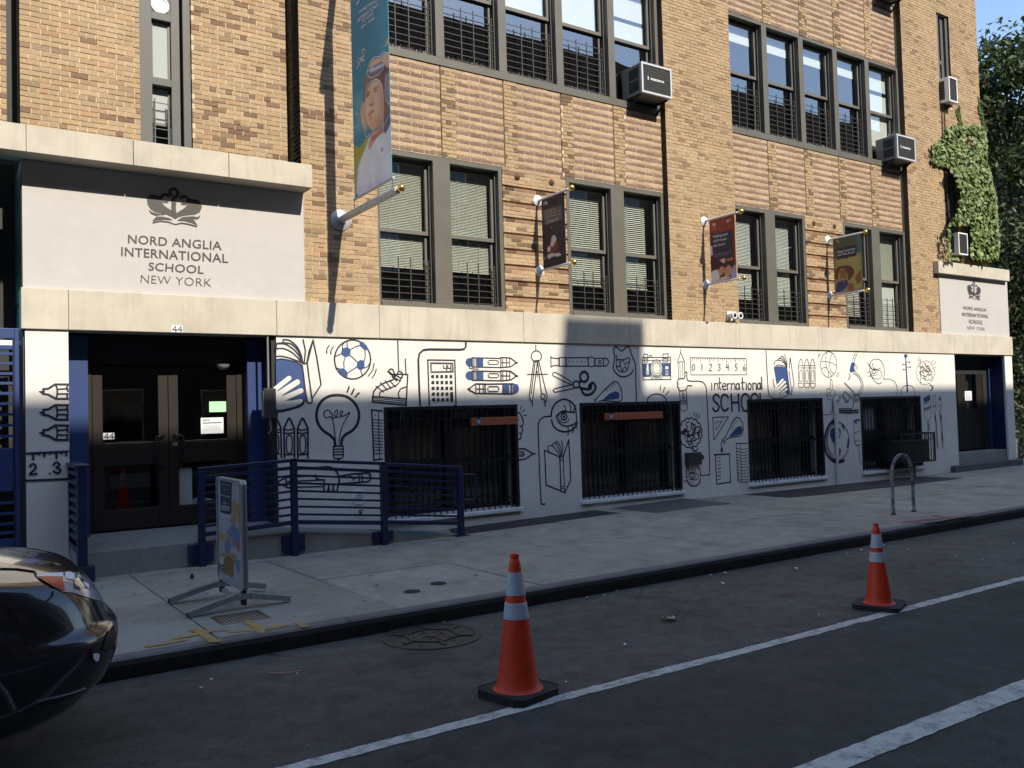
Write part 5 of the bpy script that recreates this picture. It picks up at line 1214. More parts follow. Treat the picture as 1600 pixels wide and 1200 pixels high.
d.f('438,210 426,240 420,270 440,250', OR, 3).f('248,400 262,366 284,345 286,296 302,290 298,330 284,372 262,392', GRY, 4).f('392,868 404,866 410,880 398,888', GRY, 2)
WHL = 0
for w, p in ((.012, '316,424 322,388 340,352 362,334 386,334 400,350 412,376 404,410 372,440 340,456 318,444 310,425 330,408 372,400 412,376'), (.012, '304,560 310,520 330,486 360,466 380,468 398,490 408,560 408,640 410,720 406,772'), (.010, '300,600 300,740 308,800 330,786'), (.010, '452,430 430,450 420,520 424,580 440,605 452,612'), (.010, '330,820 318,866 326,872 336,846'), (.010, '452,660 436,690 418,730 406,770'), (.009, '400,310 420,303 445,330'), (.008, '236,748 262,736 270,700 258,664 240,680 236,720'), (.010, '250,404 270,380 260,352 290,330 286,295 306,292 300,330 276,350 300,352 270,366 262,395'), (.008, '410,276 440,250')):
    d.s(w, p, True, mi=0)
for tx, a, b, c in (('NORD ANGLIA', (270, 82), (386, 0), (268, 62)), ('INTERNATIONAL', (262, 134), (386, 32), (260, 110)), ('SCHOOL', (288, 138), (358, 84), (286, 118)), ('NEW YORK', (282, 172), (362, 112), (280, 156))): d.txt(tx, a, b, c, 0)
d.s(.02, '256,24 268,10 274,-14 290,-30 300,-60', True, mi=0).s(.02, '300,-10 316,-24 330,-50', True, mi=0)
d.finish(t, 'print', [flat('print_white', (206, 206, 218))])
# ---- the three small banners
def small_banner(label, xroot, wall, zt, zb, L, pl, cloth_rgb, fn):
    t = thing('hanging_banner', label, 'banner', (xroot, wall, zb), 'school banners on poles')
    pole(None, t, xroot, zt, L, .021, .095, .05, 'brass', wall); pole(None, t, xroot, zb, L, .021, .095, .05, 'brass', wall)
    y0, y1 = pl
    cloth(t, xroot, ((y0, zt+.02), (y1, zt+.02), (y1, zb-.02), (y0, zb-.02)), flat('banner_%d_%d' % cloth_rgb[:2], cloth_rgb))
    fn(t, xroot-.001, (y0, y1, zb-.02, zt+.02, cloth_rgb))
W_ = lambda px, py, x: PX(px, py, x)
def sb_dark(t, x, q):
    P = [(92, 88, 96), (190, 178, 176), (30, 26, 32), (110, 52, 42), (176, 150, 104)]
    d = SoftPrint((820, 270, 6.67), x, *q, P, 30, 64, 1.7)
    d.f('184,300 340,255 345,320 186,362', 2).f('196,390 386,340 390,490 206,550', 0).f('190,306 240,290 244,330 192,348', 0).f('206,302 232,296 228,318 208,324', 1)
    d.txt('Bringing', (214, 414), (330, 384), (213, 392), 4).txt('creativity of', (212, 444), (368, 404), (211, 424), 4).txt('performance to', (212, 476), (372, 432), (211, 456), 4).txt('Juilliard', (236, 522), (345, 492), (234, 496), 1)
    d.f('250,790 268,730 320,700 340,720 342,800 300,840 244,830', 3).f('262,700 276,660 300,646 322,660 326,700 310,740 290,770 268,760', 1).f('252,720 256,660 278,640 310,632 322,655 300,650 280,672 272,720 262,745', 2).f('236,780 262,766 268,800 250,826 236,812', 1)
    d.f('246,850 330,838 372,840 374,880 340,890 320,868 290,874 246,894', 1).f('194,880 232,866 238,890 200,910', 0).f('200,920 420,860 420,960 260,1010 214,1020', 2).s(.006, '272,560 286,580', mi=1)
    d.finish(t, 'print', [flat('p_grey', (92, 88, 96)), flat('p_pale', (190, 178, 176)), flat('p_black', (30, 26, 32)), flat('p_red', (110, 52, 42)), flat('p_gold', (176, 150, 104))])
def sb_red(t, x, q):
    P = [(42, 38, 58), (222, 218, 222), (176, 124, 102), (52, 34, 34), (190, 160, 158), (150, 145, 170)]
    d = SoftPrint((1085, 320, 6), x, *q, P, 30, 64, 1.7)
    d.f('158,272 355,232 366,470 350,490 160,500', 0, smooth=False).f('150,500 368,478 386,700 152,738', 3, smooth=False)
    d.txt('MIT', (300, 166), (344, 158), (299, 140), 4, .03).f('170,178 196,172 200,186 188,196 172,192', 4).txt('NORD ANGLIA', (164, 216), (208, 206), (164, 208), 4).txt('EDUCATION', (166, 238), (206, 229), (166, 230), 4)
    d.txt('Helping your', (176, 312), (316, 282), (175, 284), 1).txt('child invent', (178, 354), (304, 328), (177, 328), 1).txt('the future', (181, 398), (290, 374), (180, 370), 1)
    d.txt('Our collaboration with the', (182, 474), (340, 440), (182, 464), 5).txt('Institute of Technology', (182, 492), (320, 464), (182, 482), 5)
    d.f('156,640 200,610 228,612 240,660 226,700 170,724 154,736', 1).f('220,600 236,566 262,562 276,590 272,640 246,664 226,650', 2).f('278,598 300,570 330,560 352,580 348,640 310,668 284,650', 2).f('220,600 228,560 262,548 280,580 262,575 240,588 228,610', 3).f('284,600 300,545 340,538 360,560 352,590 330,566 300,580', 3).f('240,520 282,500 290,530 268,545 250,530', 4).f('300,510 360,492 362,512 306,524', 2)
    d.f('356,600 384,560 392,690 352,700 340,670', 5).f('176,726 240,690 300,664 338,690 250,716', 4).f('146,395 168,380 172,470 152,480', 1)
    d.finish(t, 'print', [flat('q_navy', (42, 38, 58)), flat('q_white', (222, 218, 222)), flat('q_skin', (176, 124, 102)), flat('q_dark', (52, 34, 34)), flat('q_pale', (190, 160, 158)), flat('q_grey', (150, 145, 170))])
def sb_gold(t, x, q):
    P = [(38, 40, 52), (150, 136, 76), (128, 82, 58), (84, 58, 42), (56, 56, 96), (130, 120, 100), (205, 200, 180), (62, 92, 104), (120, 80, 44)]
    d = SoftPrint((1270, 345, 8.57), x, *q, P, 30, 64, 1.7)
    d.f('290,520 640,420 660,900 560,950 300,1010', 1, 30, smooth=False).f('580,200 640,185 648,420 610,430', 7).f('312,380 582,318 590,464 470,495 452,512 438,500 320,524', 0, smooth=False)
    d.txt('Raise Awareness', (332, 436), (568, 386), (330, 398), 6).txt('and Take Action', (332, 476), (566, 428), (330, 444), 6)
    d.f('302,670 340,620 420,596 500,606 548,650 556,690 530,750 470,800 460,700 420,640 380,640 350,690 330,800 306,760', 3).f('362,700 380,656 420,644 452,680 458,740 440,790 404,812 372,780', 2).f('370,800 410,820 440,790 462,800 470,850 420,920 330,960 312,930 320,850', 4)
    d.f('312,990 400,930 460,890 490,830 540,850 560,920 500,960 360,1000', 5).f('470,850 510,830 540,850 555,930 500,950 470,920', 2).f('560,760 640,650 650,800 600,860', 8).s(.01, '392,772 410,782 428,770', mi=6).s(.012, '318,282 334,262 352,284 344,298', True, mi=6)
    d.finish(t, 'print', [flat('r_navy', (38, 40, 52)), flat('r_gold', (150, 136, 76)), flat('r_skin', (128, 82, 58)), flat('r_hat', (84, 58, 42)), flat('r_blue', (56, 56, 96)), flat('r_grey', (130, 120, 100)), flat('r_white', (205, 200, 180)), flat('r_teal', (62, 92, 104)), flat('r_rust', (120, 80, 44))])
r1 = PY(840, 314, BY); i0, i1 = PX(846, 311, r1.x).y, PX(881, 293, r1.x).y; rb_ = PY(846, 424, BY)
L1 = BY-PX(893, 291, r1.x).y-.09
small_banner('dark banner with a dark-haired child, on gilt-tipped poles between the first two window pairs', r1.x, BY, r1.z, rb_.z, L1, (i0, i1), (48, 42, 50), sb_dark)
r2 = PY(1100, 346, 0); i0, i1 = PX(1108, 341, r2.x).y, PX(1147, 331, r2.x).y; rb2 = PY(1103, 445, 0); L2 = -PX(1158, 330, r2.x).y-.09
small_banner('rust red and navy banner reading helping your child, on the middle brick pier', r2.x, 0, r2.z, rb2.z, L2, (i0, i1), (120, 48, 34), sb_red)
r3 = PY(1293, 375, BY); i0, i1 = PX(1301, 372, r3.x).y, PX(1345, 362, r3.x).y; rb3 = PY(1296, 462, BY); L3 = BY-PX(1352, 361, r3.x).y-.09
small_banner('olive banner of a woman in a sun hat, on the farthest poles', r3.x, BY, r3.z, rb3.z, L3, (i0, i1), (74, 76, 54), sb_gold)
# ================================================================ AIR CONDITIONERS
def ac(label, loc, w, h, dpt, big=True):
    t = thing('air_conditioner', label, 'air conditioner', loc, 'window air conditioners')
    g = lambda mb, n, mt, **k: mb.build(n, mt, t, local=True, **k)
    f = .035 if big else .03
    g(MB().box(0, -dpt+.04, 0, w, .16, h), 'casing', M['acbody'] if big else M['whitemetal'], bevel=.008)
    g(MB().box(-.004, -dpt, -.004, f, -dpt+.05, h+.004).box(w-f, -dpt, -.004, w+.004, -dpt+.05, h+.004).box(f, -dpt, h-f, w-f, -dpt+.05, h+.004).box(f, -dpt, -.004, w-f, -dpt+.05, f), 'front_frame', M['aclight'] if big else M['whitemetal'], bevel=.004)
    m = MB().box(f, -dpt+.02, f, w-f, -dpt+.045, h-f); n = 16
    for i in range(n): z = f+(h-2*f)*(i+.5)/n; m.box(f, -dpt+.012, z-.006, w-f, -dpt+.022, z+.006)
    g(m, 'front_grille', M['acgrille'])
    if big:
        for a, b in ((.12, .47), (.53, .88)):
            m = MB().box(-.006, -dpt+.10, h*a, .0, -dpt+.36, h*b)
            for i in range(7): z = h*a+h*(b-a)*(i+.5)/7; m.box(-.012, -dpt+.11, z-.006, -.005, -dpt+.35, z+.006)
            g(m, 'side_vent', M['acgrille'])
        for x in (.03, w-.05): g(MB().bar((x, -dpt+.14, -.005), (x, .12, -.30), .03, .03).bar((x, -dpt+.1, -.016), (x, .12, -.016), .03, .03), 'bracket', M['black'])
        m = MB(); put_text(m, 'FRIEDRICH', (w*.30, h*.47), (w*.74, h*.47), (w*.30, h*.535), lambda a, b: Vector((a, -dpt+.010, b)), 0, .03); m.box(w*.20, -dpt+.008, h*.45, w*.225, -dpt+.011, h*.57)
        g(m, 'lettering', M['paper'])
        m = MB(); r = random.Random(4)
        for i in range(18):
            for s in (0, 1): m.bar((w*(i+.5)/18, -dpt+.12+s*.12, h), (w*(i+.5)/18+r.uniform(-.03, .03), -dpt+.12+s*.12+r.uniform(-.04, .04), h+.09), .004, .004)
        g(m, 'bird_spikes', M['spike'], kind='stuff')
    else:
        g(MB().box(-.005, -dpt+.12, h*.12, 0, -dpt+.3, h*.88), 'side_vent', M['acgrille'])
        g(MB().box(w*.1, -.06, -.12, w*.3, .05, -.01).box(w*.6, -.12, -.10, w*.7, .05, -.01), 'bracket', M['rust'])
    return t
p = PY(1004, 143, -.28); q = PY(1050, 108, -.28)
ac('large dark air conditioner with its front grille, under the last near upper window', (p.x, BY-.0, p.z), .745, .56, .28+BY)
p2 = PY(1403, 246, -.28)
ac('large dark air conditioner at the right end of the far upper windows', (p2.x, BY, p2.z), .745, .56, .28+BY)
p3 = PY(1368, -1, -.28)
ac('dark air conditioner cut off by the top edge above the far windows', (18.45, BY, 11.52), .745, .56, .28+BY)
p4 = PY(1484, 157, -.25); ac('small white air conditioner in the dark slit window, above the ivy', (p4.x, 0, p4.z), .38, .62, .25, False)
p5 = PY(1499, 397, -.22); ac('small white air conditioner low beside the ivy, over the far sign', (p5.x, 0, p5.z), .42, .55, .22, False)
# floodlights, boxes, pipes on the wall
c = PY(1145, 497, -.06); t = thing('floodlight', 'twin white floodlight on the brick just above the stone band', 'floodlight', c)
MB().box(c.x-.12, -.03, c.z-.05, c.x+.12, .0, c.z+.13).build('base_plate', M['whitemetal'], t, bevel=.006)
for s in (-.07, .10):
    MB().lathe([(.02, .0), (.055, -.02), (.06, -.10), (.07, -.16), (.06, -.165), (.01, -.15)], (c.x+s, -.02, c.z+.04), 18, 'y').build('lamp_head', M['whitemetal'], t, smooth=40)
    MB().lathe([(.058, -.150), (.03, -.168), (.001, -.17)], (c.x+s, -.022, c.z+.04), 16, 'y').build('lens', M['black'], t, smooth=60)
c = PY(418, 637, -.05); t = thing('intercom_box', 'grey steel intercom box with a conduit, right of the near doors', 'intercom', (3.72, -.02, c.z))
MB().box(3.60, -.09, 1.86, 3.77, .0, 2.28).build('box', M['acgrille'], t, bevel=.01); MB().box(3.585, -.10, 1.9, 3.60, -.01, 2.24).build('cover', M['acbody'], t, bevel=.006)
MB().tube([(3.68, -.04, 2.28), (3.68, -.04, 3.0)], .016, 8).tube(cr3 if False else [(3.70, -.04, 1.86), (3.70, -.06, 1.70), (3.66, -.05, 1.66)], .010, 6).build('conduit', M['acbody'], t, smooth=50)
p, q = PY(1074, 708, -.12), PY(1096, 726, -.12); t = thing('meter_box', 'dark metal box on the white wall over a painted eye', 'box', (p.x, -.05, q.z))
MB().box(p.x, -.14, q.z, q.x, -.04, p.z).build('casing', M['acgrille'], t, bevel=.008); MB().lathe([(.05, 0), (.06, .03), (.045, .07), (.01, .075)], (q.x, -.09, (p.z+q.z)/2+.02), 14, 'x').build('side_cap', M['iron'], t, smooth=40)
c = PY(1306, 640, -.09); t = thing('drain_pipe', 'white painted standpipe on the wall through the painted globe', 'pipe', (c.x, -.09, .1))
z1 = PY(1306, 626, -.09).z
MB().tube([(c.x, -.10, .08), (c.x, -.10, z1-.05)], .052, 14).build('pipe', M['white'], t, smooth=50)
MB().tube([(c.x, -.10, z1-.08), (c.x, -.10, z1-.02), (c.x, -.13, z1+.03), (c.x, -.2, z1+.05)], [.055, .058, .058, .05], 14).build('elbow', M['white'], t, smooth=50)
MB().lathe([(.046, 0), (.046, .006), (.001, .006)], (c.x, -.205, z1+.05), 12, 'y').build('cap', M['print_grey'], t)
PIPE_PAINT.mb.build('globe_paint', PM, t, kind='stuff')
c = PY(561, 777, -.05); t = thing('vent_cover', 'round pale cast cover on the white wall behind the railing', 'vent cover', (c.x, -.045, c.z))
m = MB().lathe([(.115, 0), (.115, -.012), (.10, -.018), (.095, -.012), (.07, -.012), (.065, -.018), (.055, -.012), (.001, -.012)], (c.x, -.045, c.z), 28, 'y')
m.build('disc', M['sillwhite'], t, smooth=30)
m = MB()
for i in range(8): a = i*math.pi/4; m.bar((c.x+.02*math.cos(a), -.06, c.z+.02*math.sin(a)), (c.x+.06*math.cos(a), -.06, c.z+.06*math.sin(a)), .008, .008)
m.build('ribs', M['print_grey'], t)
c = PY(562, 800, -.05); t = thing('hose_tap', 'small dark hose tap low on the white wall behind the railing', 'tap', (c.x, -.045, c.z))
MB().tube([(c.x, -.045, c.z), (c.x, -.11, c.z), (c.x-.01, -.13, c.z-.04)], .014, 8).bar((c.x-.04, -.10, c.z+.03), (c.x+.04, -.10, c.z+.03), .012, .012).bar((c.x, -.10, c.z), (c.x, -.10, c.z+.03), .01, .01).build('body', M['iron'], t, smooth=50)
c = PY(702, 780, -.05)
for lab, a, b, dy in (('orange fibreglass beam fixed across the bars of the nearest basement window', (737, 652), (809, 665), 0), ('orange fibreglass beam fixed across the bars of the second basement window', (946, 643), (1036, 657), 0)):
    p, q = PY(a[0], a[1], -.11), PY(b[0], b[1], -.11); t = thing('orange_beam', lab, 'beam', (p.x, -.09, p.z), 'orange beams on the window bars')
    z0, z1 = min(p.z, q.z)+.015, max(p.z, q.z)-.0; zc = (z0+z1)/2; h = .062
    m = MB().box(p.x, -.10, zc-h, q.x, -.07, zc+h)
    for dz in (-.048, -.016, .016, .048): m.box(p.x, -.112, zc+dz-.012, q.x, -.099, zc+dz+.012)
    m.build('beam', M['fiber'], t, bevel=.003); MB().box(p.x+.09, -.1145, zc-h, p.x+.16, -.108, zc+h).build('end_label', M['blue'], t)
    m = MB(); put_text(m, 'N', (p.x+.10, zc-.035), (p.x+.15, zc-.035), (p.x+.10, zc+.035), lambda a, b: Vector((a, -.1155, b)), 0, .01); m.build('lettering', M['paper'], t)
    MB().box(p.x+.25, -.075, zc-h-.012, p.x+.28, -.03, zc+h).box(q.x-.12, -.075, zc-h-.012, q.x-.09, -.03, zc+h).build('clip', M['black'], t)
# cage round the appliance in the last basement window
a = PY(1408, 672, -.5); b = PY(1461, 675, -.5); zt = b.z; zb_ = PY(1464, 720, -.5).z; x0 = a.x; x1 = b.x
t = thing('window_cage', 'black iron cage standing out from the far basement window', 'cage', ((x0+x1)/2, -.25, zb_))
MB().box(x0, -.5, zt-.03, x1, -.47, zt).box(x0, -.5, zb_, x1, -.47, zb_+.03).box(x0, -.5, zb_, x0+.03, -.47, zt).box(x1-.03, -.5, zb_, x1, -.47, zt).box(x1-.03, -.47, zt-.03, x1, -.05, zt).box(x1-.03, -.47, zb_, x1, -.05, zb_+.03).box(x0, -.47, zt-.03, x0+.03, -.05, zt).box(x0, -.47, zb_, x0+.03, -.05, zb_+.03).box(x0, -.5, zt-.16, x1, -.48, zt-.145).build('cage_frame', M['black'], t)
m = MB(); n = 16
for i in range(1, n): x = x0+(x1-x0)*i/n; m.bar((x, -.485, zb_), (x, -.485, zt), .012, .012); m.bar((x, -.485, zt-.01), (x, -.05, zt-.01), .012, .012)
for i in range(1, 6): y = -.47+.42*i/6; m.bar((x1-.015, y, zb_), (x1-.015, y, zt), .012, .012); m.bar((x0+.015, y, zb_), (x0+.015, y, zt), .012, .012)
m.build('cage_bars', M['black'], t, kind='stuff')
MB().box(x0+.06, -.42, zb_+.04, x1-.14, .1, zt-.17).build('appliance_casing', M['acgrille'], t, bevel=.01)
MB().bar((x1-.25, -.1, walkz(19, 0)), (x1-.25, -.1, zb_), .04, .04).build('prop', M['guard'], t)
# notices and the lobby
def sheet(name, px0, py0, px1, py1, mt, label, y=DY+.018, lines=()):
    a, b = PY(px0, py1, y), PY(px1, py0, y); t = thing(name, label, 'notice', (a+b)/2)
    MB().box(a.x, y-.001, a.z, b.x, y+.001, b.z).build('sheet', M[mt], t); return t, a, b
t, a, b = sheet('paper_notice', 327, 627, 353, 644, 'greenpaper', 'pale green paper taped inside the right near door')
t, a, b = sheet('paper_notice', 314, 652, 349, 678, 'paper', 'white printed city notice taped inside the right near door')
m = MB(); w, h = b.x-a.x, b.z-a.z; put_text(m, 'NYC', (.10, .78), (.42, .78), (.10, .90), lambda u, v: Vector((a.x+w*u, DY+.0155, a.z+h*v)), 0, .03)
m.quad(*[Vector((a.x+w*u, DY+.0156, a.z+h*v)) for u, v in ((.08, .64), (.92, .64), (.92, .70), (.08, .70))])
m.build('print', M['print_black'], t); m = MB()
for v in (.52, .44, .36, .28, .2): m.quad(*[Vector((a.x+w*u, DY+.0157, a.z+h*q)) for u, q in ((.1, v), (.85, v), (.85, v+.015), (.1, v+.015))])
m.build('small_print', M['print_grey'], t)
t, a, b = sheet('paper_notice', 1508, 611, 1518, 626, 'paper', 'small white notice inside the far navy doorway', .398)
m = MB(); w, h = b.x-a.x, b.z-a.z
for v in (.2, .32, .44, .56, .68, .8): m.quad(*[Vector((a.x+w*u, .3955, a.z+h*q)) for u, q in ((.15, v), (.85, v), (.85, v+.04), (.15, v+.04))])
m.build('small_print', M['print_grey'], t)
a, b = PY(279.5, 770, .62), PY(301, 731, .62)
t = thing('lobby_white_box', 'white box added behind the glass of the lower right near door', 'cabinet', (2.8, 1, .45))
MB().box(a.x, .66, .445, b.x, 1.0, b.z).build('body', M['whitemetal'], t, bevel=.006); MB().box(a.x, .655, b.z+.10, b.x+.03, .66, b.z+.22).build('top_sign', M['whitemetal'], t)  # plain white box added where a bright patch shows behind the glass
m = MB(); r = random.Random(2)
t = thing('plastic_bag', 'crumpled pale blue plastic bag on the lobby floor behind the glass', 'bag', (2.95, .8, .45))
vs = []; 
for j in range(6):
    for i in range(14): a_ = i*2*math.pi/14; rr = (.34, .36, .30, .2, .1, .03)[j]*r.uniform(.8, 1.15); vs.append((2.98+rr*math.cos(a_)*1.1, .82+rr*.4*math.sin(a_), .447+(.0, .08, .17, .25, .31, .33)[j]*r.uniform(.85, 1.1)))
m.add(vs, [(j*14+i, j*14+(i+1) % 14, (j+1)*14+(i+1) % 14, (j+1)*14+i) for j in range(5) for i in range(14)]); m.build('bag', M['bag'], t)
# ceiling dome camera in the recess
c = PY(348, 549, .3); t = thing('dome_camera', 'small round ceiling camera in the dark over the near doors', 'camera', c); MB().lathe([(.09, .03), (.085, 0), (.06, -.03), (.03, -.045), (.001, -.05)], (c.x, .3, 2.60), 18).build('dome', M['acbody'], t, smooth=60)
c = PY(19, 275, -.2); t = thing('canopy_lamp', 'small dark lamp box under the left end of the near canopy', 'lamp', (.32, -.1, 4.9)); MB().box(.22, -.2, 4.72, .40, .0, 5.05).build('housing', M['acgrille'], t, bevel=.01)
# ================================================================ ENTRANCE RAMP AND RAILINGS
rmp = thing('entrance_ramp', 'x', None, (3, -.4, .1)); del rmp['label']; rmp['kind'] = 'structure'
FY = -.80
def rz(x): return .375 if x < 3.75 else .375+(walkz(6.15, FY)+.004-.375)*(x-3.75)/(6.15-3.75)
xs_ = [1.20, 2.0, 2.8, 3.75, 4.35, 4.95, 5.55, 6.15]; m = MB()
for a, b in zip(xs_, xs_[1:]):
    za, zb2 = rz(a), rz(b); bk = .06 if a < 3.75 else .0
    yb = .6 if a < 3.75 else -.045
    m.add([(a, FY, -.1), (b, FY, -.1), (b, FY, zb2), (a, FY, za), (a, yb, za+bk), (b, yb, zb2+bk if b <= 3.75 else zb2)], [(0, 1, 2, 3), (3, 2, 5, 4)])
m.add([(1.2, FY, -.1), (1.2, FY, .375), (1.2, .6, .435), (1.2, .6, -.1)], [(0, 1, 2, 3)])
m.build('landing', M['ramp'], rmp)
# blue tactile edge at the ramp foot
m = MB().quad((5.2, FY+.14, rz(5.2)+.004), (6.10, FY+.14, rz(6.1)+.004), (5.9, -.2, rz(5.9)+.004), (5.0, -.2, rz(5.0)+.004)); m.build('ramp_mat', mat('worn_teal_mat', (.035, .13, .15), .8, var=.2), rmp)
t = thing('ramp_railing', 'long navy railing with thin horizontal rails along the entrance ramp', 'railing', (4.4, FY, .12))
px_ = ((2.56, 1.266, 1), (3.72, 1.318, 1), (4.98, 1.20, 1), (6.19, 1.075, 0))
for x, zt, pl in px_:
    zw = walkz(x, FY)
    MB().box(x-.04, FY-.13, zw-.0, x+.04, FY-.05, zt-.022).build('post', M['navy'], t, bevel=.006)
    if pl: MB().box(x-.15, FY-.06, zw+.05, x+.15, FY+.001, zw+.27 if x < 4 else zw+.19).build('shoe_plate', M['navy'], t, bevel=.006)
    else: MB().box(x-.10, FY-.16, zw, x+.10, FY-.02, zw+.02).build('shoe_plate', M['navy'], t, bevel=.004)
zl = lambda x, f: None
def along(k):
    """height of rail k (0 top, 1 bottom) at each post"""
    return None
top = [(x, zt) for x, zt, _ in px_]; bot = [(2.56, .475), (3.72, .515), (4.98, .395), (6.19, .275)]
for (xa, za), (xb, zb2), (_, ba), (_, bb) in zip(top, top[1:], bot, bot[1:]):
    MB().bar((xa-.04, FY-.09, za), (xb+.04, FY-.09, zb2), .06, .045).build('top_rail', M['navy'], t, bevel=.008)
    MB().bar((xa+.04, FY-.09, ba), (xb-.04, FY-.09, bb), .05, .055).build('bottom_rail', M['navy'], t, bevel=.006)
    for i in range(1, 8):
        f = i/8; r_ = .027 if i > 1 else .042
        MB().bar((xa+.04, FY-.09, za+(ba-za)*f), (xb-.04, FY-.09, zb2+(bb-zb2)*f), r_*1.2, r_).build('rail', M['navy'], t)
MB().tube([(6.23, FY-.09, .97), (6.42, FY-.09, .96), (6.45, FY-.09, .93), (6.45, FY-.09, .62), (6.42, FY-.09, .59), (6.23, FY-.09, .60)], .016, 8).build('end_loop', M['navy'], t, smooth=50)
# louvred guard left of the step
LX = 1.235
t = thing('step_railing', 'short navy louvred railing left of the near entrance step', 'railing', (LX, -.5, .1))
MB().box(LX-.04, -1.0, .08, LX+.06, -.90, 1.36).build('post', M['navy'], t, bevel=.006); MB().box(LX-.04, -.16, .3, LX+.04, -.08, 1.36).build('post', M['navy'], t, bevel=.006)
MB().box(LX-.06, -1.01, 1.36, LX+.10, -.06, 1.40).build('top_rail', M['navy'], t, bevel=.006); MB().box(LX-.04, -.9, .40, LX+.04, -.16, .46).build('bottom_rail', M['navy'], t, bevel=.004)
MB().box(LX+.02, -.9, .46, LX+.03, -.16, 1.36).build('back_panel', M['navy'], t)
for i in range(8):
    z = .54+i*.105; MB().add([(LX-.045, -.9, z), (LX-.045, -.16, z), (LX+.018, -.16, z+.05), (LX+.018, -.9, z+.05), (LX-.045, -.9, z+.014), (LX-.045, -.16, z+.014), (LX+.018, -.16, z+.064), (LX+.018, -.9, z+.064)], [(3, 2, 1, 0), (4, 5, 6, 7), (0, 1, 5, 4), (2, 3, 7, 6), (1, 2, 6, 5), (3, 0, 4, 7)]).build('slat', M['navy'], t)
MB().box(LX-.06, -1.03, .06, LX+.13, -.87, .26).build('shoe_plate', M['navy'], t, bevel=.006)
# navy yard gate at the far left
GX0, GX1, GY = -1.4, .70, -.03
t = thing('yard_gate', 'navy steel louvred gate at the far left beside the white pier', 'gate', (-.3, GY, .1))
a = PY(24, 700, GY).x
MB().box(a, GY, .12, GX1, GY+.08, 3.02).build('stile', M['navypanel'], t, bevel=.004); MB().box(GX0, GY, .12, GX0+.15, GY+.08, 3.02).build('stile', M['navypanel'], t, bevel=.004)
zz = lambda py: PY(12, py, GY).z
for n_, z0, z1 in (('rail', zz(528), 3.02), ('rail', zz(546), zz(539)), ('mid_panel', zz(768), zz(700)), ('bottom_rail', .14, zz(842))): MB().box(GX0+.15, GY+.01, z0, a, GY+.07, z1).build(n_, M['navypanel'], t, bevel=.004)
MB().box(GX0+.15, GY+.3, zz(536), a+.1, GY+.32, zz(528)).build('white_strip', M['whitemetal'], t)  # plain white strip set behind the gap under the top rail
for py in (552, 567, 583, 598, 614, 630, 647, 664, 681, 785, 802, 818, 832): MB().box(GX0+.15, GY+.01, zz(py)-.02, a-.02, GY+.06, zz(py)+.012).build('slat', M['navypanel'], t)
MB().box(a-.02, GY+.005, .2, a, GY+.075, 2.9).build('stile_flange', M['navy'], t)
# ================================================================ ON THE PAVEMENT
def sheet_on_walk(name, label, cat, P, mt, up=.006, th=.012):
    q = [PZ(px, py, .12) for px, py in P]; q = [Vector((v.x, v.y, walkz(v.x, v.y)+up)) for v in q]; c = sum(q, Vector())/len(q)
    t = thing(name, label, cat, c); MB().prism([v-Vector((0, 0, th)) for v in q], (0, 0, th)).build('plate', M[mt], t); return t
def plate_xy(name, label, cat, x0, x1, y0, y1, mt, skew=0., th=.012):
    q = [(x0-skew, y0), (x1-skew, y0), (x1, y1), (x0, y1)]; q = [Vector((x, y, walkz(x, y)+.007)) for x, y in q]; c = sum(q, Vector())/4
    t = thing(name, label, cat, c); MB().prism([v-Vector((0, 0, th)) for v in q], (0, 0, th)).build('plate', M[mt], t); return t
plate_xy('ground_plate', 'black steel strip in the pavement below the nearest basement window', 'ground plate', 6.25, 9.35, -.74, -.05, 'hatch')
plate_xy('cellar_hatch', 'grey steel cellar hatch below the second basement window', 'hatch', 9.72, 11.48, -1.2, -.05, 'hatch2')
plate_xy('ground_plate', 'long black strip in the pavement below the two far basement windows', 'ground plate', 13.05, 19.03, -1.23, -.12, 'hatch')
t = thing('far_step', 'two worn dark concrete steps at the far doorway', 'steps', (22, -.2, .1))
MB().box(20.60, -.16, -.1, 23.92, .01, .235).build('lower_step', mat('dark_concrete', (.10, .10, .105), .9, var=.25, bump=.3, dirt=.4), t, bevel=.008); MB().box(21.0, .012, .1, 23.41, .41, .52).build('upper_step', M['ramp'], t, bevel=.008)
# bicycle hoop
ax, bx_ = PZ(1396, 806, .13), PZ(1428, 801, .13); t = thing('bike_rack', 'worn steel hoop bike rack standing near the kerb', 'bike rack', (ax+bx_)/2)
w = (bx_-ax); hz = 1.02; P = [ax, ax+Vector((0, 0, .74-.13))]; P += [ax+w*(.5-.5*math.cos(a))+Vector((0, 0, .61+.30*math.sin(a))) for a in [math.pi*i/12 for i in range(1, 12)]] + [bx_+Vector((0, 0, .61)), bx_]
MB().tube(P, .025, 14).build('hoop', worn('worn_galvanised', (.42, .43, .46), (.05, .048, .045), .5, 7.), t, smooth=50)
for v in (ax, bx_): MB().lathe([(.075, 0), (.075, .008), (.04, .014), (.034, .04)], v+Vector((0, 0, .0)), 18).build('foot_flange', M['rust'], t, smooth=40)
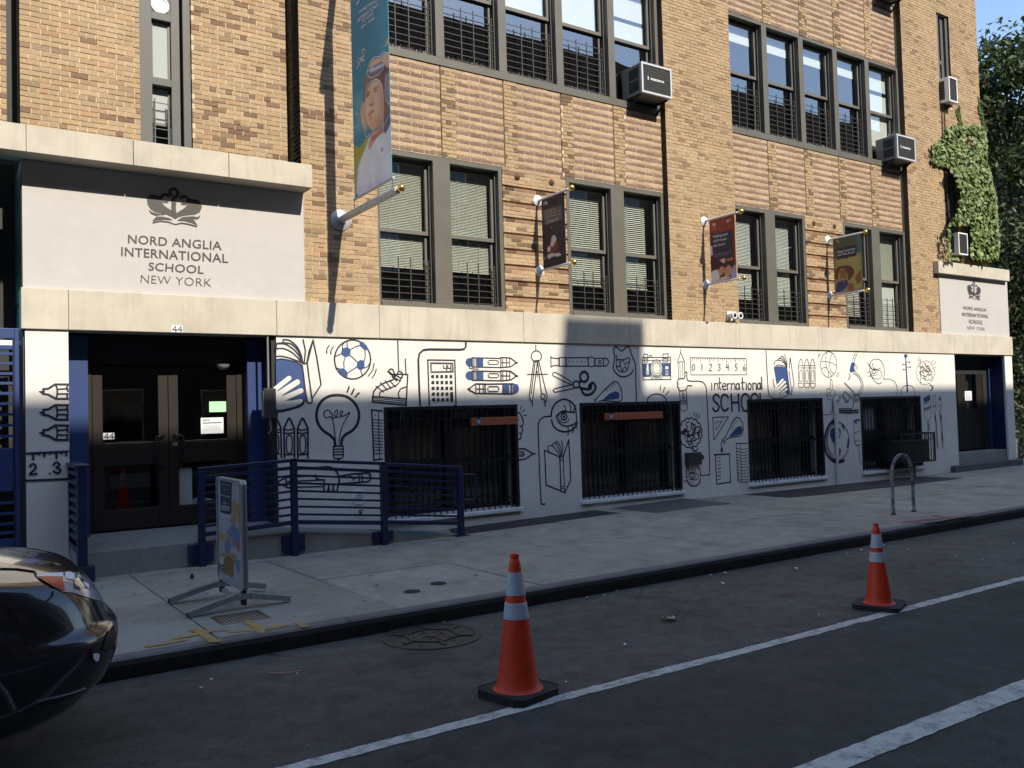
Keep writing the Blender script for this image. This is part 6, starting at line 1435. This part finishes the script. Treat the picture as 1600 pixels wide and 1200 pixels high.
# round covers, grating
for px, py, lab in ((644, 924, 'round iron cover in the pavement, the one nearer the kerb'), (685, 911, 'round iron cover in the pavement, the one just past the joint')):
    v = PZ(px, py, .14); z = walkz(v.x, v.y); t = thing('valve_cover', lab, 'cover', (v.x, v.y, z), 'small round pavement covers')
    MB().lathe([(.085, -.03), (.085, .006), (.07, .006), (.068, .002), (.001, .002)], (v.x, v.y, z), 24).build('lid', M['iron'], t, smooth=30)
    m = MB()
    for i in range(-3, 4): m.box(v.x-.055, v.y+i*.016-.004, z+.0, v.x+.055, v.y+i*.016+.004, z+.006)
    m.build('tread', M['iron'], t)
v = [PZ(px, py, .145) for px, py in ((340, 964), (392, 953), (413, 966), (357, 974))]; c = sum(v, Vector())/4
t = thing('drain_grate', 'rusty slotted grate in the pavement by the poster stand', 'grate', c); gz0 = walkz(c.x, c.y)+.006
x0, x1, y0, y1 = c.x-.19, c.x+.19, c.y-.17, c.y+.17
MB().box(x0, y0, gz0-.02, x1, y1, gz0-.008).build('well', M['black'], t); MB().box(x0-.02, y0-.02, gz0-.02, x1+.02, y0, gz0).box(x0-.02, y1, gz0-.02, x1+.02, y1+.02, gz0).box(x0-.02, y0, gz0-.02, x0, y1, gz0).box(x1, y0, gz0-.02, x1+.02, y1, gz0).build('rim', M['rust'], t)
for i in range(12): x = x0+(x1-x0)*(i+.5)/12; MB().box(x-.009, y0, gz0-.014, x+.009, y1, gz0-.001).build('slat', M['rust'], t)
# manhole in the road
c = PZ(675, 994, 0); t = thing('manhole_cover', 'large round iron manhole cover in the road by the kerb', 'manhole', c)
MB().lathe([(.42, -.02), (.42, .008), (.365, .010), (.36, .002), (.355, -.01)], (c.x, c.y, 0), 40).build('rim', M['iron'], t, smooth=30)
MB().lathe([(.352, -.02), (.352, .004), (.001, .004)], (c.x, c.y, 0), 40).build('lid', M['iron'], t, smooth=30)
m = MB(); hexa = [(c.x+.23*math.cos(R(60*i+20)), c.y+.23*math.sin(R(60*i+20)), .009) for i in range(6)]
for i in range(6): m.bar(hexa[i], hexa[(i+1) % 6], .022, .012); m.bar(hexa[i], (c.x+.345*math.cos(R(60*i+20)), c.y+.345*math.sin(R(60*i+20)), .009), .022, .012)
m.lathe([(.06, 0), (.06, .012), (.045, .012), (.001, .011)], (c.x, c.y, 0), 18); m.bar((c.x, c.y-.2, .008), (c.x, c.y+.2, .008), .022, .01)
for i in range(30):
    a = random.uniform(0, 6.28); q = random.uniform(.08, .33); m.box(c.x+q*math.cos(a)-.012, c.y+q*math.sin(a)-.012, .004, c.x+q*math.cos(a)+.012, c.y+q*math.sin(a)+.012, .009)
m.build('raised_pattern', M['iron'], t)
# ---------------------------------------------------------------- poster stand
xk = 2.235; yL, yR = PX(341, 744, xk).y, PX(381, 752, xk).y; zt_, zb_k = 1.30, .30
t = thing('poster_stand', 'silver swing poster stand with a photo of children, on curved feet near the kerb', 'sign stand', (xk, (yL+yR)/2, .14))
yl, yr = max(yL, yR), min(yL, yR)
fr = .028
def rrect(y0, y1, z0, z1, r, n=5):
    o = []
    for cy, cz, a0 in ((y1-r, z1-r, 0), (y0+r, z1-r, 90), (y0+r, z0+r, 180), (y1-r, z0+r, 270)):
        o += [(cy+r*math.cos(R(a0+90*i/n)), cz+r*math.sin(R(a0+90*i/n))) for i in range(n+1)]
    return o
for sx in (-.026, .004):
    o = rrect(yr, yl, zb_k, zt_, .05); i_ = rrect(yr+fr, yl-fr, zb_k+fr, zt_-fr, .03); n = len(o)
    vs = [(xk+sx+dx, y, z) for dx in (0, .022) for ring in (o, i_) for y, z in ring]
    f = []
    for k in range(n): j = (k+1) % n; f += [(k, j, n+j, n+k), (2*n+k, 3*n+k, 3*n+j, 2*n+j), (k, 2*n+k, 2*n+j, j), (n+k, n+j, 3*n+j, 3*n+k)]
    MB().add(vs, f).build('snap_frame', M['alu'], t, smooth=40)
MB().box(xk-.012, yr+.02, zb_k+.02, xk+.012, yl-.02, zt_-.02).build('poster_back', flat('s_lilac', (176, 178, 206)), t)
P = [(40, 50, 78), (214, 214, 222), (196, 152, 118), (120, 140, 186), (214, 164, 74), (178, 148, 104), (150, 116, 58), (92, 66, 48), (196, 192, 208), (200, 110, 60)]
pf = SoftPrint((260, 730, 4.8), xk-.0125, yl-.026, yr+.026, zb_k+.026, zt_-.026, (186, 184, 206), P, 40, 90, .46)
pf.f('402,96 560,128 552,862 398,790', 8, 40)
pf.f('404,94 492,112 488,350 470,360 446,352 430,348 404,340', 0, smooth=False).f('405,345 440,350 440,372 405,364', 1, 5).f('446,356 486,356 486,376 448,374', 1)
pf.f('540,120 562,130 560,520 540,420 520,330 545,250', 5, 5).f('492,270 510,240 530,270 528,340 512,370 494,340', 2, 5).f('528,300 552,256 562,300 560,460 540,420', 5)
pf.f('480,380 505,360 528,390 520,430 500,448 482,430', 5, 5).f('486,396 504,386 516,404 510,436 496,446 486,430', 2, 5).f('470,450 490,440 520,440 548,480 552,540 520,600 480,580 468,520', 3).f('440,560 470,520 490,590 470,640 440,630', 3, 5).f('400,492 440,500 438,560 398,540', 4).f('450,470 466,480 500,580 492,600 470,560', 2, 5).f('396,640 450,650 460,700 400,780', 1)
pf.f('400,650 440,640 490,650 524,690 526,740 500,720 440,680 404,670', 5, 5).f('430,700 460,670 490,690 504,760 496,830 470,812 432,790', 6, 5).s(.010, '434,690 470,680 496,720 500,790 490,822', True, mi=7).f('488,640 520,660 524,690 490,660', 9, 5).f('524,690 556,700 554,800 524,780', 3).f('524,560 552,540 554,640 530,630', 9, 5).f('398,720 436,738 434,800 396,786', 7)
for yy in (740, 760, 778): pf.s(.006, [(402, yy), (432, yy+14)], mi=1)
for tx, a, b, c in (('NORD ANGLIA', (414, 128), (476, 142), (414, 120)), ('A SCHOOL', (430, 170), (462, 178), (430, 160)), ('Admissions', (412, 214), (478, 228), (412, 198)), ('Open', (430, 270), (458, 276), (430, 254))): pf.txt(tx, a, b, c, 1)
for yy in (286, 296, 306, 316): pf.s(.005, [(412, yy), (476, yy+10)], mi=1)
pf.finish(t, 'poster', [flat('s_navy', (40, 50, 78)), flat('s_white', (214, 214, 222)), flat('s_skin', (196, 152, 118)), flat('s_blue', (120, 140, 186)), flat('s_yellow', (214, 164, 74)), flat('s_tan', (178, 148, 104)), flat('s_wood', (150, 116, 58)), flat('s_brown', (92, 66, 48)), flat('s_pale', (196, 192, 208)), flat('s_orange', (200, 110, 60))])
for yy in (yl-.07, yr+.07):
    MB().box(xk-.02, yy-.03, .17, xk+.02, yy+.03, zb_k+.005).build('spring_post', M['rubber'], t, bevel=.004)
zf = .145
for yy in (yl-.07, yr+.07):
    P_ = [(xk-.50, yy-.03, zf+.015), (xk-.28, yy-.01, zf+.065), (xk-.08, yy, zf+.105), (xk+.05, yy, zf+.105), (xk+.18, yy, zf+.075), (xk+.42, yy+.0, zf+.025)]
    m = MB(); PP = [Vector(p_) for p_ in P_]
    for a_, b_ in zip(PP, PP[1:]): m.bar(a_, b_+(b_-a_).normalized()*.008, .07, .05)
    m.build('foot', M['alu'], t, smooth=30); MB().box(xk-.505, yy-.06, zf-.005, xk-.49, yy, zf+.035).build('end_cap', M['rubber'], t); 
MB().bar((xk, yl-.07, zf+.05), (xk, yr+.07, zf+.05), .03, .03).build('cross_bar', M['alu'], t)
# ---------------------------------------------------------------- traffic cones
def cone(label, c, h, rz_):
    t = thing('traffic_cone', label, 'traffic cone', c, 'traffic cones on the lane line', R(rz_)); g = lambda mb, n, mt, **k: mb.build(n, M[mt], t, local=True, **k)
    s = h/.914; b = (.195 if h > .8 else .225)*s
    o = []
    for k in range(4): o += [(b*(1.0)*math.cos(R(45+90*k-7))*1.414*.95, b*math.sin(R(45+90*k-7))*1.414*.95), (b*math.cos(R(45+90*k+7))*1.414*.95, b*math.sin(R(45+90*k+7))*1.414*.95)]
    m = MB().prism([(x, y, 0) for x, y in o], (0, 0, .045*s)); g(m, 'base', 'rubber', bevel=.012)
    rad = lambda z: .140*s-(.140-.030)*s*(z-.045*s)/(h-.045*s)
    rings = [(.165*s, .046*s), (.155*s, .052*s), (.142*s, .075*s)]+[(rad(z), z) for z in (.12*s, .2*s, .3*s, .4*s, .5*s, .6*s, .7*s, .8*s, .875*s)]+[(.045*s, .876*s), (.028*s, .880*s), (.030*s, .905*s), (.033*s, h), (.024*s, h), (.022*s, h-.04*s)]
    rings[-6] = (rad(.868*s), .868*s); rings[-7] = (rad(.86*s), .86*s)
    rings = sorted(rings[:-5], key=lambda q: q[1])+rings[-5:]
    g(MB().lathe(rings, (0, 0, 0), 36), 'cone', 'orange', smooth=40)
    for z0, z1 in ((.50, .605), (.652, .800)):
        g(MB().lathe([(rad(z0*s)+.001, z0*s), (rad(z0*s)+.0035, z0*s+.002), (rad(z1*s)+.0035, z1*s-.002), (rad(z1*s)+.001, z1*s)], (0, 0, 0), 36), 'reflective_collar', 'collar', smooth=40)
    return t
c1 = PZ(810, 1086, 0); cone('tall orange traffic cone with two pale collars, nearest the camera', (c1.x, c1.y, 0.004), .914, 12)
c2 = PZ(1374, 949, 0); cone('smaller orange traffic cone on the white line, farther along the road', (c2.x, c2.y, .004), .75, 20)
# litter
m = MB(); r = random.Random(8)
for i in range(46):
    x, yy = r.uniform(.6, 12), r.choice((r.uniform(-5.4, -4.95), r.uniform(-7.2, -5)))
    s = r.uniform(.006, .022); z = .004; a = r.uniform(0, 6.28); m.add([(x+s*math.cos(a+k*1.57)*r.uniform(.5, 1.2), yy+s*math.sin(a+k*1.57)*r.uniform(.5, 1.2), z+r.uniform(0, .012)) for k in range(4)], [(0, 1, 2, 3)])
tag(m.build('litter', M['paper']), 'scraps of pale paper along the gutter', kind='stuff')
v = PZ(1048, 970, 0); t = thing('dry_leaf', 'crumpled tan leaf lying on the road', 'leaf', (v.x, v.y, .005)); m = MB(); r = random.Random(3)
vs = [(v.x+.09*math.cos(i*.628)*r.uniform(.5, 1.2), v.y+.07*math.sin(i*.628)*r.uniform(.5, 1.2), .006+r.uniform(0, .05)) for i in range(10)]+[(v.x, v.y, .03)]
m.add(vs, [(i, (i+1) % 10, 10) for i in range(10)]); m.build('blade', flat('dry_leaf', (196, 160, 120)), t)
v = PZ(300, 898, .14); MB().box(v.x-.02, v.y-.02, walkz(v.x, v.y)+.004, v.x+.02, v.y+.02, walkz(v.x, v.y)+.05)
t = thing('bolt_stub', 'small black bolt stub on the pavement by the step', 'bolt', (v.x, v.y, .14)); MB().lathe([(.022, 0), (.022, .03), (.014, .035), (.014, .055)], (v.x, v.y, walkz(v.x, v.y)), 6).build('stub', M['black'], t)
# ================================================================ GREENERY
def leaves(m, r, c, rad, n, size, c1, c2, squash=.8, flatn=None):
    for _ in range(n):
        while True:
            p = Vector((r.uniform(-1, 1), r.uniform(-1, 1), r.uniform(-1, 1)))
            if .12 < p.length < 1: break
        q = Vector(c)+Vector((p.x*rad, p.y*rad, p.z*rad*squash)); s = size*r.uniform(.6, 1.35)
        nrm = (p.normalized()*.6+Vector((r.uniform(-1, 1), r.uniform(-1, 1), r.uniform(-.3, 1)))).normalized()
        a = nrm.orthogonal().normalized(); b = nrm.cross(a); ang = r.uniform(0, 6.28); u = a*math.cos(ang)+b*math.sin(ang); v = nrm.cross(u)
        k = r.random(); k2 = r.uniform(.75, 1.25); t = tuple((c1[i]+(c2[i]-c1[i])*k)*k2 for i in range(3))
        m.add([q-u*s, q-v*s*.45+nrm*s*.1, q+u*s, q+v*s*.45+nrm*s*.1], [(0, 1, 2, 3)], 0, t)
def tree(name, label, x, y, h, cr_, z0, seed, nclump, per, leaf, c1, c2):
    r = random.Random(seed); t = thing(name, label, 'tree', (x, y, 0), 'trees beyond the school')
    m = MB(); m.tube([(x, y, -.3), (x+.1, y, h*.3), (x-.1, y+.1, h*.6), (x, y, h*.92)], [.22, .17, .11, .03], 10)
    centres = []
    for i in range(nclump):
        a = r.uniform(0, 6.28); f = i/nclump; z = z0+(h-z0)*(f**.9); env = cr_*math.sin(math.pi*min(1, .16+.80*(z-z0)/(h-z0)))**.7
        d = env*math.sqrt(r.uniform(.1, 1)); centres.append((x+d*math.cos(a), y+d*math.sin(a), z+r.uniform(-.4, .4)))
    for c in centres[::3]:
        zb = max(.6, c[2]-1.6-r.random()); m.tube([(x, y, zb*.9), ((x+c[0])/2, (y+c[1])/2, (zb+c[2])/2+.2), c], [.06, .04, .012], 6)
    m.build('trunk', M['bark'], t, smooth=50)
    m = MB()
    for c in centres: leaves(m, r, c, r.uniform(.75, 1.3), per, leaf, c1, c2)
    m.build('crown', M['leaf'], t)
G1, G2 = (.020, .034, .007), (.066, .092, .018)
tree('street_tree', 'tall dark green tree right of the school, its crown against the sky', 31.4, 3.4, 14.3, 3.2, 2.6, 21, 84, 250, .13, G1, G2)
tree('street_tree', 'dark tree half hidden behind the school corner', 38.5, 7.5, 14.2, 3.6, 2.0, 22, 70, 200, .15, G1, G2)
tree('street_tree', 'low dark tree with drooping branches beyond the far doorway', 28.6, 2.7, 7.6, 1.7, 1.1, 23, 44, 150, .10, G1, (.05, .075, .025))
m = MB(); r = random.Random(31)
for i in range(60): leaves(m, r, (r.uniform(25.5, 44), r.uniform(.6, 9), r.uniform(.4, 3.8)), r.uniform(.5, 1.0), 70, .11, (.012, .022, .008), (.04, .06, .02))
tag(m.build('undergrowth', M['leaf']), 'dark tangled shrubs beyond the far doorway', kind='stuff')
# far houses close the street behind the trees
t = thing('far_building', 'dark brick house far behind the trees', 'building', (75, 10, 0)); MB().box(60, 6, -.2, 95, 30, 9).build('wall', M['bulkbrick'], t)
# ivy on the right wing
t = thing('ivy', 'thick green ivy climbing the right end of the brick wall', 'ivy', (22, -.1, 5.5))
r = random.Random(41); m = MB()
off = lambda p: [(1100+a/3.2, b/3.2) for a, b in pts(p)]
POLY = off('1225,642 1262,628 1300,636 1352,628 1398,634 1412,700 1416,800 1440,900 1462,990 1464,1090 1478,1200 1470,1290 1420,1310 1340,1290 1225,1300 1222,1140 1268,1060 1285,980 1262,890 1225,840 1180,828 1140,812 1150,770 1134,735 1165,712 1205,700')
HOLE = off('1300,672 1330,650 1372,668 1384,706 1366,738 1330,744 1304,712')
def inside(p, P):
    x, y = p; c = False
    for (a, b), (d, e) in zip(P, P[1:]+P[:1]):
        if (b > y) != (e > y) and x < (d-a)*(y-b)/(e-b)+a: c = not c
    return c
n = 0; seeds = []
while n < 8500:
    px, py = r.uniform(1452, 1566), r.uniform(194, 412)
    if not inside((px, py), POLY): continue
    if inside((px, py), HOLE) and r.random() < .72: continue
    if 1484 < px < 1517 and 352 < py < 404: continue
    if py < 260 and r.random() < .45: continue
    q = PY(px, py, -r.uniform(.01, .10 if py < 265 else .30)); s = r.uniform(.028, .085)
    nrm = Vector((r.uniform(-.7, .7), -1, r.uniform(-.2, .9))).normalized(); a = nrm.orthogonal().normalized(); b = nrm.cross(a); ang = r.uniform(0, 6.28); u = a*math.cos(ang)+b*math.sin(ang); v = nrm.cross(u)
    k = r.random(); g = r.uniform(.7, 1.25); tt = tuple((a_+(b_-a_)*k)*g for a_, b_ in zip((.08, .13, .03), (.26, .33, .095)))
    m.add([q-u*s, q-v*s*.75, q+u*s, q+v*s*.75], [(0, 1, 2, 3)], 0, tt); n += 1
for P in ([(1497, 168), (1500, 190), (1504, 205)], [(1478, 195), (1474, 225), (1478, 260)], [(1530, 160), (1536, 190), (1540, 205)]):
    for i in range(50):
        f = r.random()*(len(P)-1); k = int(f); f -= k; px = P[k][0]+(P[min(k+1, len(P)-1)][0]-P[k][0])*f+r.uniform(-2.5, 2.5); py = P[k][1]+(P[min(k+1, len(P)-1)][1]-P[k][1])*f+r.uniform(-2.5, 2.5)
        q = PY(px, py, -.03); s = r.uniform(.03, .06); m.add([q+Vector((-s, 0, 0)), q+Vector((0, -.02, -s)), q+Vector((s, 0, 0)), q+Vector((0, -.02, s))], [(0, 1, 2, 3)], 0, (.09, .15, .04))
m.build('foliage', M['leaf'], t)
m = MB()
for P in ([(1472, 175), (1474, 240), (1482, 330), (1488, 408)], [(1498, 165), (1506, 215), (1512, 300), (1515, 400)], [(1528, 150), (1538, 200), (1545, 300)], [(1476, 175), (1478, 250), (1484, 340)]):
    m.tube([PY(a, b, -.02) for a, b in P], .012, 5)
m.build('stem', M['vine'], t)
# ================================================================ THE PARKED CAR
from mathutils.bvhtree import BVHTree
CY, XR = -5.95, -3.9
t = thing('parked_car', 'shiny black sport utility car parked at the kerb, only its front in view', 'car', (-1.5, CY, 0))
LV = [(.28, .40, .80), (.315, .58, .86), (.36, .68, .885), (.41, .735, .895), (.46, .79, .905), (.58, .845, .915), (.67, .858, .92), (.735, .848, .918), (.765, .805, .912), (.84, .775, .91), (.92, .735, .905), (.985, .67, .895), (1.0, .64, .865), (1.012, .60, .80), (1.03, .54, .70), (1.05, .44, .58), (1.07, .28, .45), (1.085, .05, .3), (1.095, -.3, .15), (1.098, -.6, .02)]
def interp(z):
    i = min(range(len(LV)-1), key=lambda k: 0 if LV[k][0] <= z <= LV[k+1][0] else 1)
    g = lambda k: LV[max(0, min(len(LV)-1, k))]
    (za, a1, b1), (zb3, a2, b2) = g(i), g(i+1); u = (z-za)/(zb3-za); p0, p3 = g(i-1), g(i+2)
    f = lambda a, b, c, d_: .5*(2*b+(c-a)*u+(2*a-5*b+4*c-d_)*u*u+(3*b-a-3*c+d_)*u**3)
    return f(p0[1], a1, a2, p3[1]), f(p0[2], b1, b2, p3[2])
zs = []
for a, b in zip(LV, LV[1:]): zs += [a[0]+(b[0]-a[0])*k/3 for k in range(3)]
zs.append(LV[-1][0]); NT = 36; V = []; F = []
for z in zs:
    xf, w = interp(z); xf -= .035; rc = .85
    row = [(XR+.0, -w), (XR+1.2, -w), (-1.6, -w), (-.9, -w)]
    for k in range(NT+1):
        th = -90+180*k/NT; c, s_ = max(0, math.cos(R(th))), math.sin(R(th)); e = 2/3.1
        row.append((xf-rc+rc*c**e, w*math.copysign(abs(s_)**e, s_)))
    row += [(-.9, w), (-1.6, w), (XR+1.2, w), (XR, w)]
    sm = max(0, min(1, (z-.72)/.26)); V += [(x, CY+y, z+.10*sm*max(0, min(1, (.8-x)/.8))) for x, y in row]
n = NT+9
for j in range(len(zs)-1):
    for k in range(n-1): F.append((j*n+k, j*n+k+1, (j+1)*n+k+1, (j+1)*n+k))
    F.append((j*n+n-1, j*n, (j+1)*n, (j+1)*n+n-1))
F.append(tuple(range(n-1, -1, -1)))
mb = MB().add(V, F); mb.build('body', M['carpaint'], t, smooth=60)
bv = BVHTree.FromPolygons([Vector(v) for v in V], [f for f in F if len(f) == 4])
def hit(px, py, up=.004):
    d = ray(px, py).normalized(); loc, nr, _, _ = bv.ray_cast(CPOS, d)
    if loc is None:
        loc, nr, _, _ = bv.find_nearest(CPOS+d*5.3)
    if nr.dot(d) > 0: nr = -nr
    return loc+nr*up
def patch(top, bot, nu=14, nv=6, up=.005):
    def at(P, u): f = u*(len(P)-1); k = min(len(P)-2, int(f)); f -= k; return P[k][0]+(P[k+1][0]-P[k][0])*f, P[k][1]+(P[k+1][1]-P[k][1])*f
    Vp = []
    for j in range(nv+1):
        for i in range(nu+1):
            a, b = at(top, i/nu), at(bot, i/nu); v = j/nv; Vp.append(hit(a[0]+(b[0]-a[0])*v, a[1]+(b[1]-a[1])*v, up))
    return Vp, [(j*(nu+1)+i, j*(nu+1)+i+1, (j+1)*(nu+1)+i+1, (j+1)*(nu+1)+i) for j in range(nv) for i in range(nu)]
def both(name, top, bot, mt, up=.005, parent=None, label=None, nu=14):
    Vp, Fp = patch(top, bot, nu, 6, up); o = MB().add(Vp, Fp).build(name, M[mt], parent or t, smooth=60)
    MB().add([(v.x, 2*CY-v.y, v.z) for v in Vp], [tuple(reversed(f)) for f in Fp]).build(name, M[mt], parent or t, smooth=60); return o
Z = lambda p: [(a/3.53, 820+b/3.53) for a, b in pts(p)]
both('headlight', Z('195,284 260,272 330,264 385,261 440,272 490,305 535,345 560,400'), Z('200,290 255,322 300,350 340,370 400,378 450,392 510,412 562,424'), 'lampglass', .004)
both('headlight_chrome', Z('198,284 270,272 345,268'), Z('204,290 270,290 348,292'), 'lens', .007); both('headlight_chrome', Z('358,266 385,264 408,276'), Z('358,300 385,305 408,306'), 'lens', .007); both('headlight_chrome', Z('424,300 455,315 485,330'), Z('428,342 455,348 486,354'), 'lens', .007)
both('headlight_projector', Z('405,305 430,296 455,308'), Z('405,350 430,362 455,352'), 'carglass', .009)
both('indicator', Z('206,292 280,291 344,296'), Z('232,312 290,345 350,368'), 'amber', .008)
both('fog_light', Z('505,712 522,706 542,712'), Z('508,738 522,752 536,748'), 'lens', .010); both('fog_recess', Z('500,690 525,670 548,690'), Z('498,745 520,760 545,750'), 'carplastic', .006)
both('grille', Z('590,590 620,575 640,600'), Z('560,690 590,700 625,660'), 'carplastic', .006)
def seam(P, w=.008):
    Q = [hit(a, b, .003) for a, b in Z(P)]; m = MB()
    for a, b in zip(Q, Q[1:]): m.bar(a, b, w, w)
    m.build('panel_gap', M['carplastic'], t)
seam('0,244 90,246 190,260 200,282'); seam('292,368 285,395 200,470 100,560 30,605'); seam('385,255 430,262 490,272 530,310', .012)
m = MB(); Q = [hit(a, b, .004) for a, b in Z('200,972 300,950 400,925 470,900')]
for a, b in zip(Q, Q[1:]): m.bar(a, b, .006, .006)
m.build('bumper_trim', M['alu'], t)
# cabin
gh = [(1.10, -.62, -3.7, .84), (1.30, -.90, -3.72, .80), (1.45, -1.16, -3.68, .74), (1.58, -1.42, -3.6, .68), (1.65, -1.75, -3.4, .60), (1.675, -2.1, -3.0, .4)]
V = []; 
for z, xa, xb, w in gh: V += [(xa, CY-w*.75, z), (xa+.06, CY, z), (xa, CY+w*.75, z), (xa-.25, CY+w, z), (xb+.2, CY+w, z), (xb, CY+w*.8, z), (xb, CY-w*.8, z), (xb+.2, CY-w, z), (xa-.25, CY-w, z)]
k = 9; F = [(j*k+i, j*k+(i+1) % k, (j+1)*k+(i+1) % k, (j+1)*k+i) for j in range(5) for i in range(k)]
mids = [0]*27+[1]*18
mb = MB().add(V, F[:27], 0); mb.f += [list(f) for f in F[27:]]+[list(range(45, 54))]; mb.m += [1]*19; mb.t += [(1, 1, 1)]*19
mb.build('cabin', [M['carglass'], M['carpaint']], t, smooth=50)
for x in (-.18, -2.95):
    for s, yo_ in ((-1, CY-.90), (1, CY+.90)):
        w_ = MB().lathe([(.20, .0), (.30, .0), (.36, .03), (.37, .08), (.37, .18), (.34, .22), (.1, .22)], (x, yo_-(.02 if s < 0 else .20), .37), 40, 'y').build('wheel', M['tyre'], t, smooth=30)
        MB().lathe([(.245, .0), (.235, .03), (.06, .02), (.001, .0)] if s < 0 else [(.001, .22), (.06, .2), (.235, .19), (.245, .22)], (x, yo_-(.025 if s < 0 else .195), .37), 28, 'y').build('rim', M['alu'], w_, smooth=30)
        MB().tube([(x+.43*math.cos(R(a)), yo_+(-.0 if s < 0 else 0), .37+.43*math.sin(R(a))) for a in range(14, 167, 12)], .035, 8).build('wheel_arch', M['carplastic'], t, smooth=50)
